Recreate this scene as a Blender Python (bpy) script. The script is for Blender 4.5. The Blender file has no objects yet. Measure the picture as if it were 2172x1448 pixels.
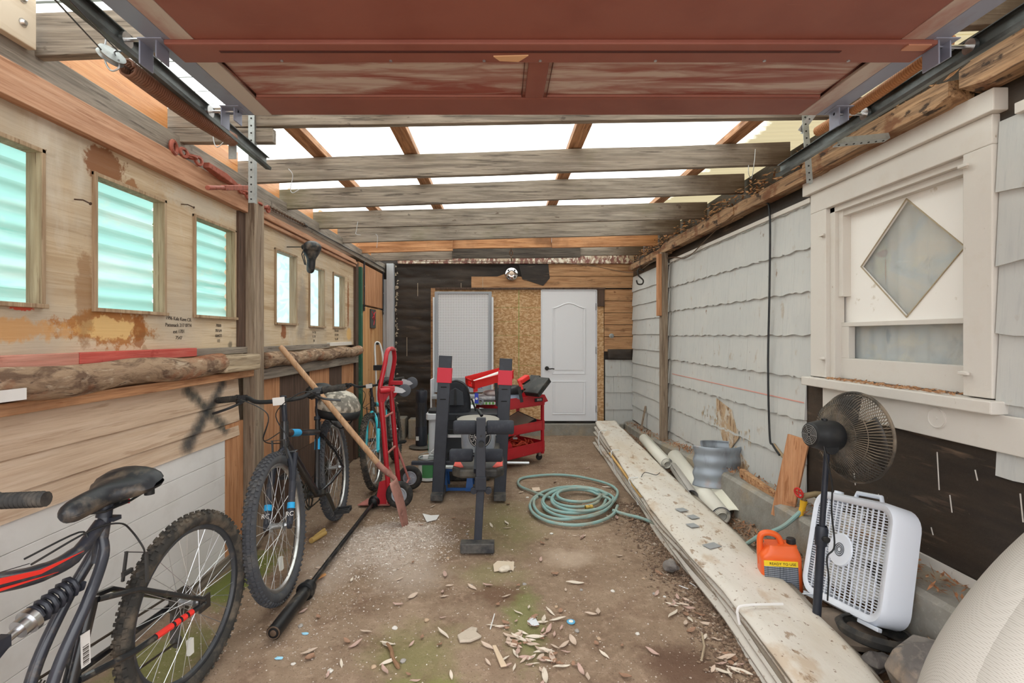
import bpy, bmesh, math, random
from math import sin, cos, pi, radians, sqrt
from mathutils import Vector as V, Matrix, noise as mn
random.seed(7)
sc = bpy.context.scene
COL = sc.collection

# ---------------------------------------------------------------- camera, sky, exposure
F, CX, CY, H = 1050.0, 1060.0, 712.0, 1.4
cam = bpy.data.cameras.new('camera'); camo = bpy.data.objects.new('camera', cam); COL.objects.link(camo)
camo.location = (0, 0, H); camo.rotation_euler = (pi/2, 0, 0)
cam.sensor_width = 36.0; cam.lens = F/2172*36.0
cam.shift_x = (1086-CX)/2172; cam.shift_y = -(724-CY)/2172
cam.clip_start = 0.02
sc.camera = camo
W = bpy.data.worlds.new('overcast_sky'); sc.world = W; W.use_nodes = True
bgn = W.node_tree.nodes['Background']
bgn.inputs[0].default_value = (0.96, 0.98, 1.0, 1)
# overcast sky: the zenith is about three times as bright as the horizon, dim below the horizon
_n = W.node_tree.nodes; _l = W.node_tree.links
_tc = _n.new('ShaderNodeTexCoord'); _sx = _n.new('ShaderNodeSeparateXYZ'); _mr = _n.new('ShaderNodeMapRange')
_mr.inputs[1].default_value = -.02; _mr.inputs[2].default_value = 1; _mr.inputs[3].default_value = 1.3; _mr.inputs[4].default_value = 3.1
_l.new(_tc.outputs['Generated'], _sx.inputs[0]); _l.new(_sx.outputs[2], _mr.inputs[0]); _l.new(_mr.outputs[0], bgn.inputs[1])
sun = bpy.data.lights.new('sun_through_cloud', 'SUN'); sun.energy = .8; sun.angle = radians(50); sun.color = (1, .96, .9)
suno = bpy.data.objects.new('sun_through_cloud', sun); COL.objects.link(suno); suno.rotation_euler = (radians(30), 0, radians(-18))
sc.view_settings.view_transform = 'Standard'; sc.view_settings.look = 'None'
sc.view_settings.gamma = 1; sc.view_settings.use_curve_mapping = False
sc.view_settings.exposure = 0.98

def P(px, py, D):
    return V(((px-CX)*D/F, D, H-(py-CY)*D/F))
def G(px, py, z=0.0):
    D = F*(H-z)/(py-CY); return P(px, py, D)

# ---------------------------------------------------------------- materials
def lin(h):
    h = h.lstrip('#'); o = []
    for i in (0, 2, 4):
        c = int(h[i:i+2], 16)/255
        o.append(c/12.92 if c <= .04045 else ((c+.055)/1.055)**2.4)
    return (*o, 1)
MATS = {}
def mk(name, col, rough=.7, metal=0, layers=(), bump=None, tl=0, alpha=1, spec=.4, voro=None, coat=0):
    """layers: ('n', (sx,sy,sz), lo, hi, colour, strength[, distortion]) noise stains
               ('b', (cx,cy,cz), (rx,ry,rz), colour, strength[, wobble]) one stain or painted shade with a place of its own
               ('w', axis, scale, colour, lo) thin bands;  ('v', (sx,sy,sz), [colours]) flakes"""
    if name in MATS: return MATS[name]
    m = bpy.data.materials.new(name); m.use_nodes = True; nt = m.node_tree; N = nt.nodes; L = nt.links
    bs = N['Principled BSDF']; tc = N.new('ShaderNodeTexCoord')
    rgb = N.new('ShaderNodeRGB'); rgb.outputs[0].default_value = lin(col); cur = rgb.outputs[0]
    def noise(scale, detail=6, rgh=.6, dist=0):
        mp = N.new('ShaderNodeMapping'); mp.inputs['Scale'].default_value = scale; L.new(tc.outputs['Object'], mp.inputs[0])
        t = N.new('ShaderNodeTexNoise'); t.inputs['Scale'].default_value = 1; t.inputs['Detail'].default_value = detail
        t.inputs['Roughness'].default_value = rgh; t.inputs['Distortion'].default_value = dist
        L.new(mp.outputs[0], t.inputs['Vector']); return t
    def mix(fac, c, st):
        nonlocal cur
        if st != 1:
            q = N.new('ShaderNodeMath'); q.operation = 'MULTIPLY'; q.inputs[1].default_value = st; L.new(fac, q.inputs[0]); fac = q.outputs[0]
        x = N.new('ShaderNodeMix'); x.data_type = 'RGBA'; L.new(fac, x.inputs[0]); L.new(cur, x.inputs[6])
        if isinstance(c, str): x.inputs[7].default_value = lin(c)
        else: L.new(c, x.inputs[7])
        cur = x.outputs[2]
    for l in layers:
        if l[0] == 'n':
            t = noise(l[1], dist=l[6] if len(l) > 6 else 0)
            r = N.new('ShaderNodeMapRange'); r.inputs[1].default_value = l[2]; r.inputs[2].default_value = l[3]; L.new(t.outputs[0], r.inputs[0])
            mix(r.outputs[0], l[4], l[5])
        elif l[0] == 'b':
            wob = l[5] if len(l) > 5 else .5
            s = N.new('ShaderNodeVectorMath'); s.operation = 'SUBTRACT'; s.inputs[1].default_value = l[1]; L.new(tc.outputs['Object'], s.inputs[0])
            d = N.new('ShaderNodeVectorMath'); d.operation = 'DIVIDE'; d.inputs[1].default_value = l[2]; L.new(s.outputs[0], d.inputs[0])
            ln = N.new('ShaderNodeVectorMath'); ln.operation = 'LENGTH'; L.new(d.outputs[0], ln.inputs[0])
            mr = min(x for x in l[2]); t = noise((1.2/mr,)*3 if mr < 1 else (4, 4, 4), 8, .7)
            q = N.new('ShaderNodeMath'); q.operation = 'MULTIPLY_ADD'; q.inputs[1].default_value = -wob*2; q.inputs[2].default_value = 1+wob; L.new(t.outputs[0], q.inputs[0])
            a = N.new('ShaderNodeMath'); a.operation = 'SUBTRACT'; L.new(q.outputs[0], a.inputs[0]); L.new(ln.outputs['Value'], a.inputs[1])
            r = N.new('ShaderNodeMapRange'); r.inputs[1].default_value = 0; r.inputs[2].default_value = l[6] if len(l) > 6 else .25; L.new(a.outputs[0], r.inputs[0])
            mix(r.outputs[0], l[3], l[4])
        elif l[0] == 'w':
            w = N.new('ShaderNodeTexWave'); w.bands_direction = l[1]; w.inputs['Scale'].default_value = l[2]; w.inputs['Distortion'].default_value = l[5] if len(l) > 5 else 0
            w.inputs['Detail'].default_value = 2
            L.new(tc.outputs['Object'], w.inputs[0])
            r = N.new('ShaderNodeMapRange'); r.inputs[1].default_value = l[4]; r.inputs[2].default_value = min(1, l[4]+.04); L.new(w.outputs['Fac'], r.inputs[0])
            mix(r.outputs[0], l[3], 1)
        elif l[0] == 'v':
            t0 = noise((3, 3, 3), 2)
            mp = N.new('ShaderNodeMapping'); mp.inputs['Scale'].default_value = l[1]; L.new(tc.outputs['Object'], mp.inputs[0])
            ad = N.new('ShaderNodeVectorMath'); ad.operation = 'MULTIPLY_ADD'; ad.inputs[1].default_value = (5, 5, 5); L.new(t0.outputs['Color'], ad.inputs[0]); L.new(mp.outputs[0], ad.inputs[2])
            v = N.new('ShaderNodeTexVoronoi'); v.inputs['Scale'].default_value = 1; L.new(ad.outputs[0], v.inputs['Vector'])
            cr = N.new('ShaderNodeValToRGB'); cr.color_ramp.interpolation = 'CONSTANT' if len(l) < 4 else 'LINEAR'
            e = cr.color_ramp.elements
            for i, c in enumerate(l[2]):
                p = i/len(l[2]); el = e[i] if i < 2 else e.new(p); el.position = p; el.color = lin(c)
            sx = N.new('ShaderNodeSeparateColor'); L.new(v.outputs['Color'], sx.inputs[0]); L.new(sx.outputs[0], cr.inputs[0])
            cur = cr.outputs[0]
    L.new(cur, bs.inputs['Base Color'])
    bs.inputs['Roughness'].default_value = rough; bs.inputs['Metallic'].default_value = metal
    bs.inputs['Specular IOR Level'].default_value = spec; bs.inputs['Coat Weight'].default_value = coat
    if bump:
        t = noise(bump[0], 8, .65); b = N.new('ShaderNodeBump'); b.inputs['Strength'].default_value = bump[1]; b.inputs['Distance'].default_value = bump[2]
        L.new(t.outputs[0], b.inputs['Height']); L.new(b.outputs[0], bs.inputs['Normal'])
    if tl or alpha < 1:
        out = N['Material Output']; last = bs.outputs[0]
        if tl:
            tr = N.new('ShaderNodeBsdfTranslucent'); L.new(cur, tr.inputs[0])
            ms = N.new('ShaderNodeMixShader'); ms.inputs[0].default_value = tl; L.new(last, ms.inputs[1]); L.new(tr.outputs[0], ms.inputs[2]); last = ms.outputs[0]
        if alpha < 1:
            tp = N.new('ShaderNodeBsdfTransparent')
            ms = N.new('ShaderNodeMixShader'); ms.inputs[0].default_value = alpha; L.new(tp.outputs[0], ms.inputs[1]); L.new(last, ms.inputs[2]); last = ms.outputs[0]
        L.new(last, out.inputs[0])
    MATS[name] = m; return m
def wood(name, col, dark, light, axis, rough=.75, extra=(), g=1.0):
    a = {'x': (1.8, 30, 30), 'y': (30, 1.8, 30), 'z': (30, 30, 1.8)}[axis]
    f = {'x': (4, 120, 120), 'y': (120, 4, 120), 'z': (120, 120, 4)}[axis]
    a = tuple(k*g for k in a)
    return mk(name, col, rough, 0, [('n', a, .42, .68, dark, .75, .6), ('n', tuple(k*1.7 for k in a), .45, .75, light, .55, .4), ('n', f, .48, .70, dark, .6), ('n', tuple(k*1.6 for k in a), .60, .645, dark, .8), ('n', (7, 7, 7), .68, .72, dark, .8), *extra], bump=(f, .35, .004))

GREYX = wood('weathered_grey_timber', '#94887a', '#4e453d', '#b9aea0', 'x', extra=[('b', (2.0, 4, 2.5), (.62, 30, 3), '#4a3829', .75, .7, .6), ('b', (-1.7, 4.1, 2.5), (.45, .6, 1), '#6c6a44', .55, .8, .6), ('n', (2, 2, 2), .58, .75, '#6f6a45', .35), ('n', (9, 30, 30), .66, .72, '#4a3526', .8)])  # brown shadow at the right rafter ends is painted into the timber colour
GREYY = wood('weathered_grey_timber_lengthwise', '#8b8074', '#544a42', '#aca193', 'y')
GREYZ = wood('weathered_grey_post_timber', '#93806c', '#5c4a3c', '#c0b09c', 'z')
ORX = wood('orange_new_timber', '#c08a5e', '#84522f', '#dcae84', 'x', extra=[('n', (3, 3, 3), .55, .7, '#6d4a33', .5)])
ORY = wood('orange_brown_timber', '#bd8a62', '#74472b', '#d9b08a', 'y', extra=[('n', (2, 2, 2), .56, .72, '#5c3a24', .55)])
ORZ = wood('orange_fir_board', '#c08a62', '#96613c', '#d8aa84', 'z')
ORB = wood('orange_veneer_board', '#d3935c', '#b87440', '#e0ae80', 'y', rough=.45)
TRIMW = wood('reddish_trim_moulding', '#bb8e70', '#95664a', '#d4ae92', 'y')
BRZ = wood('dark_brown_stained_board', '#594438', '#38281f', '#7a6252', 'z')
ROT = wood('rotten_brown_timber', '#a07c5a', '#452f20', '#cdaa84', 'y', extra=[('n', (5, 5, 9), .52, .6, '#6b3f22', .8), ('n', (9, 6, 12), .6, .64, '#2a1c12', .9)])
WHITE = mk('old_white_paint', '#d0cac2', .6, layers=[('n', (9, 9, 9), .55, .75, '#c9c0b4', .6), ('n', (30, 30, 14), .68, .74, '#8a7356', .75)], bump=((30, 30, 30), .25, .004))
WBOARD = mk('white_painted_panel', '#dedbd8', .5, layers=[('n', (5, 5, 5), .5, .8, '#c4beb8', .6)], bump=((30, 30, 30), .1, .002))
CONC = mk('old_concrete', '#96928a', .9, layers=[('n', (8, 8, 8), .4, .7, '#777269', .7), ('n', (3, 3, 3), .5, .65, '#a89478', .6), ('n', (50, 50, 50), .55, .8, '#b6b0a5', .6)], bump=((40, 40, 40), .5, .01))
TAR = mk('black_tar_paper', '#2e2722', .5, layers=[('n', (1.5, 1.5, 9), .42, .68, '#463a2f', .9), ('n', (2.5, 2.5, 18), .6, .74, '#766250', .8), ('n', (60, 60, 60), .7, .76, '#8a7d6c', .8)], bump=((5, 5, 14), .3, .02))
OSB = mk('osb_sheathing', '#c39c70', .75, layers=[('v', (34, 34, 70), ['#b0865a', '#c9a278', '#bb9266', '#d6b48c', '#b48a5e', '#cca880']), ('n', (70, 70, 30), .55, .7, '#8a5f38', .6)], bump=((60, 60, 60), .2, .003))
BLK = mk('satin_black_steel', '#272a33', .42, layers=[('n', (9, 9, 9), .5, .8, '#3b3e48', .6)])
BLKP = mk('black_plastic', '#1d1e20', .5, layers=[('n', (14, 14, 14), .52, .8, '#4a453f', .5)])
RUB = mk('dusty_black_rubber', '#2a2928', .85, layers=[('n', (20, 20, 20), .45, .75, '#5b534a', .75)], bump=((90, 90, 90), .3, .003))
FOAM = mk('dark_foam', '#33353c', .95, layers=[('n', (30, 30, 30), .5, .8, '#4e4f54', .5)])
CHR = mk('dull_chrome', '#c9cacc', .28, 1, layers=[('n', (15, 15, 15), .5, .8, '#8b857c', .6)])
ALU = mk('brushed_aluminium', '#b9bbbe', .38, .9)
GALV = mk('galvanised_steel', '#a9adad', .45, .75, layers=[('n', (14, 14, 14), .45, .7, '#6f6b62', .6), ('n', (6, 6, 6), .6, .7, '#7b5a3c', .5)])
TRACKM = mk('greasy_track_steel', '#777c7c', .5, .6, layers=[('n', (8, 3, 8), .45, .6, '#34332f', .8)])
REDP = mk('red_enamel', '#b3202c', .38, layers=[('n', (12, 12, 12), .5, .75, '#8d1f24', .5), ('n', (40, 40, 40), .68, .72, '#d88a86', .5)], coat=.2)
REDB = mk('bright_red_plastic', '#dc2a28', .4)
REDD = mk('dusty_faded_red', '#b5736a', .75, layers=[('n', (14, 14, 14), .45, .65, '#8c5048', .7)])
CONCW = mk('white_plastic', '#dcdfe4', .4, layers=[('n', (6, 6, 6), .5, .8, '#bfc3ca', .5)])

# ---------------------------------------------------------------- mesh builder
def frame(d, up=V((0, 0, 1))):
    d = d.normalized()
    if abs(d.dot(up)) > .98: up = V((0, 1, 0))
    x = d.cross(up).normalized(); y = x.cross(d).normalized(); return x, y, d
class MB:
    def __init__(s): s.v = []; s.f = []; s.sm = []
    def add(s, vs, fs, smooth=False):
        b = len(s.v); s.v += [V(p) for p in vs]; s.f += [tuple(b+i for i in f) for f in fs]; s.sm += [smooth]*len(fs); return s
    def box(s, a, b, M=None):
        (x0, y0, z0), (x1, y1, z1) = [min(p, q) for p, q in zip(a, b)], [max(p, q) for p, q in zip(a, b)]
        vs = [V((x, y, z)) for z in (z0, z1) for x, y in ((x0, y0), (x1, y0), (x1, y1), (x0, y1))]
        if M: vs = [M @ p for p in vs]
        return s.add(vs, [(3, 2, 1, 0), (4, 5, 6, 7), (0, 1, 5, 4), (1, 2, 6, 5), (2, 3, 7, 6), (3, 0, 4, 7)])
    def rbox(s, a, b, r=.01, M=None, n=3):
        """box with rounded vertical (z) corners"""
        (x0, y0, z0), (x1, y1, z1) = a, b; pts = []
        for cx, cy, a0 in ((x1-r, y1-r, 0), (x0+r, y1-r, 90), (x0+r, y0+r, 180), (x1-r, y0+r, 270)):
            for k in range(n+1):
                t = radians(a0+90*k/n); pts.append((cx+r*cos(t), cy+r*sin(t)))
        k = len(pts); vs = [V((x, y, z0)) for x, y in pts]+[V((x, y, z1)) for x, y in pts]
        if M: vs = [M @ p for p in vs]
        return s.add(vs, [tuple(range(k))[::-1], tuple(range(k, 2*k))]+[(i, (i+1) % k, k+(i+1) % k, k+i) for i in range(k)])
    def beam(s, a, b, w, h, up=V((0, 0, 1)), ends=None):
        a, b = V(a), V(b); x, y, d = frame(b-a, V(up)); w2, h2 = (w, h) if ends is None else ends
        vs = [a-x*w/2-y*h/2, a+x*w/2-y*h/2, a+x*w/2+y*h/2, a-x*w/2+y*h/2, b-x*w2/2-y*h2/2, b+x*w2/2-y*h2/2, b+x*w2/2+y*h2/2, b-x*w2/2+y*h2/2]
        return s.add(vs, [(0, 1, 2, 3), (7, 6, 5, 4), (0, 4, 5, 1), (1, 5, 6, 2), (2, 6, 7, 3), (3, 7, 4, 0)])
    def tube(s, pts, r, n=8, closed=False, cap=True):
        pts = [V(p) for p in pts]; m = len(pts); rs = r if isinstance(r, (list, tuple)) else [r]*m; vs = []; x = None
        for i, p in enumerate(pts):
            q0 = pts[(i-1) % m] if (closed or i) else p; q1 = pts[(i+1) % m] if (closed or i < m-1) else p
            d = (q1-q0).normalized()
            if x is None: x, y, _ = frame(d)
            else:
                x = (x-d*x.dot(d))
                x = x.normalized() if x.length > 1e-6 else frame(d)[0]
                y = x.cross(d)
            for k in range(n):
                t = 2*pi*k/n; vs.append(p+(x*cos(t)+y*sin(t))*rs[i])
        fs = [(i*n+k, i*n+(k+1) % n, ((i+1) % m)*n+(k+1) % n, ((i+1) % m)*n+k) for i in range(m if closed else m-1) for k in range(n)]
        s.add(vs, fs, True)
        if cap and not closed: 
            s.add(vs[:n], [tuple(range(n))]); s.add(vs[-n:], [tuple(range(n))[::-1]])
        return s
    def lathe(s, prof, o, ax=(0, 0, 1), n=24, a0=0, a1=360, sx=1, sy=1, smooth=True):
        o = V(o); x, y, d = frame(V(ax)); full = a1-a0 >= 360; k = n if full else n+1; vs = []
        for r, h in prof:
            for i in range(k):
                t = radians(a0+(a1-a0)*i/n); vs.append(o+d*h+x*r*cos(t)*sx+y*r*sin(t)*sy)
        fs = [(j*k+i, j*k+(i+1) % k, (j+1)*k+(i+1) % k, (j+1)*k+i) for j in range(len(prof)-1) for i in range(k if full else n)]
        return s.add(vs, fs, smooth)
    def disc(s, o, ax, r, th, n=24):
        return s.lathe([(0, -th/2), (r, -th/2), (r, th/2), (0, th/2)], o, ax, n, smooth=False)
    def prism(s, pts, ext):
        k = len(pts); e = V(ext); vs = [V(p) for p in pts]+[V(p)+e for p in pts]
        return s.add(vs, [tuple(range(k)), tuple(range(k, 2*k))[::-1]]+[(i, k+i, k+(i+1) % k, (i+1) % k) for i in range(k)])
    def torus(s, o, ax, R, r, n=40, m=10, sx=1):
        o = V(o); x, y, d = frame(V(ax)); pts = [o+(x*cos(2*pi*i/n)*sx+y*sin(2*pi*i/n))*R for i in range(n)]
        return s.tube(pts, r, m, closed=True)
    def grid(s, nu, nv, fn, smooth=True):
        vs = [V(fn(i/nu, j/nv)) for j in range(nv+1) for i in range(nu+1)]
        return s.add(vs, [(j*(nu+1)+i, j*(nu+1)+i+1, (j+1)*(nu+1)+i+1, (j+1)*(nu+1)+i) for j in range(nv) for i in range(nu)], smooth)
    def blob(s, o, r, seed=0, amp=.25, n=12, m=8, fr=1.6):
        o = V(o); vs = []; rx, ry, rz = r
        for j in range(m+1):
            ph = pi*j/m
            for i in range(n):
                t = 2*pi*i/n; u = V((sin(ph)*cos(t), sin(ph)*sin(t), cos(ph)))
                k = 1+amp*mn.noise(u*fr+V((seed*3.1, seed*1.7, seed))); vs.append(o+V((u.x*rx, u.y*ry, u.z*rz))*k)
        return s.add(vs, [(j*n+i, j*n+(i+1) % n, (j+1)*n+(i+1) % n, (j+1)*n+i) for j in range(m) for i in range(n)], True)
    def each(s, name, mat, parent=None, **k):
        """every loose piece becomes an object of its own"""
        key = {}; idx = []
        for p in s.v:
            q = (round(p.x, 5), round(p.y, 5), round(p.z, 5)); idx.append(key.setdefault(q, len(key)))
        par = list(range(len(key)))
        def fd(a):
            while par[a] != a: par[a] = par[par[a]]; a = par[a]
            return a
        for f in s.f:
            for i in f[1:]: par[fd(idx[i])] = fd(idx[f[0]])
        gr = {}
        for f, m in zip(s.f, s.sm): gr.setdefault(fd(idx[f[0]]), []).append((f, m))
        out = []
        for fs in gr.values():
            b = MB(); mp = {}
            for f, m in fs:
                for i in f:
                    if i not in mp: mp[i] = len(b.v); b.v.append(s.v[i])
                b.f.append(tuple(mp[i] for i in f)); b.sm.append(m)
            out.append(b.build(name, mat, parent, **k))
        return out
    def build(s, name, mat, parent=None, local=False, bevel=0, solid=0, label=None, sub=0):
        me = bpy.data.meshes.new(name)
        off = V((0, 0, 0))
        if parent is not None and not local:
            r = parent
            while r is not None: off += r.location; r = r.parent
        me.from_pydata([p-off for p in s.v], [], s.f); me.update()
        bm = bmesh.new(); bm.from_mesh(me); bmesh.ops.remove_doubles(bm, verts=bm.verts, dist=1e-5) if len(s.v) < 60000 else None
        bmesh.ops.recalc_face_normals(bm, faces=bm.faces); bm.to_mesh(me); bm.free()
        o = bpy.data.objects.new(name, me); COL.objects.link(o); me.materials.append(mat)
        if any(s.sm):
            me.polygons.foreach_set('use_smooth', [True]*len(me.polygons))
            try: me.set_sharp_from_angle(angle=radians(38))
            except Exception: pass
        if parent is not None: o.parent = parent
        if solid: q = o.modifiers.new('thickness', 'SOLIDIFY'); q.thickness = solid; q.offset = 0
        if bevel: q = o.modifiers.new('bevel', 'BEVEL'); q.width = bevel; q.segments = 2; q.limit_method = 'ANGLE'
        if sub: q = o.modifiers.new('subd', 'SUBSURF'); q.levels = sub; q.render_levels = sub
        if label: o['label'] = label
        return o
def tag(o, label, cat, group=None, kind=None):
    o['label'] = label; o['category'] = cat
    if group: o['group'] = group
    if kind: o['kind'] = kind
    return o
def struct(o, label=None, cat=None):
    o['kind'] = 'structure'
    if label: o['label'] = label
    if cat: o['category'] = cat
    return o
def thing(name, label, cat, loc=(0, 0, 0), group=None):
    o = bpy.data.objects.new(name, None); o.empty_display_size = .05; o.location = loc; COL.objects.link(o)
    return tag(o, label, cat, group)
def B(): return MB()
def text(body, size, o, right, up, mat, parent=None, name='lettering', ext=.0006, local=False, align='CENTER'):
    c = bpy.data.curves.new('t', 'FONT'); c.body = body; c.size = size; c.align_x = align; c.align_y = 'CENTER'; c.extrude = ext
    t = bpy.data.objects.new('t', c); COL.objects.link(t); dg = bpy.context.evaluated_depsgraph_get(); dg.update()
    me = bpy.data.meshes.new_from_object(t.evaluated_get(dg)); bpy.data.objects.remove(t)
    r = V(right).normalized(); u = V(up).normalized(); n = r.cross(u); M = Matrix((r, u, n)).transposed().to_4x4(); M.translation = V(o)
    me.transform(M); b = MB(); b.v = [v.co.copy() for v in me.vertices]; b.f = [tuple(p.vertices) for p in me.polygons]; b.sm = [False]*len(b.f)
    return b.build(name, mat, parent, local=local)
def spline(pts, n=6, closed=False):
    pts = [V(p) for p in pts]; m = len(pts); out = []
    for i in range(m if closed else m-1):
        p0 = pts[(i-1) % m] if (closed or i) else pts[0]; p1 = pts[i]; p2 = pts[(i+1) % m]; p3 = pts[(i+2) % m] if (closed or i+2 < m) else pts[-1]
        for k in range(n):
            t = k/n; out.append(.5*((2*p1)+(p2-p0)*t+(2*p0-5*p1+4*p2-p3)*t*t+(3*p1-p0-3*p2+p3)*t**3))
    if not closed: out.append(pts[-1])
    return out
def ss(a, b, x):
    t = max(0, min(1, (x-a)/(b-a))); return t*t*(3-2*t)
# ================================================================ SETTING
XL, XR, YB = -1.66, 1.90, 7.07
def bk(px, py, d=0): return V(((px-CX)*(YB-d)/F, YB-d, H-(py-CY)*(YB-d)/F))
def gz(x, y):
    n = .016*mn.noise(V((x*1.1, y*1.1, 0)))+.008*mn.noise(V((x*4, y*4, 3)))+.0035*mn.noise(V((x*14, y*14, 5)))+.002*mn.noise(V((x*40, y*40, 9)))
    n += .05*max(0, 1-(((x+.70)/.38)**2+((y-3.42)/.36)**2))
    berm = ss(1.5, 1.78, x+.05*mn.noise(V((y*3, 0, 1))))*(.10+.12*ss(4.2, 2.4, y))
    n += berm*(1+.25*mn.noise(V((x*6, y*6, 7))))
    n += .05*ss(-1.35, -1.6, x)*ss(3.2, 2.0, y)
    return n - .012
DIRT = mk('packed_dirt', '#86705c', .95, layers=[
    ('n', (1.6, 1.6, 1.6), .42, .66, '#a38c76', .8), ('n', (5, 5, 5), .5, .68, '#6c5140', .6), ('n', (28, 28, 28), .5, .72, '#b39a84', .55),
    ('n', (90, 90, 90), .58, .66, '#5a4435', .6),
    ('b', (-.74, 3.40, 0), (.42, .40, 1), '#c9bbaf', .85, .6, .5), ('b', (-1.02, 3.15, 0), (.26, .55, 1), '#b7a596', .6, .7, .6), ('b', (-.55, 2.95, 0), (.3, .3, 1), '#c0b0a2', .5, .7, .6),
    ('b', (.45, 3.15, 0), (.22, .16, 1), '#bda894', .6, .7, .6),
    ('b', (.06, 3.75, 0), (.34, .65, 1), '#7d7a4a', .6, .9, .8), ('b', (.12, 2.45, 0), (.13, .42, 1), '#747a44', .7, .9, .6), ('b', (-.38, 2.2, 0), (.28, .3, 1), '#7d7d48', .55, 1.0, .7),
    ('b', (-.30, 1.95, 0), (.22, .12, 1), '#7c8440', .7, .9, .6), ('b', (-.05, 2.95, 0), (.25, .2, 1), '#7f7c50', .5, 1.0, .7),
    ('b', (-1.5, 2.9, 0), (.16, .42, 1), '#66722c', .85, .8, .4), ('b', (-1.45, 2.1, 0), (.2, .35, 1), '#66722c', .6, .9, .5),
    ('b', (.78, 2.1, 0), (.22, .25, 1), '#5a3f30', .8, .7, .6), ('b', (.0, 2.7, 0), (.14, .16, 1), '#6b4f3c', .8, .8, .5),
    ('n', (140, 140, 140), .66, .72, '#e0d3c4', .6)], bump=((110, 110, 110), .6, .01))
b = B(); b.grid(150, 290, lambda u, v: V((-1.9+u*4.0, -.9+v*8.2, gz(-1.9+u*4.0, -.9+v*8.2))))
b.add([(-9, -7, -.06), (9, -7, -.06), (9, -.8, -.03), (-9, -.8, -.03)], [(0, 1, 2, 3)])
b.add([(-9, -.8, -.10), (-1.9, -.8, -.10), (-1.9, 14, -.10), (-9, 14, -.10)], [(0, 1, 2, 3)])
b.add([(2.1, -.8, -.10), (9, -.8, -.10), (9, 14, -.10), (2.1, 14, -.10)], [(0, 1, 2, 3)])
struct(b.build('floor', DIRT), 'packed brown dirt floor with moss and a pale gravel patch', 'floor')

# ---------------------------------------------------------------- translucent corrugated roof
ROOFM = mk('translucent_fibreglass_roof', '#e6e8e2', .5, tl=.9, layers=[('w', 'Y', 2.38, '#4a4c46', .80), ('n', (.6, 30, 1), .66, .72, '#77786c', .8), ('n', (2, 6, 1), .6, .75, '#c9cbb8', .5), ('b', (2.1, 4, 2.7), (.58, 9, 3), '#6e6346', .95, .35, .2)])
def roofz(x): return 2.60+(x+1.66)*.034
b = B(); b.grid(2, 760, lambda u, v: V((-1.95+u*4.1, -.4+v*7.75, roofz(-1.95+u*4.1)+.009*sin(2*pi*(v*7.75)/.066))))
struct(b.build('ceiling', ROOFM), 'translucent white corrugated roof sheet over the rafters', 'roof')

# ---------------------------------------------------------------- left wall
PLY = wood('stained_plywood', '#c8b294', '#a68a68', '#dccfb8', 'y', rough=.7, g=.35, extra=[
    ('n', (1.2, 1.6, 1.6), .46, .66, '#b0a596', .7), ('n', (3, 4, 1.2), .58, .72, '#d8d0c2', .6),
    ('b', (XL, 2.08, 2.12), (.3, .12, .07), '#7c4518', .85, .9, .15), ('b', (XL, 2.23, 2.06), (.3, .05, .05), '#8a5424', .8, .8, .2),
    ('b', (XL, 2.12, 1.435), (.3, .26, .09), '#a5692a', .9, 1.1, .2), ('b', (XL, 2.10, 1.43), (.3, .18, .05), '#dcb87c', .9, .9, .2), ('b', (XL, 2.28, 1.42), (.3, .04, .09), '#8e5420', .8, .9, .2),
    ('b', (XL, 1.98, 1.56), (.3, .05, .22), '#8a6038', .6, .8, .3), ('b', (XL, 1.5, 1.42), (.3, .5, .05), '#c88f4a', .7, .9, .3),
    ('b', (XL, 3.80, 1.43), (.3, .05, .06), '#8a4a20', .9, .9, .2), ('b', (XL, 5.42, 1.75), (.3, .035, .3), '#8a5020', .9, .9, .2), ('b', (XL, 5.45, 1.42), (.3, .10, .08), '#d8ab64', .8, .5, .3),
    ('n', (6, 2.2, 9), .60, .72, '#6e5434', .45), ('b', (XL, 4.15, 1.6), (.3, .13, .4), '#8f857a', .7, .7, .5), ('b', (XL, 2.75, 2.12), (.3, .4, .07), '#c6bfb0', .6, .9, .5),
    ('b', (XL, 1.72, 1.497), (.3, .05, .010), '#c8442c', .9, .8, .2), ('b', (XL, 3.05, 1.345), (.3, .03, .03), '#4a443c', .7, .7, .5)])
ZW0, ZW1 = 1.515, 2.055
wins = [(1.36, 1.785, ZW0, 2.06), (2.03, 2.44, ZW0, ZW1), (2.69, 3.09, 1.515, 2.045), (3.66, 4.02, 1.50, 2.035), (4.31, 4.66, 1.49, 2.01), (4.93, 5.27, 1.495, 2.02)]
def wall_panel(b, y0, y1, z0, z1, holes, x0, x1):
    c = y0
    for a, d, zz0, zz1 in holes:
        a -= .010; d += .010; zz0 -= .010; zz1 += .010
        b.box((x0, c, z0), (x1, a, z1)); b.box((x0, a, z0), (x1, d, zz0)); b.box((x0, a, zz1), (x1, d, z1)); c = d
    b.box((x0, c, z0), (x1, y1, z1))
b = B(); b.box((XL-.10, .55, -.1), (XL-.06, YB, 1.32)); b.box((XL-.10, 3.16, 1.32), (XL-.06, 3.38, 2.32)); b.box((XL-.10, 5.58, 1.32), (XL-.06, YB, 2.32)); wall_panel(b, .55, 3.20, 1.30, 2.24, wins[:3], XL-.045, XL); wall_panel(b, 3.34, 5.62, 1.30, 2.24, wins[3:], XL-.045, XL)
struct(b.build('wall_left', PLY), 'stained plywood upper left wall with six window openings', 'wall')
TEAL = mk('teal_corrugated_fibreglass', '#93c4bc', .5, tl=.5, layers=[('n', (3, 1.2, 9), .45, .7, '#c2d6d0', .7), ('n', (4, 4, 7), .62, .74, '#b9c2b0', .7), ('n', (2, 1, 16), .6, .7, '#6cb8ac', .8)])
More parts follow.
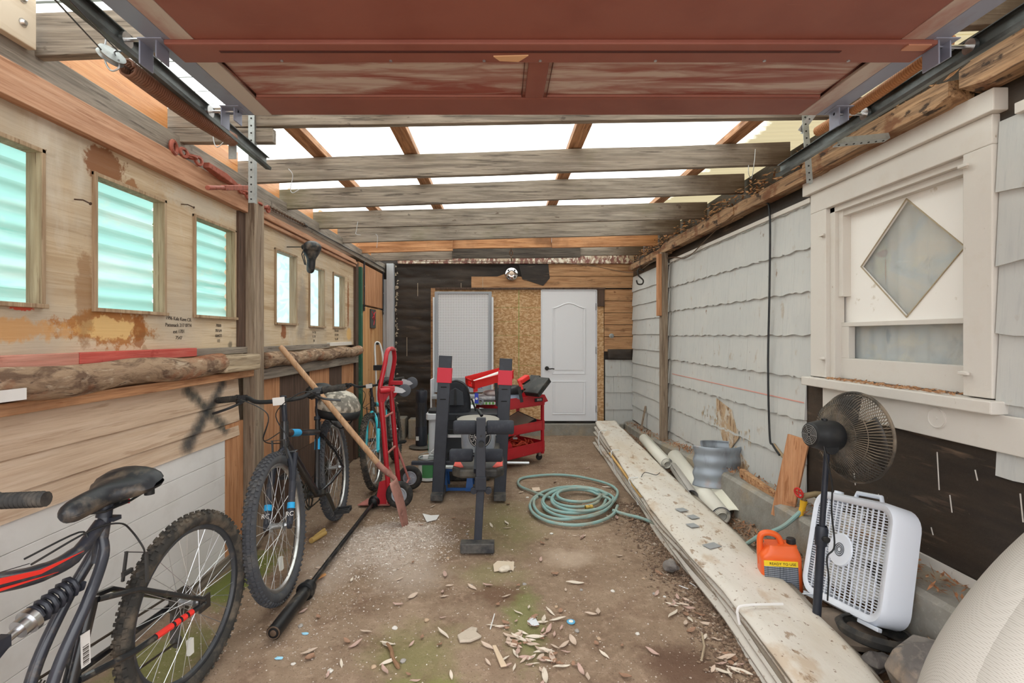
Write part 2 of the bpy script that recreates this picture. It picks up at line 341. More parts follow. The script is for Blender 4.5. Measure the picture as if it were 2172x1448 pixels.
FROST = mk('frosted_pale_pane', '#c4e2ea', .35, tl=.72, alpha=.72)
for i, (a, d, z0, z1) in enumerate(wins):
    b = B(); t = .016; x0, x1 = XL-.05, XL+.010
    b.box((x0, a-t*.3, z0-t), (x1+.012, d+t, z0)); b.box((x0, a-t, z1), (x1, d+t, z1+t)); b.box((x0, a-t, z0-t), (x1+.004, a, z1+t)); b.box((x0, d, z0), (x1, d+t, z1+t))
    fr = struct(b.build('window_%d' % (i+1), wood('tan_window_jamb', '#a88f72', '#7a5f46', '#c8b498', 'z'), bevel=.002), 'wooden framed opening in the plywood wall', 'window')
    fr['label'] = ['teal corrugated pane window cut off by the left edge of the photo', 'largest fully visible teal corrugated window above the brown stain', 'teal corrugated window just left of the tall timber post',
                   'pale frosted window just right of the tall timber post', 'pale frosted window behind the hanging bicycle saddle', 'pale frosted window nearest the green post'][i]
    b = B()
    if i < 3:
        b.grid(2, 90, lambda u, v: V((XL-.070+.012*sin(2*pi*(v*(z1-z0+.3)-.0)/.076), a-.04+u*(d-a+.08), z0-.15+v*(z1-z0+.3))))
        b.build('pane', TEAL, fr)
    else:
        b.box((XL-.055, a-.01, z0-.01), (XL-.050, d+.01, z1+.01)); b.build('pane', FROST, fr)
# shrubbery glimpsed through the frosted panes
LEAFG = mk('shrub_leaves', '#4f6a40', .7, tl=.3, layers=[('n', (4, 4, 4), .4, .6, '#7d9866', .7)])
b = B()
for k in range(900):
    c = V((-3.0+random.uniform(-.4, .4), random.uniform(3.2, 13.0), 1.2+random.random()**1.2*1.9)); d = V((random.gauss(0, 1), random.gauss(0, 1), random.gauss(0, 1))).normalized(); e = d.orthogonal().normalized()
    b.add([c-d*.09, c+e*.03, c+d*.09, c-e*.03], [(0, 1, 2, 3)])
tag(b.build('shrub_foliage', LEAFG), 'pale green shrub foliage outside, seen through the frosted left windows', 'foliage', kind='stuff')

# corner post, trims, plate and the lower cladding
def plank(name, mat, a, c, label, cat='board', bevel=.003, st=False, **k):
    o = B().box(a, c).build(name, mat, bevel=bevel)
    return struct(o, label, cat) if st else tag(o, label, cat, **k)
plank('trim_1', TRIMW, (XL, .55, 2.19), (XL+.045, 3.18, 2.31), 'wide reddish trim board along the top of the near plywood', 'trim', st=True)
b = B()
for k, (dz, dx) in enumerate(((0, .03), (.03, .045), (.055, .028))): b.box((XL, 3.34, 2.18+dz), (XL+dx, 5.62, 2.18+dz+.026))
struct(b.build('trim_2', TRIMW, bevel=.004), 'ribbed reddish moulding along the top of the far plywood', 'trim')
plank('wall_plate', GREYY, (XL-.12, .4, 2.30), (XL+.025, YB, 2.42), 'long weathered grey timber plate on top of the left wall', 'beam')
plank('timber_post', GREYZ, (XL, 3.20, .02), (XL+.075, 3.33, 2.30), 'tall weathered post with peeling white paint between the two left plywood panels', 'post')
plank('dark_stud', BRZ, (XL-.04, 3.12, 1.33), (XL+.018, 3.20, 2.19), 'dark brown stud edge against the left side of the timber post', 'board')
# strips above the log
SAL = wood('salmon_painted_strip', '#c98a78', '#a06a58', '#dcae9c', 'y'); REDST = wood('red_painted_strip', '#c4584c', '#a03c34', '#d98a7c', 'y')
plank('batten_strip', SAL, (XL, .6, 1.285), (XL+.03, 1.92, 1.335), 'salmon wooden strip over the log at the left edge', 'board')
plank('batten_strip', REDST, (XL, 1.92, 1.29), (XL+.034, 2.66, 1.335), 'red painted wooden strip on top of the log', 'board')
plank('batten_strip', GREYY, (XL, 2.66, 1.29), (XL+.03, 3.2, 1.33), 'short grey brown strip over the log beside the timber post', 'board')
plank('batten_strip', GREYY, (XL, 3.34, 1.285), (XL+.03, 4.75, 1.325), 'grey strip over the far log, right of the timber post', 'board')
plank('batten_strip', WHITE, (XL, 4.75, 1.30), (XL+.033, 5.45, 1.335), 'white painted strip under the two far frosted windows', 'board')
BARK = mk('peeled_bark_log', '#a58a70', .9, layers=[('n', (10, 5, 14), .45, .6, '#5f4636', .85, 1.5), ('n', (22, 9, 24), .55, .68, '#cdb9a0', .7, 1), ('n', (4, 3, 4), .55, .65, '#9a5a38', .7), ('n', (60, 20, 60), .6, .7, '#3d2c22', .8)], bump=((30, 9, 40), .9, .02))
def log(y0, y1, r, zc, name, label):
    b = B(); n = 40; pts = [(XL+.068, y0+(y1-y0)*i/n, zc+.008*sin(i*.5)) for i in range(n+1)]
    b.tube(pts, [r*(1+.10*mn.noise(V((i*.35, 2, y0)))) for i in range(n+1)], 18)
    return tag(b.build(name, BARK), label, 'log')
log(.6, 2.82, .056, 1.240, 'rail_log', 'rough bark covered log rail along the near left wall')
tag(B().beam((XL+.062, 2.80, 1.238), (XL+.062, 3.2, 1.235), .11, .10).build('squared_rail', wood('split_pale_log_end', '#b09c80', '#6a5844', '#d0c0a8', 'y'), bevel=.012), 'squared pale log section left of the timber post', 'log')
log(3.36, 5.6, .052, 1.232, 'rail_log', 'thinner flaky log rail on the far left wall, behind the shovel handle')
plank('ledger_strip', ORY, (XL, .6, 1.140), (XL+.072, 3.2, 1.183), 'long orange brown ledger strip under the near log', 'board')
plank('ledger_strip', GREYY, (XL, 3.34, 1.10), (XL+.055, 5.62, 1.175), 'cracked grey ledger strip under the far log', 'board')
o = B().box((XL+.125, .9, 1.195), (XL+.131, 1.60, 1.232)).build('white_tab', WBOARD); o['label'] = 'x'
tag(o, 'white painted metal tab on the log at the left edge', 'bracket')
XBL = []
for _k in range(9):
    _t = _k/8; XBL.append(('b', (XL, 2.62+.36*_t, 1.11-.27*_t), (.3, .052+.02*abs(_t-.5), .05), '#343a38', .85, .5, .8)); XBL.append(('b', (XL, 2.96-.34*_t, 1.12-.30*_t), (.3, .052+.03*_t, .05+.02*_t), '#30363a', .85, .5, .8))
SID = wood('tan_lap_siding', '#d0b79e', '#b0937a', '#dfccb8', 'y', rough=.7, g=.6, extra=[
    *XBL])
o = B()
for k, (z0, z1) in enumerate(((.775, .865), (.867, .985), (.987, 1.142))):
    o.add([(XL+.004, .6, z1), (XL+.004, 3.13, z1), (XL+.016, 3.13, z0), (XL+.016, .6, z0), (XL-.02, .6, z0), (XL-.02, 3.13, z0), (XL-.02, 3.13, z1), (XL-.02, .6, z1)], [(0, 1, 2, 3), (3, 2, 5, 4), (0, 7, 6, 1), (4, 5, 6, 7)])
tag(o.build('lap_siding', SID), 'tan lap siding under the log with a black spray painted X', 'siding')
b = B()
for k in range(7): b.box((XL-.02, .6, .03+k*.1065), (XL+.006, 2.98, .1345+k*.1065))
tag(b.build('painted_boarding', WBOARD, bevel=.0015), 'white painted board panel behind the full suspension bicycle', 'panel')
plank('plywood_strip', ORZ, (XL-.02, 2.98, .06), (XL+.008, 3.19, .86), 'upright orange plywood strip between white panel and timber post', 'board')
plank('baseboard_left', GREYY, (XL-.03, .6, -.08), (XL+.02, 3.2, .065), 'weathered sill board at the foot of the near left wall', 'baseboard', st=True)
cols = [(3.34, 3.72, ORZ, 'first orange vertical board right of the timber post'), (3.72, 4.30, BRZ, 'wide dark brown board behind the black bicycle stem'), (4.30, 4.80, ORZ, 'orange vertical board between two dark ones behind the bicycle helmet'),
        (4.80, 5.18, BRZ, 'narrow dark brown board on the far left wall'), (5.18, 5.60, ORZ, 'last orange vertical board before the green post')]
for a, d, m, lb in cols: plank('cladding_board', m, (XL-.02, a+.002, .46), (XL+.008, d-.002, 1.11), lb)
plank('cladding_board', BRZ, (XL-.02, 3.34, -.05), (XL+.004, 5.6, .458), 'low dark brown cladding behind the two leaning bicycles')
# green post, door panel in the far corner
GREENP = mk('dark_green_paint', '#2c5c48', .5, layers=[('n', (9, 9, 9), .6, .75, '#7aa88a', .5)])
plank('green_post', GREENP, (XL, 5.72, .0), (XL+.06, 5.79, 2.20), 'slim dark green post at the far end of the left wall', 'post', bevel=.004)
plank('brown_stud', BRZ, (XL-.03, 5.62, .0), (XL+.03, 5.72, 2.24), 'dark brown stud just left of the green post', 'post')
OSBW = wood('warped_orange_plywood', '#cf9d68', '#a3683a', '#e4c096', 'z', g=.35)
plank('plywood_sheet', OSBW, (XL-.03, 5.79, .0), (XL+.004, 7.0, 1.76), 'orange chipped plywood sheet in the far left corner under the brown one')
plank('upper_plywood_sheet', ORZ, (XL-.02, 5.79, 1.78), (XL+.012, 7.0, 2.27), 'upper orange panel between two black strap hinges')
for y, lb in ((6.0, 'long black strap hinge beside the green post'), (6.97, 'long black strap hinge beside the grey corner boards')):
    t = thing('strap_hinge', lb, 'hinge', (XL+.03, y, 2.30)); b = B(); b.box((XL+.014, y-.022, 1.70), (XL+.022, y+.022, 2.42)); b.build('strap', BLK, t, bevel=.002)
    b = B(); [b.disc((XL+.024, y, z), (1, 0, 0), .008, .008, 8) for z in (1.74, 2.0, 2.3)]; b.build('bolt_row', CHR, t)
t = thing('wall_plaque', 'small grey plaque with a red scrawl on the orange plywood', 'sign', (XL+.01, 6.42, 1.62))
B().box((XL+.006, 6.30, 1.50), (XL+.022, 6.55, 1.745)).build('board', mk('slate_grey_plaque', '#4c4a48', .7), t, bevel=.004)
b = B(); b.tube(spline([(XL+.024, 6.35, 1.71), (XL+.024, 6.42, 1.66), (XL+.024, 6.37, 1.63), (XL+.024, 6.45, 1.60), (XL+.024, 6.42, 1.54)], 4), .006, 5); b.tube(spline([(XL+.024, 6.50, 1.71), (XL+.024, 6.44, 1.67), (XL+.024, 6.49, 1.62)], 4), .006, 5); b.build('red_scrawl', mk('red_marker', '#d8333a', .6), t)
# pencilled notes on the plywood (right = +Y seen from the room)
INK = mk('pencil_note', '#4c443c', .8)
def note(lines, y, z, s, lab):
    t = thing('handwritten_note', lab, 'writing', (XL+.001, y, z))
    for k, l in enumerate(lines): text(l, s, (XL+.0012, y, z-k*s*1.25), (0, 1, .03*((k % 3)-1)), (0, 0, 1), INK, t, 'handwriting_line')
note(['1996 Kala Kave CR', 'Pattenack 217 0774', 'ext 1701', '7547'], 2.56, 1.487, .026, 'four pencilled lines on plywood below the middle teal window')
note(['700/8', '7015/4', '10/4/22', '1/2'], 2.92, 1.46, .024, 'faint pencilled numbers below the third teal window')
note(['7516 3/4', '17 8 7/4', '9 x 40', 'paint 8/7', '3 1 4'], 5.03, 1.45, .034, 'pencilled list below the last frosted window')
note(['1 4 7 8', '11 74', '28'], 4.42, 1.43, .03, 'faint pencilled numbers below the window behind the saddle')
for k, (p0, p1, lb) in enumerate((((152, 420), (186, 405), 'bent rusty nail in plywood between the first two teal windows'), ((381, 431), (407, 424), 'bent rusty nail in plywood above the third teal window'))):
    s = (CX-p0[0])/1.66; y = F/s; z = H-(p0[1]-CY)/s
    b = B(); a = V((XL-.01, y+.015, z)); b.tube([a, a+V((.05, -.01, -.006)), a+V((.085, -.02, -.022))], .003, 6); b.disc(a+V((.087, -.02, -.023)), (1, 0, -.3), .006, .003, 8); tag(b.build('bent_nail', mk('rusty_nail', '#4b382c', .8)), lb, 'nail')

# ---------------------------------------------------------------- back wall
def wrinkle(x, z): return .008*abs(sin(z*2*pi/.30+1.5*mn.noise(V((x*1.2, 0, z*2)))))**.5+.020*mn.noise(V((x*1.8, 1, z*5)))+.008*mn.noise(V((x*7, 3, z*14)))
b = B(); b.grid(110, 150, lambda u, v: V((-1.70+u*3.62, YB+.020-wrinkle(-1.7+u*3.62, v*2.5), v*2.5-.05)))
b.box((-1.75, YB+.05, -.1), (2.0, YB+.09, 2.62))
struct(b.build('wall_back', TAR), 'back wall covered in torn black tar paper', 'wall')
# orange sheathing boards
BRD = wood('old_sheathing_board', '#bf9168', '#7c5232', '#dbb78c', 'x', extra=[('n', (5, 12, 12), .58, .68, '#5f4530', .7)])
def bbox(name, mat, p0, p1, d0, d1, label, cat='board', bevel=.003, **k):
    a, c = bk(*p0), bk(*p1); return tag(B().box((a.x, YB-d0, a.z), (c.x, YB-d1, c.z)).build(name, mat, bevel=bevel), label, cat, **k)
rows = [(560, 586, 1163, 1343, 'topmost bare sheathing board right of the wall light'), (587, 611, 1000, 1343, 'long bare sheathing board directly above the white door'),
        (614, 638, 1281, 1343, 'first short sheathing board right of the door head'), (639, 663, 1281, 1343, 'second short sheathing board right of the door'), (664, 688, 1281, 1343, 'third short sheathing board right of the door'),
        (689, 713, 1281, 1343, 'fourth short sheathing board right of the door'), (714, 745, 1281, 1343, 'lowest sheathing board right of the door handle height')]
for y0, y1, x0, x1, lb in rows: bbox('sheathing_board', BRD, (x0, y0), (x1, y1), 0, .032, lb)
b = B(); pts = [(1010, 612), (1020, 604), (1052, 588), (1075, 580), (1110, 590), (1150, 600), (1165, 612)]
b.prism([bk(x, y, .0) for x, y in pts], (0, -.034, 0)); tag(b.build('sheathing_fragment', BRD), 'torn edged bare board patch just below the wall light', 'board')
b = B(); b.prism([bk(x, y, .036) for x, y in [(1100, 561), (1163, 560), (1166, 590), (1152, 606), (1128, 598), (1108, 592)]], (0, -.004, 0)); tag(b.build('tar_paper_flap', TAR), 'loose black tar paper flap right of the wall light', 'paper')
b = B(); PAINTED = mk('peeling_pink_white_paint', '#b9a48e', .8, layers=[('n', (14, 9, 9), .45, .52, '#7a4a44', .9), ('n', (18, 9, 12), .52, .58, '#e5dccb', .9), ('n', (8, 8, 8), .6, .7, '#4a3a30', .8)])
a, c = bk(845, 560), bk(1343, 545); b.box((a.x, YB-.06, a.z), (c.x, YB, c.z+.02)); tag(b.build('header_board', PAINTED, bevel=.004), 'rotted header board with flaking pink and white paint atop back wall', 'board')
# opening framing: OSB infill, studs
bbox('chipboard_sheet', OSB, (924, 614), (1148, 905), .0, .022, 'chipboard sheet filling the wall between pegboard and white door', 'panel')
bbox('osb_strip', OSB, (1266, 614), (1280, 892), 0, .024, 'narrow chipboard strip right of the white door', 'panel')
b = B()
for px in (1100.5,):
    a = bk(px, 614, .0225); c = bk(px, 905, .0225); b.box((a.x-.004, a.y-.001, c.z), (a.x+.004, a.y, a.z))
for py in (652, 682, 711, 775): a = bk(1048, py, .0225); c = bk(1147, py, .0225); b.box((a.x, a.y-.001, a.z-.0015), (c.x, a.y, a.z+.0015))
tag(b.build('green_grid_marks', mk('green_print', '#7f9a4c', .8)), 'green printed guide lines on the chipboard sheet', 'marking')
bbox('jamb_stud', BRD, (915, 612), (924, 905), 0, .06, 'brown timber stud left of the pegboard display', 'post')
bbox('lintel_strip', BRZ, (915, 610.5), (1283, 614.5), 0, .055, 'thin dark lintel strip above chipboard and white door', 'board')
bbox('jamb_stud', BRZ, (1266, 614), (1281, 650), .024, .05, 'short dark brown timber block at the top right of the door', 'post')
# grey shingles right of door low
SH = mk('pale_grey_asbestos_shingle', '#bcbcb9', .85, layers=[('n', (3, 3, 3), .42, .7, '#c9c6c0', .6), ('n', (60, 60, 5), .52, .8, '#a5a7a8', .6), ('n', (9, 9, 6), .62, .70, '#a79580', .6), ('n', (14, 14, 10), .69, .73, '#7d6048', .85), ('n', (30, 30, 10), .73, .77, '#8a5c3e', .9)],
        bump=((100, 100, 6), .25, .003))
def shingle(b, x0, y0, x1, y1, z0, z1, n, seed, th=.017, amp=.006):
    """one shingle between ground-plan points, outward normal n, wavy lower edge"""
    a = V((x0, y0, 0)); c = V((x1, y1, 0)); n = V(n); k = 8; vs = []
    for i in range(k+1):
        p = a.lerp(c, i/k); w = amp*sin(seed+i*1.3)+amp*.6*mn.noise(V((i*.7, seed, 0)))
        lo = p+n*th+V((0, 0, z0+w)); hi = p+n*.002+V((0, 0, z1)); lb = p+V((0, 0, z0+w)); vs += [lb, lo, hi]
    b.add(vs, [(i*3+j, i*3+3+j, i*3+4+j, i*3+1+j) for i in range(k) for j in (0, 1)])
    b.add([vs[0], vs[1], vs[2]], [(0, 1, 2)]); b.add(vs[-3:], [(0, 1, 2)])
b = B(); z = .12
for k, (z0, z1) in enumerate(((.13, .36), (.355, .60), (.595, .83), (.825, 1.06))):
    for (xa, xb) in (((1.50, 1.72), (1.722, 1.895)) if k % 2 else ((1.50, 1.62), (1.622, 1.895))): shingle(b, xa, YB-.02, xb, YB-.02, z0, z1, (0, -1, 0), k*2+xa)
tag(b.build('wall_shingles', SH), 'pale grey shingles low on the back wall right of the door', 'siding')
b = B(); b.grid(10, 6, lambda u, v: V((1.53+u*.36, YB-.045-.02*mn.noise(V((u*4, v*4, 0))), 1.06+v*.15))); tag(b.build('tar_paper_scrap', TAR, solid=.003), 'dark tar paper scrap between sheathing boards and grey shingles', 'paper')
# concrete step
a, c = bk(1070, 893), bk(1268, 925)
b = B(); b.box((a.x, YB-.10, -.05), (c.x+.35, YB, .155)); struct(b.build('trim_3', CONC, bevel=.006), 'low concrete footing under the white door', 'footing')
# door
DW = mk('white_door_paint', '#e4e5ea', .4)
a, c = bk(1149, 616, .04), bk(1264, 893, .04); x0, x1, z1, z0 = a.x, c.x, a.z, c.z+.004; yf = YB-.045
b = B(); b.box((x0, yf, z0), (x1, YB-.005, z1)); door = struct(b.build('door_1', DW, bevel=.003), 'white two panel interior door with arched upper panel', 'door')
w = x1-x0
def mould(pts, nm):
    b = B(); b.tube([V((p[0], yf-.001, p[1])) for p in pts], .009, 6, closed=True); b.build(nm, DW, door)
    b = B(); cx = sum(p[0] for p in pts)/len(pts); cz = sum(p[1] for p in pts)/len(pts)
    b.prism([V((cx+(p[0]-cx)*.86, yf, cz+(p[1]-cz)*.94)) for p in pts], (0, -.005, 0)); b.build('raised_field', DW, door, bevel=.003)
arch = [(x0+w*.20, z0+.67), (x1-w*.20, z0+.67), (x1-w*.20, z0+1.60)]
for k in range(1, 12):
    t = k/12; arch.append((x1-w*.20-(w*.6)*t, z0+1.60+.07*(.5-.5*cos(2*pi*t))))
arch.append((x0+w*.20, z0+1.60)); mould(arch, 'upper_moulding'); mould([(x0+w*.20, z0+.10), (x1-w*.20, z0+.10), (x1-w*.20, z0+.56), (x0+w*.20, z0+.56)], 'lower_moulding')
DK = mk('dark_bronze', '#2a2624', .35, .6)
k0 = bk(1160, 781, .06); b = B(); b.disc(k0+V((0, 0, 0)), (0, 1, 0), .030, .014, 20); b.tube([k0, k0+V((0, -.04, 0)), k0+V((.03, -.045, -.006)), k0+V((.07, -.045, -.001)), k0+V((.10, -.045, -.006))], .008, 8); b.build('door_handle', DK, door, label='dark bronze lever handle')
for zz in (z0+.17, z0+1.0, z0+1.62): B().box((x1-.004, yf-.006, zz-.05), (x1+.010, yf+.01, zz+.05)).build('hinge', DK, door)
b = B(); b.box((x0-.012, YB-.055, z0-.01), (x0-.002, YB, z1+.012)); b.box((x1+.004, YB-.055, z0-.01), (x1+.014, YB, z1+.012)); b.box((x0-.012, YB-.055, z1+.003), (x1+.014, YB, z1+.012)); b.build('door_frame', DW, door)
# white corner boards at left
for x0_, x1_, m_, lb in ((-1.655, -1.60, .06, 'outer grey white corner board at the far left corner'), (-1.598, -1.50, .09, 'wide grey white corner board left of the black tar paper')):
    plank('corner_board', mk('grey_white_corner_paint', '#b9bcc0', .6, layers=[('n', (30, 30, 4), .5, .8, '#9a9da2', .5)]), (x0_, YB-m_, .02), (x1_, YB, 2.42 if m_ > .06 else 2.2), lb)
plank('rubble_block', CONC, (-1.46, 6.75, -.02), (-1.30, 7.0, .27), 'rough concrete block standing left of the tower heater', 'block', bevel=.012)
plank('rubble_block', CONC, (-1.26, 6.80, -.02), (-1.02, 7.0, .25), 'pale concrete block standing behind the tower heater', 'block', bevel=.012)
# light fixture
t = thing('wall_light', 'round chrome wall light above the pegboard display', 'lamp', bk(1085, 581, .05)); c = bk(1085, 581, .045)
b = B(); b.lathe([(0, 0), (.092, 0), (.095, .015), (.085, .03), (.06, .045), (.045, .05), (0, .05)], c, (0, -1, 0), 28); b.build('base_plate', mk('polished_chrome', '#dcdcde', .12, 1), t)
b = B(); b.lathe([(.03, .05), (.034, .06), (.02, .075), (0, .078)], c, (0, -1, 0), 16); b.build('lamp_holder', mk('pale_peach_socket', '#e6cdb8', .5), t)
b = B(); [b.disc(c+V((.065*cos(q), -.043, .065*sin(q))), (0, 1, 0), .012, .012, 10) for q in (.8, 2.35, 3.9, 5.5)]; b.build('screw_cup', DK, t)

# ---------------------------------------------------------------- right wall
b = B(); wy0, wy1, wz0, wz1 = 2.03, 2.82, 1.16, 2.13
X1 = XR+.06
b.grid(130, 22, lambda u, v: V((XR+.002-.012*mn.noise(V((u*16, v*3, 2)))-.006*abs(sin(v*9+u*3)), .6+u*6.5, .05+v*1.08)))
b.box((XR+.02, .6, -.1), (X1, wy0, 2.62)); b.box((XR+.02, wy1, -.1), (X1, 7.12, 2.62)); b.box((XR+.02, wy0, -.1), (X1, wy1, wz0)); b.box((XR+.02, wy0, wz1), (X1, wy1, 2.62))
b.box((XR, .6, 2.2), (XR+.02, 7.1, 2.60))
struct(b.build('wall_right', TAR), 'right wall with black tar paper laid bare under the window', 'wall')
zc = [1.935-.265*k for k in range(8)]
b = B(); i = 0
for k in range(-1, 8):
    z0 = 1.935-.265*k; z1 = min(z0+.275, 2.215); y = 3.03+.0; z0c = max(z0, .20)
    yy = 3.05 if z0 < 1.12 else 2.99; seg = yy-(.12 if k % 2 else 0)
    if z1 <= z0c: continue
    if z0 < 0: continue
    while seg < 5.53:
        a = max(seg, yy); e = min(seg+.30, 5.53)
        if e-a > .02: shingle(b, XR-.006, a+.0006, XR-.006, e-.0006, z0c, z1, (-1, 0, 0), i)
        seg += .30; i += 1
tag(b.build('wall_shingles', SH), 'pale grey wavy edged shingles covering the middle of the right wall', 'siding')
b = B(); i = 0
for k in range(10):
    z0 = 2.02-.2*k; z1 = z0+.21
    if z0 < .2: z0 = .2
    if z1 > 2.23: z1 = 2.23
    if z1-z0 < .05: continue
    for a, e in (((5.56, 6.35), (6.352, 7.03)) if k % 2 else ((5.56, 6.0), (6.002, 7.03))): shingle(b, XR-.006, a, XR-.006, e-.002, z0, z1, (-1, 0, 0), i, amp=.003); i += 1
tag(b.build('wall_shingles', SH), 'pale grey shingles at the far end of the right wall behind the thin post', 'siding')
b = B(); i = 3
for k in range(5):
    z0 = 1.935-.265*k; z1 = min(z0+.275, 2.215)
    for a, e in (((.7, 1.12), (1.122, 1.50), (1.502, 1.875)) if k % 2 else ((.7, 1.35), (1.352, 1.875))): shingle(b, XR-.006, a, XR-.006, e, z0+.0, z1, (-1, 0, 0), i); i += 1
tag(b.build('wall_shingles', SH), 'grey shingles right of the white window at the photo edge', 'siding')
b = B(); i = 0
for a in (.75, 1.25, 1.85, 2.3, 2.75): shingle(b, XR-.004, a, XR-.004, a+.49 if a != 1.25 else 1.849, .12, .385, (-1, 0, 0), i*2, amp=.002); i += 1
tag(b.build('wall_shingles', SH), 'lowest row of grey shingles below the black tar paper, right of box fan', 'siding')
b = B(); b.box((XR-.014, .75, .385), (XR, 3.04, .425)); tag(b.build('sill_strip', WHITE), 'thin pale strip along the bottom edge of the tar paper', 'board')
RL = mk('red_chalk_line', '#d8988c', .8)
b = B(); b.box((XR-.0205, 3.06, .983), (XR-.0195, 5.40, .990)); tag(b.build('chalk_line', RL), 'faint red chalk line across the grey shingles', 'marking')
STA = mk('flaked_tan_patch', '#b59a7c', .9, layers=[('n', (25, 25, 6), .5, .6, '#7a5a40', .9), ('n', (12, 12, 12), .5, .6, '#c9c2b6', .8)])
for pts, lb in (([(3.90, .60), (4.02, .80), (4.30, .86), (4.28, .70), (4.15, .50), (4.05, .46)], "flaked tan patch on the shingles above the corrugated ring"), ([(3.72, .42), (3.95, .52), (4.02, .30), (3.85, .26)], "lower brown flaked patch behind the corrugated ring")):
    b = B(); b.prism([(XR-.022, y+.01*sin(y*90), z) for y, z in pts], (.004, 0, 0)); tag(b.build('flaked_patch', STA), lb, 'stain')
b = B()
for k in range(60):
    y = 3.7+random.random()*.9; z = .62+.12*(y-3.7)+random.gauss(0, .035); b.add([(XR-.0225, y, z), (XR-.0225, y+.012, z+.005), (XR-.0225, y+.006, z-.03-random.random()*.03)], [(0, 1, 2)])
tag(b.build('paint_flakes', mk('exposed_tan_flake', '#b8a080', .9)), 'row of small tan paint flakes on the grey shingles', 'flakes', kind='stuff')
plank('trim_4', WHITE, (XR-.03, 2.99, 2.205), (XR, 5.45, 2.235), 'pale strip along the top of the middle shingles', 'trim', st=True)
plank('trim_5', WHITE, (XR-.03, .7, 2.205), (XR, 1.80, 2.245), 'pale strip above the shingles right of the window', 'trim', st=True)
# foundation
b = B(); n = 24; vs = []
for i in range(n+1):
    y = .7+i*(YB-.7)/n; zt = .37-.19*ss(3.0, 6.9, y)+.012*mn.noise(V((y*2, 0, 0))); xo = 1.70+.06*ss(3, 7, y)
    vs += [V((xo, y, -.1)), V((xo+.01*mn.noise(V((y*3, 4, 0))), y, zt-.02)), V((xo+.02, y, zt)), V((XR+.01, y, zt+.02))]
b.add(vs, [(i*4+j, i*4+4+j, i*4+5+j, i*4+1+j) for i in range(n) for j in range(3)]); struct(b.build('baseboard_right', CONC), 'old concrete foundation ledge along the right wall', 'foundation')

# right wall window
win = struct(B().box((XR-.03, 1.88, wz1+.0002), (XR+.06, 2.98, 2.245)).box((XR-.03, 2.84, 1.16), (XR+.06, 2.98, 2.13)).box((XR-.03, 1.88, 1.16), (XR+.06, 2.0, 2.13)).build('window_7', WHITE, bevel=.004), 'white painted window with a diamond cut in its boarded upper sash', 'window')
B().box((XR-.005, 2.80, 1.16), (XR+.05, 2.84, 2.13)).box((XR+.015, 2.765, 1.62), (XR+.07, 2.80, 2.13)).box((XR-.005, 2.0, 2.10), (XR+.05, 2.84, 2.13)).box((XR+.02, 2.0, 2.07), (XR+.07, 2.80, 2.10)).box((XR-.005, 1.99, 1.16), (XR+.05, 2.015, 2.13)).build('inner_stop', WHITE, win, bevel=.002)
B().box((XR-.055, 1.85, 2.245), (XR+.02, 3.02, 2.33)).build('drip_board', WHITE, win, bevel=.004)
B().box((XR-.075, 1.84, 1.105), (XR+.06, 3.0, 1.155)).build('sill', WHITE, win, bevel=.005)
B().box((XR-.036, .7, .965), (XR-.02, 2.86, 1.105)).build('apron', WHITE, win, bevel=.004)
b = B(); dc = (2.385, 1.775); hw, hh = .30, .285; xs = XR+.062; y0, y1, z0, z1 = 1.99, 2.83, 1.465, 2.13
for xx in (xs, xs+.012):
    pass
o8 = [(y0, z0), (dc[0], z0), (y1, z0), (y1, dc[1]), (y1, z1), (dc[0], z1), (y0, z1), (y0, dc[1])]; dm = [(dc[0], dc[1]-hh), (dc[0]+hw, dc[1]), (dc[0], dc[1]+hh), (dc[0]-hw, dc[1])]
pts = o8+dm; vs = [V((xs, p[0], p[1])) for p in pts]+[V((xs+.012, p[0], p[1])) for p in pts]
ff = [(0, 1, 8, 11, 7), (1, 2, 3, 9, 8), (3, 4, 5, 10, 9), (5, 6, 7, 11, 10)]
b.add(vs, ff+[tuple(12+i for i in f)[::-1] for f in ff]+[(8+i, 8+(i+1) % 4, 20+(i+1) % 4, 20+i) for i in range(4)]); b.build('diamond_board', mk('white_board', '#ece8e2', .5, layers=[('n', (14, 14, 14), .66, .72, '#b6a68c', .5)]), win)
B().box((xs-.028, 1.99, 1.452), (xs+.01, 2.83, 1.475)).build('meeting_rail', WHITE, win, bevel=.002)
B().box((xs-.03, 1.99, 1.16), (xs+.012, 2.85, 1.275)).box((xs-.028, 2.745, 1.2751), (xs+.010, 2.85, 1.4519)).build('lower_sash', WHITE, win, bevel=.003)
b = B(); b.tube([(xs-.002, p[0], p[1]) for p in dm], .004, 5, closed=True); b.build('putty_edge', mk('old_putty', '#a99a80', .8), win)
gl = mk('window_glass', '#e8eeee', .03, alpha=.22, spec=1.0)
B().box((xs+.016, 1.99, 1.2), (xs+.019, 2.83, 2.12)).build('glass_pane', gl, win)
CUR = mk('faded_printed_cloth', '#cbbfae', .9, layers=[('n', (3, 2, 3), .42, .6, '#a9b2b6', .8, 1), ('n', (4, 3, 4), .55, .68, '#e0cda8', .8, 1), ('n', (3, 5, 5), .58, .7, '#8e8f92', .7, 1),
    ('b', (2.0, 2.64, 1.80), (.3, .07, .13), '#dcd8b0', .8, .4, .5), ('b', (2.0, 2.64, 1.84), (.3, .05, .025), '#a8685e', .8, .3, .4), ('b', (2.0, 2.63, 1.75), (.3, .014, .09), '#c98e68', .8, .3, .5), ('b', (2.0, 2.60, 1.40), (.3, .03, .05), '#5c6c88', .7, .5, .5)])
b = B(); b.grid(80, 6, lambda u, v: V((XR+.14+.008*sin(u*30)+.006*sin(u*77), 1.9+u*1.1, 1.1+v*1.1))); b.build('cloth_curtain', CUR, win)
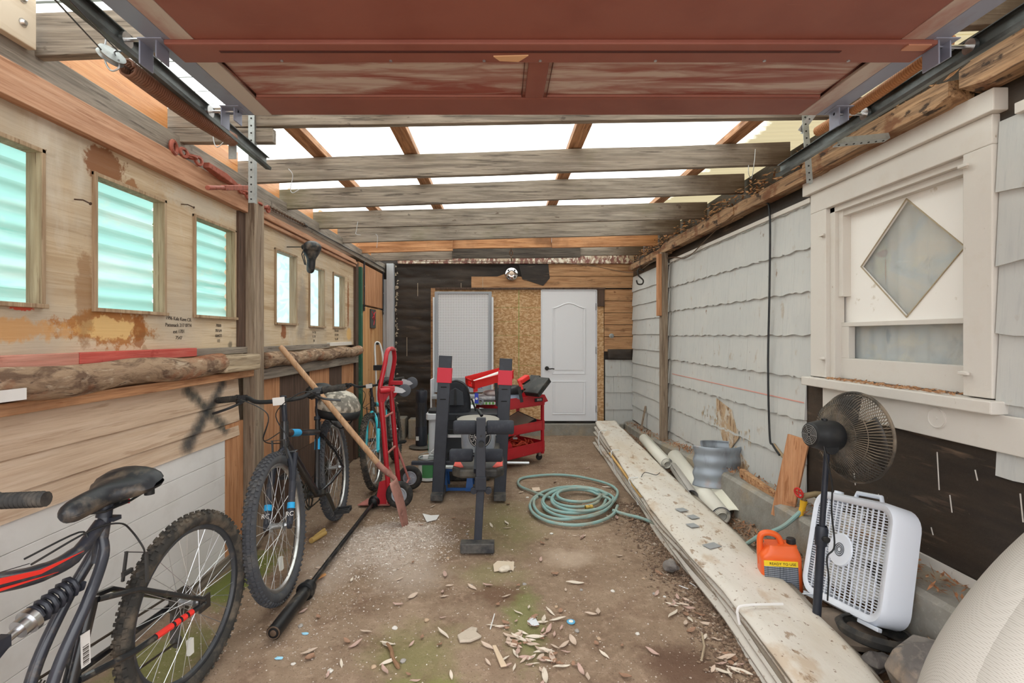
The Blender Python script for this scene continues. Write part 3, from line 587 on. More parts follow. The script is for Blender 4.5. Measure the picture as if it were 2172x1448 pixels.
B().box((XR+.05, 1.8, 1.0), (XR+.5, 1.82, 2.3)).box((XR+.05, 3.1, 1.0), (XR+.5, 3.12, 2.3)).box((XR+.5, 1.8, 1.0), (XR+.52, 3.1, 2.3)).box((XR+.05, 1.8, .99), (XR+.5, 3.1, 1.0)).build('inner_reveal', mk('dim_inner_wall', '#8c8478', .9), win)
for y, z in ((2.86, 1.98), (2.86, 1.27), (1.99, 2.08), (1.99, 1.25)): B().box((XR-.04, y-.012, z-.008), (XR-.02, y+.012, z+.008)).beam((XR-.045, y-.03, z), (XR-.045, y+.012, z), .012, .012).build('sash_clip', WHITE, win, bevel=.002)
b = B()
for k in range(260):
    y = random.uniform(2.02, 2.8); x = XR-.06+random.random()**1.5*.08; c = V((x, y, 1.158+random.random()*.008)); d = V((random.gauss(0, 1), random.gauss(0, 1), random.gauss(0, .3))).normalized()*random.uniform(.006, .018); e = d.orthogonal().normalized()*.004
    b.add([c-d, c+e, c+d, c-e], [(0, 1, 2, 3)])
LITM = mk('dry_leaf_crumbs', '#93694a', .9, layers=[('n', (30, 30, 30), .45, .6, '#c69a70', .8)])
tag(b.build('sill_litter', LITM), 'dry brown leaf crumbs on the white window sill', 'litter', kind='stuff')
# staple scars on tar paper
b = B()
for y, z, l in ((2.12, .82, .16), (2.06, .70, .07), (1.78, .78, .10), (2.62, .64, .06), (1.95, .85, .04), (1.62, .62, .05), (2.15, .55, .03), (2.45, .60, .03), (2.5, .3+.2, .03)): b.beam((XR-.018, y, z-l/2), (XR-.018, y+.01, z+l/2), .003, .003)
tag(b.build('staple_scars', WHITE), 'scattered thin white scratches on the black tar paper', 'marking', kind='stuff')
b = B(); n_ = 30; b.disc((XR-.038, 2.11, 1.05), (1, 0, 0), .044, .004, 30); b.torus((XR-.040, 2.11, 1.05), (1, 0, 0), .040, .002, 30, 6); b.disc((XR-.041, 2.11, 1.05), (1, 0, 0), .006, .004, 10); tag(b.build('round_cover', WHITE), 'round white painted cover plate below the window sill', 'cover')
# rotten top plate right, in broken pieces
for i, (ya, yb_, z0, z1, x0, x1, lb) in enumerate(((.5, 1.92, 2.335, 2.45, 1.78, 1.88, 'pale brown top plate piece above the white window'), (1.95, 2.9, 2.325, 2.42, 1.77, 1.87, 'chewed brown top plate piece right of the door track'),
        (2.7, 3.9, 2.32, 2.40, 1.80, 1.88, 'dark rotten top plate piece left of the hanging strap'), (3.8, 5.5, 2.31, 2.41, 1.79, 1.87, 'long rough top plate piece over the middle shingles'), (5.4, 6.9, 2.30, 2.38, 1.80, 1.88, 'far top plate piece above the hook'))):
    b = B(); n = 14; vs = []
    for k in range(n+1):
        y = ya+(yb_-ya)*k/n; w = .012*mn.noise(V((y*5, i, 0))); e = .25 if k in (0, n) else 1
        vs += [V((x0+w, y, z0+w*.8+(1-e)*.03)), V((x1, y, z0)), V((x1, y, z1)), V((x0+w, y, z1-w-(1-e)*.03))]
    b.add(vs, [(k*4+j, k*4+4+j, k*4+4+(j+1) % 4, k*4+(j+1) % 4) for k in range(n) for j in range(4)]+[(0, 1, 2, 3), tuple(len(vs)-4+j for j in (3, 2, 1, 0))])
    tag(b.build('top_plate', ROT), lb, 'beam')
b = B()
for k in range(700):
    y = random.uniform(1.5, 6.8); c = V((1.80+random.random()*.07, y, 2.42+random.random()*.10)); d = V((random.gauss(0, 1), random.gauss(0, 1), random.gauss(0, .5))).normalized()*random.uniform(.01, .035); e = d.orthogonal().normalized()*.008
    b.add([c-d, c+e, c+d, c-e], [(0, 1, 2, 3)])
tag(b.build('eave_debris', LITM), 'dry leaves and rot crumbs packed on the right top plate', 'litter', kind='stuff')
t = thing('thin_post', 'thin brown post standing against the right wall shingles', 'post', (1.80, 5.47, .18)); 
B().box((1.775, 5.43, .18), (1.845, 5.51, 2.32)).build('post', GREYZ, t, bevel=.004); B().box((1.735, 5.42, 1.62), (1.775, 5.49, 2.30)).build('packing_block', ORZ, t, bevel=.004, label='short orange timber block')

# ---------------------------------------------------------------- rafters and purlins
def rafter(D, zl, zr, h, mat, label, xl=-1.80, xr=1.88, w=.04, sag=0, name='rafter'):
    b = B(); n = 16; vs = []
    for k in range(n+1):
        u = k/n; x = xl+(xr-xl)*u; z0 = zl+(zr-zl)*(x+1.66)/3.5+.005*mn.noise(V((x*1.5, D, 0))); z1 = z0+h+.004*mn.noise(V((x*1.2, D, 4)))
        vs += [V((x, D-w/2, z0)), V((x, D+w/2, z0)), V((x, D+w/2, z1)), V((x, D-w/2, z1))]
    b.add(vs, [(k*4+j, k*4+4+j, k*4+4+(j+1) % 4, k*4+(j+1) % 4) for k in range(n) for j in range(4)]+[(0, 1, 2, 3), tuple(len(vs)-4+j for j in (3, 2, 1, 0))])
    return tag(b.build(name, mat, bevel=.003), label, 'beam')
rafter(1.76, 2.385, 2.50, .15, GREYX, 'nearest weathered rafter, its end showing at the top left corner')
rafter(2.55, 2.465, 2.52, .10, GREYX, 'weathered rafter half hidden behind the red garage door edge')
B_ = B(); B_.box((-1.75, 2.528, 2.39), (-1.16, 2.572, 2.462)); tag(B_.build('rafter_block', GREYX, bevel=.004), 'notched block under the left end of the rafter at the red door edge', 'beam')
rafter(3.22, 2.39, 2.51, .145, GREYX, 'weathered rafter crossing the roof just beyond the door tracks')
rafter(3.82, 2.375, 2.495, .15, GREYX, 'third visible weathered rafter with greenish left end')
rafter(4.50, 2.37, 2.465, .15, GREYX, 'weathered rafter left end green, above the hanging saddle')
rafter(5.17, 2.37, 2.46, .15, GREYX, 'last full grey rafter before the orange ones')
rafter(5.90, 2.385, 2.47, .13, ORX, 'new orange rafter left section near the back wall', xr=-.56)
rafter(5.94, 2.43, 2.475, .12, ORX, 'new orange rafter middle section with hanging chain', xl=-.56, xr=.62)
rafter(5.90, 2.40, 2.47, .14, ORX, 'pale orange rafter right section near the back wall', xl=.62)
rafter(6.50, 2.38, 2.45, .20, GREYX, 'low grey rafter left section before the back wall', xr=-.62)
rafter(6.46, 2.40, 2.43, .20, wood('charred_dark_beam', '#4e463e', '#2a2420', '#7c7468', 'x'), 'dark charred rafter middle section before the back wall', xl=-.62, xr=1.05)
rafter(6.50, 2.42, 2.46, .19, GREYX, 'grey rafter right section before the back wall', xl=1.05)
for x, lb in ((-1.17, 'leftmost purlin, its end peeking past the red door'), (-.58, 'purlin left of centre under the white roof'), (.49, 'purlin right of centre under the white roof'), (1.50, 'rightmost purlin under the brown stained roof edge')):
    b = B(); z = roofz(x)-.012
    b.box((x-.045, 2.30 if x > -1 else 2.3, z-.042), (x+.045, 6.6, z)); tag(b.build('purlin', ORY, bevel=.003), lb, 'beam')
bl = [(1.80, 2.50, 'largest orange veneer board beside the brown spring'), (2.60, 3.17, 'orange veneer board behind the red chain binder'), (3.27, 3.77, 'orange veneer board right of the perforated hanging strap'), (3.88, 4.45, 'orange veneer board over the steel cable, fourth from the left'),
      (4.56, 5.12, 'orange board with a small printed sticker'), (5.23, 5.85, 'small orange board near the new orange rafter'), (5.96, 6.45, 'smallest orange board next to the far corner')]
for i, (a, d, lb) in enumerate(bl):
    b = B(); b.prism([(XL-.035, a, 2.40), (XL-.035, d, 2.40), (XL-.035, d, 2.575), (XL-.035, a+(.3 if i == 0 else .08), 2.58), (XL-.035, a, 2.50)], (.018, 0, 0)); o = b.build('blocking_board', ORB, bevel=.002); tag(o, lb, 'board')
    if i == 4: B().box((XL-.016, 4.85, 2.47), (XL-.0155, 4.95, 2.53)).build('sticker', WBOARD, o, label='small white printed sticker')
t = thing('splice_board', 'rust stained pale board bolted over the plate at the top left corner', 'board', (XL+.03, 1.2, 2.5))
o = B().box((XL+.03, .7, 2.385), (XL+.06, 1.71, 2.56)).build('board', mk('rust_stained_pine', '#cfc0ac', .7, layers=[('b', (XL+.06, 1.55, 2.50), (.3, .12, .05), '#6c3c16', .9, .9, .2), ('n', (8, 3, 20), .5, .7, '#b39c80', .6)]), t, bevel=.003)
for y, z in ((1.66, 2.53), (1.66, 2.45)): B().lathe([(0, .012), (.007, .012), (.014, .003), (.014, 0), (0, 0)], (XL+.06, y, z), (1, 0, 0), 10).build('bolt', CHR, t)

# small fittings on the bare boards by the door
t = thing('round_fitting', 'small round metal fitting on the bare boards right of the door', 'fitting', bk(1297, 712, .04)); b = B(); b.lathe([(0, 0), (.034, 0), (.034, .008), (.018, .012), (.016, .03), (0, .03)], bk(1297, 712, .032), (0, -1, 0), 20); b.build('metal_disc', GALV, t)
b = B(); b.prism([bk(x, y, .05) for x, y in ((1300, 700), (1302, 701), (1303, 700), (1301, 699))], (0, -.002, 0)) if 0 else None
for k_, (px, y0, y1) in enumerate(((863, 715, 755), (886, 600, 628), (1024, 588, 612), (978, 600, 616))):
    a = bk(px, y0, .045); c = bk(px, y1, .045); B_ = B(); B_.beam(a, c, .006, .003, up=(0, 1, 0)); tag(B_.build('paper_tear', mk('pale_tear', '#b5a894', .8)), ['long pale vertical tear in the tar paper above the tower heater', 'pale vertical tear near the top left of the tar paper', 'short pale tear in the tar paper left of the wall light', 'short pale tear in the tar paper above the pegboard'][k_], 'tear')
b = B()
for k_ in range(60):
    z = .3+random.random()*2.1; x = -1.49+random.random()*.03; l = random.uniform(.01, .04); b.add([(x, YB-.05, z), (x+l, YB-.055, z+random.uniform(-.01, .02)), (x+l*.3, YB-.05, z+.03)], [(0, 1, 2)])
tag(b.build('torn_edge_fringe', MATS['pale_tear']), 'pale torn paint fringe where the tar paper meets the corner boards', 'fringe', kind='stuff')
# ================================================================ GARAGE DOOR, TRACKS, SPRINGS
RS = mk('oversprayed_red_door', '#8a5448', .55, layers=[('n', (3, 3, 3), .45, .7, '#764036', .6), ('n', (2, 60, 60), .66, .72, '#b08072', .5)])
RSP = mk('patchy_sprayed_door_panel', '#8c4c42', .55, layers=[('n', (1.6, 11, 1), .40, .54, '#c2b3a8', .85, .8), ('n', (2.6, 22, 1), .46, .60, '#93594e', .75, .5), ('b', (-.95, 1.75, 2.3), (.22, .3, 1), '#cfc4b8', .8, .8, .5), ('b', (1.22, 1.75, 2.3), (.25, .3, 1), '#bfb2a8', .7, .8, .6), ('b', (-.1, 1.75, 2.3), (.22, .2, 1), '#c0aea2', .6, .9, .6)])
GST = mk('blue_grey_steel', '#8f94a6', .45, .3, layers=[('n', (6, 3, 6), .55, .75, '#7d6a66', .6)])
PALE = mk('pale_oversprayed_edge', '#b8aba2', .5, layers=[('n', (5, 2, 5), .5, .66, '#96584c', .7)])
gd = thing('garage_door', 'raised red sprayed garage door overhead, patchy paint on its panels', 'garage door', (.145, 2.02, 2.3))
xl, xr, dz = -1.07, 1.36, 2.30
def section(ya, yb, recess):
    b = B(); b.box((xl, ya, dz+.016), (xr, yb, dz+.045)); b.box((xl+.14, ya, dz), (xr-.14, recess[0], dz+.016)); b.box((xl+.14, recess[1], dz), (xr-.14, yb, dz+.016)); b.box((.095, recess[0], dz), (.165, recess[1], dz+.016))
    sec = b.build('door_section', RS, gd, bevel=.004)
    for x0, x1 in ((xl+.14, .095), (.165, xr-.14)):
        b = B(); b.box((x0, recess[0], dz+.010), (x1, recess[1], dz+.014)); b.build('recessed_panel', RSP, sec)
        b = B(); b.tube([(x0+.012, recess[0]+.012, dz+.006), (x1-.012, recess[0]+.012, dz+.006), (x1-.012, recess[1]-.012, dz+.006), (x0+.012, recess[1]-.012, dz+.006)], .007, 6, closed=True); b.build('panel_moulding', RS, sec)
    for x0, x1, m in ((xl, xl+.07, GST), (xr-.07, xr, GST), (xl+.07, xl+.14, PALE), (xr-.14, xr-.07, PALE)):
        B().box((x0, ya, dz-.001), (x1, yb, dz+.016)).build('side_stile', m, sec, bevel=.002)
section(1.545, 2.02, (1.60, 1.88)); section(1.055, 1.535, (1.12, 1.29)); section(.55, 1.045, (.62, .92)); section(.05, .54, (.12, .42))
b = B(); b.box((xl+.05, 1.50, dz-.016), (xr-.03, 1.605, dz)); lip = b.build('seam_rail', RS, gd, bevel=.004)
B().box((xl+.2, 1.535, dz-.018), (xr-.3, 1.545, dz-.016)).build('seam_gap', mk('dark_gap_shadowed_paint', '#4c241e', .7), lip)
b = B(); [b.disc((x, 1.59, dz-.017), (0, 0, 1), .005, .004, 8) for x in (-.7, -.35, -.05, .13, .5, .85, 1.12)]; b.build('screw_row', ALU, gd)
b = B(); b.prism([(-.02, 1.56, dz-.017), (.09, 1.555, dz-.017), (.06, 1.59, dz-.017), (.0, 1.585, dz-.017)], (0, 0, -.004)); b.build('torn_tab', mk('bare_plywood_chip', '#d2a67e', .8), gd)
b = B(); b.box((1.24, 1.50, dz-.02), (1.31, 1.53, dz-.016)); b.build('hinge_plate', mk('bare_hinge', '#b9846a', .6), gd)
for sx in (-1, 1):
    x = xl+.01 if sx < 0 else xr-.01
    for y in (1.97, 1.53):
        b = B(); b.box((x-.035 if sx < 0 else x-.02, y-.03, dz-.075), (x-.030 if sx < 0 else x-.015, y+.03, dz)); b.box((x+.015, y-.03, dz-.055), (x+.020, y+.03, dz)); b.box((x-.035, y-.04, dz-.004), (x+.04, y+.04, dz+.0)); b.build('roller_bracket', GST, gd, bevel=.003)
        b = B(); xo = -1.155 if sx < 0 else 1.455; zr_ = 2.262+((2.49-y)*.05 if sx < 0 else (2.6-y)*.025)+.004; b.tube([(x+.02*-sx, y, zr_), (xo, y, zr_)], .006, 8); b.disc((xo, y, zr_), (1, 0, 0), .023, .012, 18); b.build('track_roller', CHR, gd)
def track(x, yend, sx, label):
    b = B(); zc = 2.262; prof = [(-.006, .032), (.010, .034), (.012, .026), (.012, .0), (.012, -.024), (-.012, -.028), (-.014, -.016)]
    t = thing('door_track', label, 'track', (x, yend, zc))
    vs = []; prof2 = [(x+sx*(a+.008), zc+c) for a, c in prof]
    for y in (.3, yend): vs += [V((a, y, c+(yend-y)*(.05 if sx < 0 else .025))) for a, c in prof2]
    k = len(prof); b.add(vs, [(i, i+1, k+i+1, k+i) for i in range(k-1)]); b.build('rail', TRACKM, t, solid=.003)
    b = B(); [b.disc((x+sx*.022, yend-.06-j*.16, zc+.004+(.06+j*.16)*(.05 if sx < 0 else .025)), (1, 0, 0), .005, .006, 8) for j in range(8)]; b.build('rivet_row', CHR, t); return t
tl = track(-1.155, 2.49, -1, 'left galvanised garage door track above the teal windows'); tr = track(1.455, 2.60, 1, 'right galvanised garage door track beside the white window')
def angle_strap(p0, p1, w, t_, label, up=(0, 1, 0)):
    t = thing('perforated_strap', label, 'strap', p1); b = B(); b.beam(p0, p1, w, .003, up=up); p0, p1 = V(p0), V(p1); sd = (p1-p0).normalized().cross(V(up)).normalized()
    b.beam(p0+sd*w/2+V(up)*.012, p1+sd*w/2+V(up)*.012, .003, .026, up=up); b.build('angle_iron', GALV, t)
    b = B(); n = int((p1-p0).length/.035); [b.disc(p0.lerp(p1, (i+.5)/n)-V(up)*.0018, V(up), .0045, .002, 8) for i in range(n)]; b.build('bolt_hole_row', mk('dark_bolt_hole', '#2c2a28', .9), t); return t
angle_strap((-1.262, 2.515, 2.56), (-1.262, 2.515, 2.075), .03, .003, 'perforated galvanised strap hanging from rafter, left of the white roof gap')
angle_strap((1.54, 2.50, 2.52), (1.565, 2.50, 2.17), .03, .003, 'perforated galvanised strap hanging beside the top left corner of the white window')
angle_strap((1.585, 2.46, 2.54), (1.53, 2.52, 2.44), .028, .003, 'second short perforated strap next to the right hanging strap')
angle_strap((1.47, 2.17, 2.235), (1.72, 2.20, 2.27), .03, .003, 'short perforated strap running from right track to the top plate', up=(0, .2, 1))
# springs
SPR = mk('rust_brown_spring', '#7c5340', .6, .2, layers=[('n', (6, 6, 6), .5, .75, '#a08878', .6)]); SPO = mk('orange_brown_spring', '#a8764e', .6, .2)
def spring(a, c, R, n, mat, label):
    a, c = V(a), V(c); t = thing('door_spring', label, 'spring', c); x, y, d = frame(c-a); L_ = (c-a).length; b = B(); pts = [a+d*L_*i/(n*10)+(x*cos(2*pi*i/10)+y*sin(2*pi*i/10))*R-V((0, 0, .012*sin(pi*i/(n*10)))) for i in range(n*10+1)]
    b.tube(pts, L_/n*.50, 5); b.build('coil', mat, t); return t
sp = spring(P(268, 142, 1.60), P(493, 296, 2.18), .026, 62, SPR, 'long rust brown coil spring hanging beside the left door track')
b = B(); a = P(493, 296, 2.18); b.box((a.x-.018, a.y+.0, a.z-.085), (a.x+.018, a.y+.004, a.z+.02)); b.build('end_bracket', GALV, sp, bevel=.001)
b = B(); a = P(268, 142, 1.60); b.tube(spline([a+V((0, .02, 0)), a+V((.0, -.03, .0)), a+V((0, -.05, .02)), a+V((.01, -.035, .03))], 4), .003, 6); b.build('end_hook', CHR, sp)
spring((1.41, 1.55, 2.325), (1.40, 2.18, 2.30), .018, 66, SPO, 'orange brown coil spring between red door and right track')
t = thing('pulley', 'round steel cable pulley with an open hook, left of the spring', 'pulley', P(236, 118, 1.55)); c = P(236, 118, 1.55)
ax = V((.75, -.35, .6)).normalized(); b = B(); b.lathe([(0, -.008), (.038, -.008), (.031, -.002), (.031, .002), (.038, .008), (0, .008)], c, ax, 26); b.build('sheave', GALV, t)
b = B(); b.tube(spline([c+V((-.016, 0, .055)), c+V((-.02, 0, .02)), c+V((-.018, .0, -.02)), c+V((0, 0, -.047)), c+V((.024, 0, -.038)), c+V((.022, 0, -.012))], 5), .0028, 7); b.tube([c+V((-.016, 0, .055)), c+V((-.012, .02, .07)), c+V((0, .05, .05))], .0025, 6); b.build('wire_hook', ALU, t)
b = B()
for q0, q1 in ((P(80, -40, .95), c+V((-.025, 0, .012))), (P(108, -40, .95), c+V((.02, 0, .015)))): b.tube([q0, q1], .0022, 5)
tag(b.build('steel_cable', mk('dark_wire_rope', '#4c4a48', .5, .6)), 'pair of thin steel cables running from the top left edge to the pulley', 'cable')
# chain binder on left wall plate
RC = mk('rusty_red_steel', '#a05848', .6, .2, layers=[('n', (40, 40, 40), .5, .66, '#6c3a28', .8), ('n', (20, 20, 20), .6, .7, '#c9867a', .5)])
def chain(b, pts, L_=.045, r=.006, w=.014):
    pts = [V(p) for p in pts]; k = 0
    for i in range(len(pts)-1):
        a, c = pts[i], pts[i+1]; n = max(1, int((c-a).length/(L_*.72)))
        for j in range(n):
            o = a.lerp(c, (j+.5)/n); x, y, d = frame(c-a); s = x if k % 2 else y; k += 1; ring = []
            for q in range(12):
                t_ = 2*pi*q/12; ring.append(o+d*(cos(t_)*(L_/2-w*.2))+s*sin(t_)*w)
            b.tube(ring, r, 5, closed=True)
    return b
t = thing('chain_binder', 'rusty red lever chain binder hung along the left wall plate', 'chain binder', P(480, 378, 2.75)); Dp = 2.78
b = chain(B(), [(XL+.045, 2.50, 2.335), (XL+.06, 2.66, 2.33)], .06, .009, .02); b.torus((XL+.04, 2.46, 2.335), (1, .2, 0), .03, .011, 20, 8); b.build('short_chain', RC, t)
b = B(); p = V((XL+.07, 2.68, 2.325)); q = V((XL+.075, 3.0, 2.30)); b.beam(p, p.lerp(q, .5), .035, .03, ends=(.05, .04)); b.beam(p.lerp(q, .5), q, .05, .04, ends=(.025, .02)); b.build('binder_body', RC, t, bevel=.004)
b = B(); c = P(525, 398, 2.86); e = P(440, 398, 2.30); b.beam(c, c.lerp(e, .65), .022, .026); b.tube([c.lerp(e, .6), e], [.010, .012], 8); b.build('binder_lever', RC, t, bevel=.003)
b = chain(B(), [(XL+.075, 3.0, 2.30), (XL+.06, 3.3, 2.27), (XL+.05, 3.46, 2.28)], .06, .009, .02); b.build('link_chain', RC, t)
b = chain(B(), [(XL+.05, 3.46, 2.30), (XL+.045, 4.0, 2.315), (XL+.04, 4.1, 2.32)], .034, .0045, .010); b.build('fine_chain', mk('brown_chain', '#6a5546', .5, .5), t)
b = B(); b.tube([(XL+.04, 4.1, 2.32), (XL+.035, 4.8, 2.33), (XL+.035, 6.1, 2.345), (XL+.03, 7.0, 2.35)], .005, 6); b.disc((XL+.04, 4.12, 2.32), (0, 1, 0), .014, .05, 8)
tag(b.build('steel_cable', MATS['dark_wire_rope']), 'dark steel cable running along the left wall plate to the far corner', 'cable')
def hook(pts, r, label, mat=None, name='wire_hook'): return tag(B().tube(spline(pts, 5), r, 6).build(name, mat or ALU), label, 'hook')
def pxs(D, *pp): return [P(x, y, D) for x, y in pp]
hook(pxs(2.5, (456, 262), (452, 285), (455, 305), (462, 312), (475, 300)), .0022, 'thin wire hook under the brown spring')
hook(pxs(3.17, (612, 358), (621, 372), (616, 400), (621, 409), (634, 402)), .0024, 'bent white wire hook on the rafter right of the hanging strap')
hook(pxs(4.45, (759, 470), (756, 488), (755, 496), (765, 498)), .0026, 'small white wire hook above the far left wall')
hook(pxs(5.14, (797, 496), (801, 503), (799, 525)), .0026, 'tiny wire dangling from the last full grey rafter')
hook(pxs(3.15, (1602, 316), (1600, 345), (1594, 378), (1588, 368), (1588, 350)), .0024, 'white wire loop hanging right below the rafter near the white roof edge')
b = B(); b.tube(spline(pxs(6.3, (1371, 575), (1363, 585), (1352, 575), (1351, 590)) if 0 else pxs(6.25, (1366, 574), (1355, 570), (1353, 582), (1364, 594), (1362, 602), (1353, 602), (1350, 594)), 6), .010, 8); b.tube(pxs(6.25, (1357, 570), (1358, 535)), .004, 6)
tag(b.build('hook', mk('dark_iron', '#35302c', .6)), 'black S shaped iron hook in the far right corner', 'hook')
b = chain(B(), [bk(1081, 508, .85)+V((0, 0, .03)), bk(1084, 530, .85), bk(1085, 555, .8)], .07, .008, .02); tag(b.build('hanging_chain', MATS['brown_chain']), 'short rusty chain hanging from the orange rafter above the wall light', 'chain')
b = B(); b.tube(spline([(XR-.046, 3.62, 2.34), (XR-.046, 3.46, 2.33), (XR-.046, 3.40, 2.24), (XR-.046, 3.40, 1.8), (XR-.046, 3.42, 1.2), (XR-.046, 3.40, .72), (XR-.046, 3.36, .66), (XR-.046, 3.28, .61)], 8), .007, 8)
tag(b.build('black_cable', BLKP), 'black cable running straight down the grey shingles', 'cable')
b = B(); b.tube([(XR-.035, 3.37, .66), (XR-.03, 3.27, .605), (XR-.03, 3.22, .60)], .011, 8); b.tube([(XR-.03, 3.235, .61), (XR-.02, 3.235, .43)], [.004, .012], 6); tag(b.build('cable_elbow', mk('rusty_conduit', '#9a8468', .8)), 'small rusty pipe elbow at the foot of the black cable', 'pipe')
b = B(); b.tube(spline([(XR-.03, 3.42, 2.32), (XR-.05, 3.9, 2.36), (XR-.05, 4.4, 2.27), (XR-.04, 4.9, 2.18), (XR-.05, 5.3, 2.24), (XR-.10, 5.8, 2.27), (XR-.1, 6.8, 2.27), (1.2, 6.98, 2.40), (.4, 6.97, 2.44), (-1.2, 6.97, 2.45)], 8), .005, 6)
tag(b.build('slack_cable', MATS['brown_chain']), 'slack brown cable sagging from the top plate along the back wall', 'cable')

# ================================================================ BICYCLES
TIRE = mk('muddy_tyre_rubber', '#34322f', .9, layers=[('n', (16, 16, 16), .45, .7, '#6f6355', .8)], bump=((70, 70, 70), .3, .003))
TIREB = mk('grey_black_tyre', '#45464a', .9, layers=[('n', (16, 16, 16), .5, .75, '#6d6862', .6)])
RIMA = mk('machined_rim', '#c6c7c6', .32, .85, layers=[('n', (9, 9, 9), .5, .7, '#8d8880', .5)]); RIMK = mk('black_rim', '#3a3c40', .45, layers=[('n', (9, 9, 9), .5, .7, '#6a625a', .6)])
FRK = mk('black_frame_gloss', '#1c1d20', .3, coat=.5, layers=[('n', (25, 25, 25), .58, .72, '#6a6156', .7)])
FRG = mk('charcoal_frame', '#30323a', .38, layers=[('n', (30, 30, 30), .56, .74, '#6a5f54', .6)], coat=.3)
SPK = mk('steel_spoke', '#d0d1d3', .3, .8)
def wheel(root, cx, R, tr, tire, rim, knobs=0, hubm=ALU, name='front_wheel', sprocket=False, refl=None):
    c = V((cx, 0, R)); b = B(); Rr = R-tr*2+.002
    b.lathe([(Rr+.004, -.012), (Rr-.012, -.009), (Rr-.018, 0), (Rr-.012, .009), (Rr+.004, .012)], c, (0, 1, 0), 48)
    w = b.build(name, rim, root, local=True, solid=.0015)
    b = B(); b.torus(c, (0, 1, 0), R-tr, tr, 56, 12)
    if knobs:
        for i in range(knobs):
            a = 2*pi*i/knobs
            for row, (off, tilt) in enumerate(((-.75, .7), (-.25, .2), (.25, -.2), (.75, -.7))):
                aa = a+(pi/knobs if row % 2 else 0); rad = V((cos(aa), 0, sin(aa))); tan = V((-sin(aa), 0, cos(aa)))
                nrm = (rad*cos(off)+V((0, 1, 0))*sin(off)); p = c+rad*(R-tr)+nrm*tr
                b.beam(p-nrm*.004, p+nrm*.006, .013, .010, up=tan)
    b.build('tyre', tire, w, local=True)
    b = B()
    for i in range(32):
        a = 2*pi*i/32; s = 1 if i % 2 else -1; ha = a+(.9 if i % 4 < 2 else -.9)
        b.tube([c+V((.022*cos(ha), s*.030, .022*sin(ha))), c+V(((Rr-.01)*cos(a), s*.002, (Rr-.01)*sin(a)))], .0012, 4, cap=False)
    b.build('spoke_set', SPK, w, local=True)
    b = B(); b.lathe([(0, -.05), (.008, -.05), (.012, -.034), (.026, -.031), (.014, -.027), (.014, .027), (.026, .031), (.012, .034), (.008, .05), (0, .05)], c, (0, 1, 0), 16); b.build('hub', hubm, w, local=True)
    if refl: b = B(); b.box((cx-.012, -.01, R-Rr*.62-.03), (cx+.012, .004, R-Rr*.62+.03)); b.build('reflector', mk('clear_reflector', '#d8d8d0', .3), w, local=True)
    if sprocket:
        b = B(); [b.disc(c+V((0, -.034-.005*k, 0)), (0, 1, 0), .058-.004*k, .002, 28) for k in range(7)]; b.build('sprocket_cluster', mk('dark_sprocket', '#5a5650', .45, .6), w, local=True)
    return w
def saddle_mesh(b, c, L_=.27, Wd=.15, tilt=0, d=V((1, 0, 0)), up=V((0, 0, 1))):
    """nose towards d"""
    s = up.cross(d).normalized(); nu, nv = 26, 16; c = V(c)
    def f(u, v):
        t = u*1.0; x = L_*(t-.42); hw = Wd/2*(1-ss(.30, .62, t)*.66); hw *= sqrt(max(0.02, 1-((t-.20)/.21)**2)) if t < .20 else (sqrt(max(0.02, 1-((t-.86)/.145)**2)) if t > .86 else 1)
        a = 2*pi*v; z = sin(a)*.040+(.016 if t < .3 else 0)*(1-abs(t-.12)*3)-.006*ss(.7, 1, t)
        if sin(a) < 0: z = sin(a)*.030
        e_ = min(1, hw/(Wd/2*(1-ss(.30, .62, t)*.66)))**.7; return c+d*x+s*(cos(a)*hw)+up*(z*e_)
    b.grid(nu, nv, f); b.add([f(1, k/nv) for k in range(nv)], [tuple(range(nv))]); b.add([f(0, k/nv) for k in range(nv)], [tuple(range(nv))]); return b
def pedal(root, o, par, mat=BLKP):
    b = B(); o = V(o); b.box(o+V((-.045, -.045, -.008)), o+V((-.035, .045, .012))); b.box(o+V((.035, -.045, -.008)), o+V((.045, .045, .012))); b.box(o+V((-.045, -.045, -.008)), o+V((.045, -.036, .012))); b.box(o+V((-.045, .036, -.008)), o+V((.045, .045, .012))); b.box(o+V((-.008, -.05, -.006)), o+V((.008, .05, .008)))
    p = b.build('pedal', mat, par, local=True, bevel=.002); b = B(); b.box(o+V((.045, -.028, -.004)), o+V((.047, .028, .008))); b.box(o+V((-.047, -.028, -.004)), o+V((-.045, .028, .008))); return p
def crankset(root, bb, ang=-60, R=.085, mat=None):
    bb = V(bb); m = mat or mk('dark_crank_steel', '#46443f', .4, .5)
    b = B()
    for rr, yy in ((R, -.050), (R*.85, -.043)):
        b.torus(bb+V((0, yy, 0)), (0, 1, 0), rr-.004, .003, 40, 6)
        for i in range(44): a = 2*pi*i/44; b.beam(bb+V((rr*cos(a)*.99, yy, rr*sin(a)*.99)), bb+V(((rr+.006)*cos(a), yy, (rr+.006)*sin(a))), .002, .005, up=(0, 1, 0))
    for i in range(5): a = 2*pi*i/5; b.beam(bb+V((0, -.046, 0)), bb+V((R*.95*cos(a), -.046, R*.95*sin(a))), .018, .004, up=(0, 1, 0))
    b.tube([bb+V((0, -.055, 0)), bb+V((0, .05, 0))], .019, 14)
    k = b.build('crankset', m, root, local=True)
    for s, an in ((-1, ang), (1, ang+180)):
        a = radians(an); e = bb+V((.17*cos(a), s*.075, .17*sin(a))); B().beam(bb+V((0, s*.062, 0)), e, .012, .024, up=(0, 1, 0), ends=(.012, .018)).build('crank_arm', m, k, local=True, bevel=.002); pedal(root, e+V((0, s*.05, 0)), k)
    return k
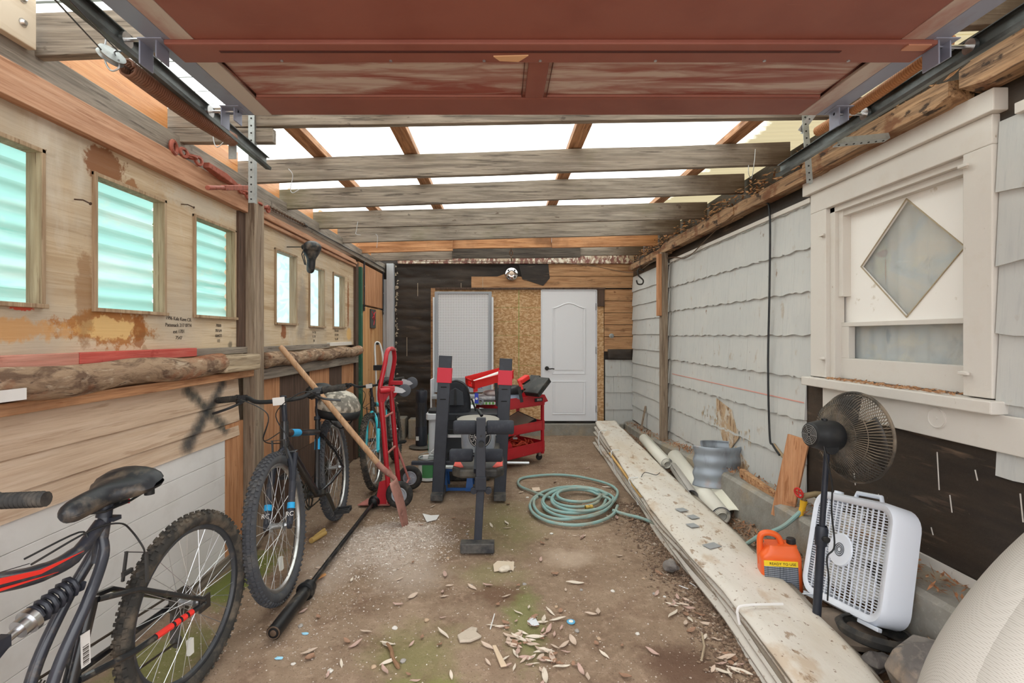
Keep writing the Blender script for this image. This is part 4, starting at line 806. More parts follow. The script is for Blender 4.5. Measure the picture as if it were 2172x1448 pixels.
def chainrun(root, bb, R, r=.045, ax=(0, .34)):
    bb = V(bb); rc = V((ax[0], -.045, ax[1])); b = B(); c0 = bb+V((0, -.046, 0)); b.tube([rc+V((0, 0, r)), c0+V((0, 0, R))], .0045, 5); b.tube([c0+V((0, 0, -R)), rc+V((.03, 0, -.15)), rc+V((.0, 0, -.16)), rc+V((.02, 0, -.07)), rc+V((-.02, 0, -r))], .0045, 5)
    b.build('chain', mk('oily_chain', '#4a4138', .5, .5), root, local=True)
    b = B(); b.beam(rc+V((.01, -.01, -.03)), rc+V((.012, -.012, -.16)), .012, .035, up=(0, 1, 0)); b.disc(rc+V((.01, -.005, -.155)), (0, 1, 0), .022, .008, 12); b.disc(rc+V((.02, -.005, -.08)), (0, 1, 0), .022, .008, 12); b.build('rear_derailleur', mk('grey_derailleur', '#5d5c5a', .4, .4), root, local=True)
def handlebar(root, st, W_=.32, rise=.03, mat=BLKP, back=-.04, brake=True, gripm=RUB):
    st = V(st); b = B(); pts = [st+V((back, -W_, rise)), st+V((back*.6, -W_*.55, rise)), st+V((0, -.10, .002)), st+V((0, .10, .002)), st+V((back*.6, W_*.55, rise)), st+V((back, W_, rise))]
    b.tube(spline(pts, 5), .0115, 10); h = b.build('handlebar', mat, root, local=True)
    for s in (-1, 1):
        g0 = st+V((back*.75, s*(W_*.66), rise)); g1 = st+V((back*1.02, s*(W_+.004), rise)); b = B(); b.tube([g0, g0.lerp(g1, .1), g0.lerp(g1, .2), g1], [.02, .021, .0165, .0165], 12)
        [b.torus(g0.lerp(g1, .2+.08*k), g1-g0, .0165, .0016, 12, 4) for k in range(10)]; b.build('grip', gripm, h, local=True)
        if brake:
            c = g0.lerp(st, .1); b = B(); b.beam(c+V((.01, 0, -.008)), c+V((.045, s*.01, -.018)), .02, .022); b.tube(spline([c+V((.045, s*.0, -.02)), c+V((.075, s*.04, -.035)), c+V((.07, s*.10, -.05)), c+V((.065, s*.125, -.055))], 4), [.007]*9+[.005]*3+[.006] if 0 else .0065, 8)
            b.tube([c-V((0, s*.02, 0)), c+V((0, s*.02, 0))], .019, 12); b.build('brake_lever', mk('black_alloy_lever', '#2c2c2e', .35), h, local=True)
    return h
def vbrake(root, x, z, fwd=1, w=.036):
    b = B(); c = V((x, 0, z))
    for s in (-1, 1): b.beam(c+V((0, s*w, -.05)), c+V((.01*fwd, s*(w-.008), .05)), .008, .008); b.box(c+V((-.02, s*(w-.018)-.005, -.025)), c+V((.02, s*(w-.018)+.005, -.010)))
    b.tube([c+V((.01*fwd, -w, .048)), c+V((.01*fwd, w, .048))], .0018, 6); b.build('rim_brake', mk('dark_brake_alloy', '#4c4b4a', .4, .4), root, local=True)

def hardtail(name, label, loc, yaw, lean, scale, main, forkm, decal, rimm, tirem, knobs, crank_ang, arc=False, seatmat=BLKP):
    r = thing(name, label, 'bicycle', loc); r.rotation_euler = (lean, 0, yaw); r.scale = (scale,)*3
    R = .345; ax1 = 1.06; bb = V((.43, 0, .30)); stt = V((.275, 0, .70)); htT = V((.835, 0, .80)); htB = V((.873, 0, .685)); 
    wheel(r, 0, R, .026, tirem, RIMK if arc else rimm, knobs, name='rear_wheel', sprocket=True); wheel(r, ax1, R, .027, tirem, rimm, knobs, name='front_wheel', refl=True)
    b = B(); b.tube([htT+V((0, 0, .012)), htB], .021, 14); b.tube([bb, stt+V((-.01, 0, .03))], .016, 12)
    b.tube([stt-V((-.012, 0, .05)), htT+V((.012, 0, -.045))], [.018, .021], 12); b.tube([bb, htB+V((-.01, 0, .025))], [.020, .023], 12); b.tube([bb+V((0, -.034, 0)), bb+V((0, .034, 0))], .022, 14)
    for s in (-1, 1): b.tube([stt+V((.01, s*.012, -.06)), V((.10, s*.045, .48)), V((0, s*.062, R))], .0085, 8); b.tube([bb+V((-.02, s*.015, 0)), V((.25, s*.045, .315)), V((0, s*.062, R))], .010, 8)
    fr = b.build('frame', main, r, local=True)
    b = B(); d = (stt-V((-.012, 0, .05))-(htT+V((.012, 0, -.045)))); p = htT+V((.012, 0, -.045)); b.tube([p+d*.14, p+d*.36], .0212, 12, cap=False); e = stt-bb; b.tube([bb+e*.62, bb+e*.80], .0168, 12, cap=False)
    if arc: b.tube([bb+(htB-bb)*.2, bb+(htB-bb)*.75], .0232, 12, cap=False)
    b.each('frame_decal', decal, fr, local=True, label='bright coloured frame stripe')
    f = B(); crown = htB+V((.012, 0, -.03)); f.tube([htB, crown], .02, 12); f.box(crown+V((-.018, -.065, -.016)), crown+V((.018, .065, .012)))
    fk = f.build('fork', FRK if not arc else main, r, local=True, bevel=.004)
    for s in (-1, 1):
        top = crown+V((.004, s*.055, 0)); bot = V((ax1, s*.055, R)); mid = top.lerp(bot, .42); B().tube([top, mid], .014, 10).build('fork_stanchion', BLK if not arc else BLK, fk, local=True)
        b = B(); b.tube([mid, bot], [.018, .015], 12); b.disc(bot, (0, 1, 0), .02, .014, 12)
        if arc: pass
        b.build('fork_leg', forkm, fk, local=True)
        if not arc:
            a = mid.lerp(bot, .50); e2 = mid.lerp(bot, .64); B().tube([a, e2], .0185, 12, cap=False).build('fork_decal', decal, fk, local=True, label='blue band on the fork leg')
            dd = (bot-mid).normalized(); text('RC', .03, e2+V((.019, s*.002, 0))+dd*.018, (0, 1, 0), -dd, WBOARD, fk, 'fork_lettering', local=True)
    b = B(); am = crown+V((.05, 0, -.02)); pts = [crown.lerp(V((ax1, 0, R)), .42)+V((.0, s*.05, 0)) for s in (-1, 1)]; q = V((ax1, 0, R))+(crown-V((ax1, 0, R))).normalized()*(R+.025)
    b.tube(spline([pts[0], pts[0].lerp(q, .6)+V((.01, -.02, 0)), q+V((.012, 0, .012)), pts[1].lerp(q, .6)+V((.01, .02, 0)), pts[1]], 5), .015, 8); b.build('brake_arch', forkm if arc else BLK, fk, local=True)
    vbrake(r, crown.x+.06, .69, 1); vbrake(r, .115, .64, -1)
    b = B(); st = htT+V((-.012, 0, .13)); b.tube([htT+V((0, 0, .01)), st], .0145, 10); b.beam(st+V((0, 0, -.01)), st+V((.055, 0, .0)), .03, .03); b.disc(st+V((0, 0, .012)), (-.25, 0, 1), .018, .012, 12); b.build('stem', BLK, r, local=True, bevel=.003)
    text('', .01, (0, 0, 0), (1, 0, 0), (0, 0, 1), BLK) if 0 else None
    B().box(st+V((.068, -.03, -.022)), st+V((.071, .03, .018))).build('stem_tag', WBOARD, r, local=True, label='white tag on the handlebar clamp')
    bar = st+V((.055, 0, .0)); handlebar(r, bar, .325)
    sd = V((.225, 0, .90)); b = B(); b.tube([stt+V((-.005, 0, .0)), sd+V((.0, 0, -.04))], .0135, 10); b.disc(stt+V((-.01, 0, .035)), stt-bb, .021, .022, 14); b.build('seatpost', BLK, r, local=True)
    b = saddle_mesh(B(), sd, .27, .17); s_ = b.build('saddle', seatmat, r, local=True); b = B(); [b.tube([sd+V((-.09, s*.03, -.02)), sd+V((-.04, s*.022, -.04)), sd+V((.05, s*.022, -.04)), sd+V((.12, s*.012, -.015))], .0035, 6) for s in (-1, 1)]; b.build('saddle_rail', CHR, s_, local=True)
    crankset(r, bb, crank_ang); chainrun(r, bb, .08)
    b = B()
    for s, e in ((1, V((crown.x+.075, .045, .74))), (-1, htT+V((.0, -.03, -.04))), (-1, htT+V((.0, -.025, -.10)))):
        g = bar+V((.03, s*.2, .01)); b.tube(spline([g, g+V((.09, -s*.05, .03)), V((bar.x+.12, s*.02, bar.z-.05)), V((bar.x+.10, s*.06, bar.z-.18)), e], 7), .0026, 6)
    b.tube([stt+V((.02, .02, -.05)), V((.10, .05, .50)), V((0, .06, .40))], .0024, 5); b.each('cable', BLKP, r, local=True)
    return r
BLUE = mk('bright_blue_decal', '#2ea3dc', .35); AQUA = mk('aqua_paint', '#3cc8d8', .3, coat=.4, layers=[('n', (20, 20, 20), .66, .72, '#d8f2f4', .5)])
def yaw_from(rx, ry, fx, fy): return math.atan2(fy-ry, fx-rx)
hardtail('mountain_bicycle', 'black mountain bicycle with blue stripes leaning on the orange boards, facing camera', (-1.245, 3.83, .0), yaw_from(-1.245, 3.83, -1.15, 2.62), radians(5.5), 1.11, FRK, FRG, BLUE, RIMA, TIREB, 74, 60)
hardtail('mountain_bicycle', 'turquoise forked mountain bicycle behind the red hand truck', (-1.16, 5.60, .0), yaw_from(-1.16, 5.6, -1.13, 4.45), radians(6.5), 1.0, FRK, AQUA, AQUA, RIMA, TIRE, 60, 20, arc=True)
# --- near full suspension bicycle
DUSTY = mk('dusty_black_saddle', '#232529', .42, layers=[('n', (14, 14, 14), .48, .70, '#7a6c5c', .75)])
REDK = mk('frame_red_stripe', '#e2352c', .4)
r = thing('mountain_bicycle', 'black full suspension bicycle with red stripes, cropped by the bottom left corner', 'bicycle', (-1.225, 1.97, -.0)); r.rotation_euler = (radians(1.5), 0, yaw_from(-1.205, 1.97, -1.30, .9))
R = .342
wheel(r, 0, R, .028, TIRE, RIMK, 66, name='rear_wheel', sprocket=True, refl=True); wheel(r, 1.08, R, .028, TIRE, RIMK, 0, name='front_wheel')
jn = V((.40, 0, .70)); b = B(); b.tube(spline([(.92, 0, .80), (.75, 0, .775), (.60, 0, .735), (.48, 0, .735), (.385, 0, .80)], 6), [.026]*14+[.024]*5+[.020]*6, 12); b.tube([(.36, 0, .86), (.40, 0, .68)], .019, 12); b.tube([(.90, 0, .86), (.945, 0, .70)], .021, 12)
for s in (-1, 1): b.tube(spline([(.385, s*.0, .76), (.40, s*.020, .70), (.47, s*.035, .60), (.56, s*.035, .47), (.62, s*.03, .33)], 6), .0165, 10)
b.tube([(.92, 0, .73), (.62, 0, .34)], .022, 12); b.tube([(.60, -.045, .33), (.60, .045, .33)], .023, 12)
fr = b.build('frame', FRG, r, local=True)
b = B(); b.add([(.92, .0268, .812), (.75, .0265, .790), (.60, .0262, .752), (.47, .0255, .748), (.60, .0262, .740), (.75, .0268, .772), (.92, .0268, .795)], [(0, 1, 5, 6), (1, 2, 4, 5), (2, 3, 4)]); b.add([(.92, .0268, .786), (.75, .0268, .762), (.55, .0262, .722), (.75, .0255, .752), (.92, .0255, .774)], [(0, 1, 3, 4), (1, 2, 3)])
b.each('frame_decal', REDK, fr, local=True, solid=.003, label='red flame stripes on the top tube')
b = B(); b.tube([(.88, 0, .675), (.70, 0, .443)], .0232, 12, cap=False); b.build('frame_decal', REDK, fr, local=True, label='red band on the down tube')
sw = B(); sw.tube([(.425, 0, .585), (.50, 0, .36)], .022, 12); 
for s in (-1, 1): sw.tube([(.42, s*.02, .575), (.30, s*.05, .545), (.0, s*.062, R+.01)], .0095, 8); sw.tube([(.49, s*.02, .37), (.33, s*.048, .35), (0, s*.062, R-.005)], .011, 8); sw.box((-.03, s*.062-.004, R-.03), (.03, s*.062+.004, R+.025))
swo = sw.build('swingarm', FRK, r, local=True)
b = B(); [b.tube([V((.33, .048, .35)).lerp(V((0, .062, R-.005)), a), V((.33, .048, .35)).lerp(V((0, .062, R-.005)), c)], .0118, 8, cap=False) for a, c in ((.28, .50), (.53, .60), (.63, .70), (.73, .80))]; b.each('red_stripe', REDK, swo, local=True)
B().box((.455, .021, .40), (.485, .0235, .50), M=Matrix.Translation((0, 0, 0))).build('barcode_sticker', WBOARD, swo, local=True, label='white barcode sticker')
b = B()
for k in range(14): b.box((.46, .0236, .405+k*.0042), (.48, .0240, .405+k*.0042+.0012+.0012*(k % 3)))
b.build('barcode_bars', INK, swo, local=True)
b = B(); a, c = V((.67, 0, .60)), V((.47, 0, .655)); d = c-a; b.tube([a, a+d*.32], .012, 10); b.disc(a+d*.3, d, .034, .016, 20); b.disc(a+d*.22, d, .026, .03, 20); sh = b.build('shock_absorber', CHR, r, local=True)
b = B(); x, y, dn = frame(d); b.tube([a+d*(.36+.62*i/48)+(x*cos(2*pi*i/8)+y*sin(2*pi*i/8))*.026 for i in range(49)], .0075, 6); b.build('spring_coil', BLK, sh, local=True)
b = B(); b.beam((.90, 0, .60), (.67, 0, .60), .03, .03); b.beam((.67, 0, .59), (.82, 0, .49), .012, .02); b.beam((.70, 0, .595), (.88, 0, .48), .012, .018); b.build('shock_bracket', BLK, fr, local=True)
b = B(); b.tube([(.38, 0, .79), (.345, 0, .865)], .0135, 12); b.disc((.372, 0, .825), (-.2, 0, 1), .022, .02, 16); b.disc((.37, .0, .845), (-.2, 0, 1), .019, .035, 16); b.box((.345, -.02, .80), (.375, .035, .813)); b.build('seatpost', BLK, r, local=True)
b = B(); b.box((.30, -.022, .835), (.335, .022, .872)); rf = b.build('rear_reflector', BLKP, r, local=True, bevel=.004); B().box((.296, -.022, .835), (.301, .022, .872)).build('reflector_lens', mk('red_lens', '#b02028', .2), rf, local=True)
b = B(); sd = V((.335, 0, .885)); saddle_mesh(b, sd, .31, .225, d=V((.985, 0, -.12)).normalized(), up=V((.12, 0, .985)).normalized()); so = b.build('saddle', DUSTY, r, local=True)
b = B(); [b.tube([sd+V((-.11, s*.04, -.02)), sd+V((-.04, s*.024, -.042)), sd+V((.06, s*.024, -.045)), sd+V((.13, s*.014, -.03))], .0038, 6) for s in (-1, 1)]; [b.disc(sd+V((-.095, s*.045, -.028)), (0, 0, 1), .016, .022, 12) for s in (-1, 1)]; b.build('saddle_rail', BLKP, so, local=True)
crankset(r, (.60, 0, .33), 35, .09); chainrun(r, (.60, 0, .33), .085, ax=(0, R)); 
f = B(); f.tube([(.945, 0, .70), (.955, 0, .665)], .02, 12)
for s in (-1, 1): f.tube([(.957, s*.058, .67), (1.08, s*.058, R)], .017, 10)
f.box((.935, -.07, .65), (.975, .07, .68)); f.build('fork', FRG, r, local=True)
b = B(); b.tube([(.90, 0, .86), (.875, 0, .945)], .014, 10); b.beam((.875, 0, .94), (.93, 0, .955), .03, .03); b.build('stem', BLK, r, local=True); handlebar(r, (.93, 0, .975), .335, .06, back=-.065)
vbrake(r, .26, .60, -1, .045)
b = B(); b.tube(spline([(.62, .02, .775), (.45, .025, .80), (.36, .04, .79), (.30, .03, .74), (.275, .05, .67), (.27, .04, .645)], 6), .003, 6); b.tube(spline([(.62, .0, .79), (.46, .0, .80), (.44, .01, .77)], 5), .0028, 6); b.tube([(.90, .02, .82), (.62, .015, .778)], .0012, 5); b.each('cable', BLKP, r, local=True)

# helmet on the black bicycle's rear, spare saddle on the wall
HEL = mk('scuffed_helmet_shell', '#b8b0a2', .5, layers=[('n', (14, 22, 14), .46, .54, '#4a463f', .8)])
c = P(723, 862, 3.62); t = thing('bicycle_helmet', 'scuffed grey and black bicycle helmet hanging behind the black bicycle saddle', 'helmet', c)
b = B(); b.lathe([(.155, -.01), (.152, .03), (.135, .07), (.10, .105), (.05, .125), (0, .13)], c+V((-.02, 0, -.01)), (.12, -.1, 1), 24, sx=1.0, sy=.78); b.build('shell', HEL, t, solid=.012)
b = B(); b.lathe([(.150, -.06), (.156, -.035), (.157, 0)], c+V((-.02, 0, -.01)), (.12, -.1, 1), 24, sy=.78); b.build('lower_rim', BLKP, t, solid=.012)
b = B(); [b.tube(spline([c+V((s*.11, 0, -.05)), c+V((s*.06, .01, -.13)), c+V((0, 0, -.16))], 4), .005, 6) for s in (-1, 1)]; b.each('chin_strap', BLKP, t)
c = V((XL+.13, 4.12, 2.07)); c = P(660, 540, 3.86); t = thing('spare_saddle', 'black bicycle saddle hung nose down on the left plywood between two frosted windows', 'saddle', c)
b = B(); saddle_mesh(b, c, .25, .17, d=V((-.10, .12, -.98)).normalized(), up=V((.9, -.36, -.1)).normalized()); b.build('seat_shell', DUSTY, t)
b = B(); [b.tube([c+V((-.03, .02*s, .08)), c+V((-.065, .02*s, .0)), c+V((-.045, .01*s, -.08))], .004, 6) for s in (-1, 1)]; b.disc(c+V((-.06, 0, .06)), (1, 0, 0), .018, .02, 12); b.tube([c+V((-.06, 0, .06)), (XL, c.y, c.z+.06)], .004, 6); b.build('saddle_rail', BLKP, t)
# ================================================================ OBJECTS ON THE FLOOR
# barbell
t = thing('barbell', 'long black barbell lying on the dirt beside the bicycles', 'barbell', (-1.04, 3.3, .0))
a, c = V((-1.035, 2.26, .042)), V((-1.03, 4.45, .038)); d = (c-a).normalized(); L_ = (c-a).length
BBM = mk('worn_black_bar', '#1f1f20', .38, .4, layers=[('n', (20, 8, 20), .55, .7, '#6a635a', .7)])
b = B(); b.tube([a+d*.4, c-d*.4], .015, 14); b.build('bar_shaft', BBM, t)
for q, s in ((a, d), (c, -d)):
    b = B(); b.lathe([(0, 0), (.020, 0), (.033, .004), (.033, .36), (.034, .37), (.034, .40), (.030, .44), (.016, .45)], q, s, 24); sl = b.build('sleeve', BBM, t)
    b = B(); b.lathe([(.034, .365), (.048, .368), (.048, .385), (.038, .395), (.038, .43), (.030, .44)], q, s, 24); b.build('collar', BBM, sl)
    b = B(); b.lathe([(0, -.002), (.012, -.002), (.020, .004), (.028, -.001), (.031, .004)], q, s, 20); b.build('end_cap', mk('rusty_cap', '#5c4a3c', .7, .3), sl)
# shovel
t = thing('shovel', 'long wooden handled shovel leaning over the black bicycle, blade tip in gravel', 'shovel', (-.68, 3.60, 0))
HND = wood('worn_ash_handle', '#b8906c', '#94704f', '#d8b898', 'z', rough=.6); top = V((-1.50, 3.38, 1.33)); soc = P(808, 990, 3.56); bl0 = P(836, 1014, 3.58); tip = P(862, 1118, 3.60)
b = B(); b.tube([top, top.lerp(soc, .02), soc], [.014, .019, .021], 12); b.build('handle', HND, t)
BLD = mk('rust_dusted_shovel_steel', '#a3766a', .65, .2, layers=[('n', (14, 14, 14), .45, .65, '#7a5348', .8), ('n', (30, 30, 30), .62, .7, '#c9a396', .6)])
b = B(); b.tube(spline([soc.lerp(top, .04), soc, soc.lerp(bl0, .6), bl0, bl0.lerp(tip, .12)], 4), [.022]*5+[.021]*4+[.017]*4+[.013]*4, 10); b.build('socket', BLD, t)
dd = (tip-bl0).normalized(); sd = V((-.08, 1, 0)); sd = (sd-dd*sd.dot(dd)).normalized(); nn = dd.cross(sd)
def blade(u, v):
    s = (u-.5)*2; w = .115*(sqrt(max(0, 1-((v-.55)/.46)**2)) if v > .55 else 1)*(1 if v > .02 else .85)
    return bl0.lerp(tip, v)+sd*s*w+nn*(.035*(1-s*s)-.02+.012*sin(v*3))
b = B(); b.grid(12, 16, blade); b.build('blade', BLD, t, solid=.0025)

# hand truck
t = thing('hand_truck', 'red convertible hand truck with four wheels standing beside the turquoise bicycle', 'hand truck', (-.9, 4.25, 0))
def rail(y0, y1): return
n0, n1 = V((-.905, 4.07, .03)), V((-.985, 4.07, .97)); m0, m1 = V((-.895, 4.40, .03)), V((-.975, 4.42, .97))
m_ = []; b = B(); b.tube([n0, n1], .021, 12); b.tube([m0, m1], .021, 12); b.each('side_rail', REDP, t)
b = B(); b.tube(spline([n1-V((0, 0, .1)), n1, n1+V((.035, .03, .20)), n1+V((.04, .06, .275)), V((-.935, 4.17, 1.285)), V((-.93, 4.31, 1.285)), m1+V((.045, -.06, .275)), m1+V((.04, -.03, .20)), m1, m1-V((0, 0, .1))], 6), .019, 12); b.build('loop_handle', REDP, t)
b = B()
for z in (.42, .72): x = n0.x+(n1.x-n0.x)*z; b.tube([V((x, 4.07, z)), V((x+.01, 4.41, z+.0))], .010, 10)
b.tube([V((-.94, 4.24, .05)), V((-1.0, 4.25, .9))], .008, 8); b.each('cross_bar', REDD, t)
b = B(); b.box((-.99, 4.05, .86), (-.955, 4.09, .95)); b.prism([(-.98, 4.06, .80), (-.98, 4.06, .93), (-.90, 4.06, .93)], (0, .006, 0)); b.prism([(-.97, 4.42, .80), (-.97, 4.42, .93), (-.89, 4.42, .93)], (0, .006, 0)); b.tube([(-.97, 4.0, .955), (-.90, 4.05, .955)], .022, 10); b.box((-.97, 4.04, .945), (-.86, 4.09, .985)); b.box((-.97, 4.38, .965), (-.86, 4.43, 1.0)); b.each('caster_arm', REDP, t, bevel=.003)
for y, z in ((4.06, .955), (4.40, .985)):
    b = B(); b.prism([(-.87, y, z+.03), (-.80, y, z+.015), (-.77, y, z-.01), (-.80, y, z-.025), (-.87, y, z-.02)], (0, .004, 0)); b.prism([(-.87, y+.036, z+.03), (-.80, y+.036, z+.015), (-.77, y+.036, z-.01), (-.80, y+.036, z-.025), (-.87, y+.036, z-.02)], (0, .004, 0)); fk = b.build('caster_fork', ALU, t)
    b = B(); b.lathe([(0, -.015), (.042, -.015), (.052, -.010), (.052, .010), (.042, .015), (0, .015)], (-.785, y+.02, z-.005), (0, 1, 0), 24); b.build('caster_wheel', mk('grey_caster', '#4a4d54', .6), fk)
for y, s in ((4.02, -1), (4.50, 1)):
    c = V((-.815, y, .112)); b = B(); b.torus(c, (0, 1, 0), .083, .028, 36, 12); w = b.build('wheel', RUB, t); b = B(); b.lathe([(.064, -.018), (.058, -.026), (.05, -.02), (.048, -.006), (.022, -.008), (.020, -.028), (0, -.028)], c, (0, 1, 0), 26); b.lathe([(.064, .018), (.05, .02), (.048, .006), (0, .008)], c, (0, 1, 0), 26)
    for k in range(6): q = 2*pi*k/6; b.beam(c+V((.02*cos(q), -.012, .02*sin(q))), c+V((.052*cos(q), -.012, .052*sin(q))), .012, .012, up=(0, 1, 0))
    b.build('wheel_rim', mk('pale_grey_wheel_plastic', '#a5a7ae', .5), w)
b = B(); b.tube([(-.815, 3.99, .112), (-.815, 4.53, .112)], .009, 8); b.tube([(-.815, 4.07, .112), (-.925, 4.07, .34)], .010, 8); b.tube([(-.815, 4.44, .112), (-.92, 4.42, .42)], .010, 8); b.each('axle_brace', REDD, t)
b = B(); b.prism([(-.90, 4.05, .012), (-1.17, 4.07, .005), (-1.13, 4.22, .005), (-1.06, 4.30, .005), (-1.10, 4.40, .005), (-.90, 4.42, .012)], (0, 0, .006)); b.build('toe_plate', REDD, t); b = B(); b.prism([(-.93, 4.07, .02), (-.93, 4.07, .22), (-.99, 4.07, .20), (-1.02, 4.07, .02)], (0, -.006, 0)); b.build('side_gusset', REDP, t)

# folded white luggage trolley behind
t = thing('luggage_trolley', 'narrow white tubular folding trolley leaning at the corner boards behind the red hand truck', 'trolley', (-1.42, 5.7, 0))
b = B(); x0, D_ = -1.43, 5.75; b.tube(spline([(x0+.03, D_, .05), (x0-.01, D_, 1.0), (x0-.02, D_, 1.28), (x0+.005, D_+.02, 1.325), (x0+.04, D_+.04, 1.27), (x0+.07, D_+.05, 1.0), (x0+.10, D_+.05, .05)], 6), .011, 8); b.build('tube_frame', WBOARD, t)
b = B(); b.box((x0-.035, D_-.02, 1.0), (x0+.09, D_+.06, 1.06)); b.disc((x0+.01, D_+.0, 1.31), (0, 1, 0), .016, .03, 10); b.build('joint_clamp', BLKP, t, bevel=.003)

# weight bench
t = thing('weight_bench', 'black and red weight bench with foam rollers in the middle of the dirt floor', 'weight bench', (-.15, 3.9, 0))
DUSTB = mk('dusty_black_foot', '#2c2d31', .6, layers=[('n', (9, 9, 9), .4, .6, '#6a655e', .7)])
for (xb, xt, zt) in ((-.535, -.475, 1.225), (.0, .055, 1.20)):
    b = B(); b.beam((xb, 4.30, .045), (xt, 4.36, zt), .102, .065, up=(0, 1, 0), ends=(.112, .065)); u = b.build('rack_upright', BLK, t, bevel=.004)
    d = V((xt-xb, .06, zt-.045)); p = V((xb, 4.30, .045))+d*.80; B().beam(p, p+d*.11, .125, .085, up=(0, 1, 0)).build('red_sleeve', mk('matte_red_sleeve', '#cf2b3e', .5), u, bevel=.003)
    b = B()
    for f_ in (.68, .77, .90): q = V((xb, 4.30, .045))+d*f_; b.box(q+V((-.025, -.038, -.004)), q+V((.025, -.032, .004)))
    b.each('pin_slot', mk('slot_hole', '#08080a', .8), u)
    B().box((xb-.052, 4.19, .0), (xb+.052, 4.62, .055)).build('foot', DUSTB, t, bevel=.004)
b = B(); b.box((-.78, 4.36, .26), (-.02, 4.41, .29)); b.build('cross_beam', BLK, t, bevel=.003); b = B(); b.tube([(.04, 4.38, .277), (.26, 4.38, .275)], .012, 10); b.build('storage_peg', ALU, t)
b = B(); b.box((-.50, 4.38, .50), (.0, 4.42, .52)); b.build('upper_cross_bar', ALU, t)
b = B(); b.beam((-.145, 3.27, .04), (-.125, 3.30, .44), .052, .052, up=(0, 1, 0)); b.box((-.155, 3.27, .36), (-.105, 4.36, .415)); b.box((-.16, 3.265, .37), (-.09, 3.30, .47)); b.build('front_leg', BLK, t, bevel=.003)
B().box((-.255, 3.18, .0), (-.035, 3.26, .062)).build('front_foot', DUSTB, t, bevel=.005)
b = B(); b.beam((-.125, 3.25, .40), (-.123, 3.27, .86), .062, .05, up=(0, 1, 0)); b.beam((-.125, 3.25, .395), (-.125, 3.25, .48), .072, .064, up=(0, 1, 0)); b.disc((-.17, 3.25, .385), (0, 1, 0), .022, .03, 14); b.disc((-.075, 3.25, .385), (0, 1, 0), .022, .03, 14); b.build('leg_lever', BLK, t, bevel=.003)
b = B(); b.disc((-.12, 3.20, .70), (0, 1, 0), .018, .05, 16); b.disc((-.12, 3.185, .755), (0, 1, 0), .006, .02, 8); b.build('lever_knob', BLKP, t)
b = B(); b.tube([(-.12, 3.32, .865), (-.145, 3.36, .895)], .012, 8); b.build('curved_tip', BLKP, t)
def roller(x0, x1, y, z, r): b = B(); b.lathe([(.012, 0), (r-.008, 0), (r, .01), (r, abs(x1-x0)-.01), (r-.008, abs(x1-x0)), (.012, abs(x1-x0))], (x0, y, z), (1, 0, 0), 26); b.build('foam_roller', FOAM, t)
roller(-.31, -.155, 3.33, .785, .047); roller(-.09, .095, 3.33, .785, .047); roller(-.345, -.185, 3.42, .575, .045); roller(-.115, .02, 3.42, .575, .045)
b = B(); b.tube([(-.31, 3.33, .785), (.095, 3.33, .785)], .011, 8); b.tube([(-.345, 3.42, .575), (.02, 3.42, .575)], .011, 8); b.beam((-.15, 3.29, .50), (-.15, 3.44, .62), .045, .05); b.build('roller_bar', BLK, t)
b = B(); b.prism([(-.33, 3.42, .43), (-.27, 3.36, .43), (-.02, 3.36, .43), (.03, 3.42, .43), (.03, 3.74, .43), (-.33, 3.74, .43)], (0, 0, .065)); seat = b.build('seat_pad', mk('dusty_black_vinyl', '#2b2a2a', .5, layers=[('n', (8, 8, 8), .45, .68, '#6d665a', .55)]), t, bevel=.016)
b = B()
for s, xs_ in ((1, -.325), (-1, .025)): b.prism([(xs_+s*.005, 3.44, .496), (xs_+s*.055, 3.40, .496), (xs_+s*.075, 3.41, .496), (xs_+s*.03, 3.60, .496), (xs_+s*.005, 3.60, .496)], (0, 0, .003))
b.each('seat_stripe', mk('coral_stripe', '#e2584a', .5), seat, label='coral red corner stripe')
b = B(); b.box((-.29, 3.80, .43), (.0, 4.75, .475)); bp = b.build('back_pad', MATS['dusty_black_vinyl'], t, bevel=.012)

# bucket with lid standing on the bench
t = thing('detailing_bucket', 'translucent bucket with grey lid and round black logo, on the bench', 'bucket', (-.17, 4.05, .48)); c = V((-.175, 4.02, .478))
b = B(); b.lathe([(0, 0), (.125, 0), (.135, .02), (.145, .24), (0, .24)], c, n=32); b.build('body', mk('greyish_clear_plastic', '#a9aeb4', .3, layers=[('n', (7, 7, 7), .45, .65, '#7d8ba4', .6), ('b', (-.06, 3.9, .66), (.08, .2, .03), '#b9d05a', .7)]), t)
b = B(); b.lathe([(0, .262), (.155, .258), (.172, .248), (.172, .232), (.15, .228)], c, n=36); b.build('lid', mk('grey_lid', '#938f87', .7, layers=[('n', (14, 14, 14), .5, .7, '#8d877c', .5)]), t)
lc = c+V((.02, -.139, .13)); b = B(); b.disc(lc+V((0, -.004, 0)), (0, 1, 0), .088, .002, 40); logo = b.build('round_logo', mk('logo_black', '#141416', .5), t)
b = B(); b.torus(lc+V((0, -.006, 0)), (0, 1, 0), .080, .0018, 40, 5); b.torus(lc+V((0, -.006, 0)), (0, 1, 0), .046, .0018, 40, 5); b.prism([lc+V((x, -.0055, z)) for x, z in ((-.04, .01), (-.025, .0), (0, .012), (.025, 0), (.04, .01), (.03, -.02), (0, -.035), (-.03, -.02))], (0, -.001, 0)); b.build('logo_ring', WBOARD, logo)
for s_, rad, a0, st_, up_ in (('CHEMICAL', .062, 205, -28, 1), ('GUYS', .062, 240, 20, -1)):
    for i, ch in enumerate(s_):
        a_ = radians((a0+i*st_) % 360); p = lc+V((rad*cos(a_), -.007, rad*sin(a_))); up = V((cos(a_), 0, sin(a_)))*up_; text(ch, .030, p, V((up.z, 0, -up.x)), up, WBOARD, logo, 'logo_letter', ext=.0004)
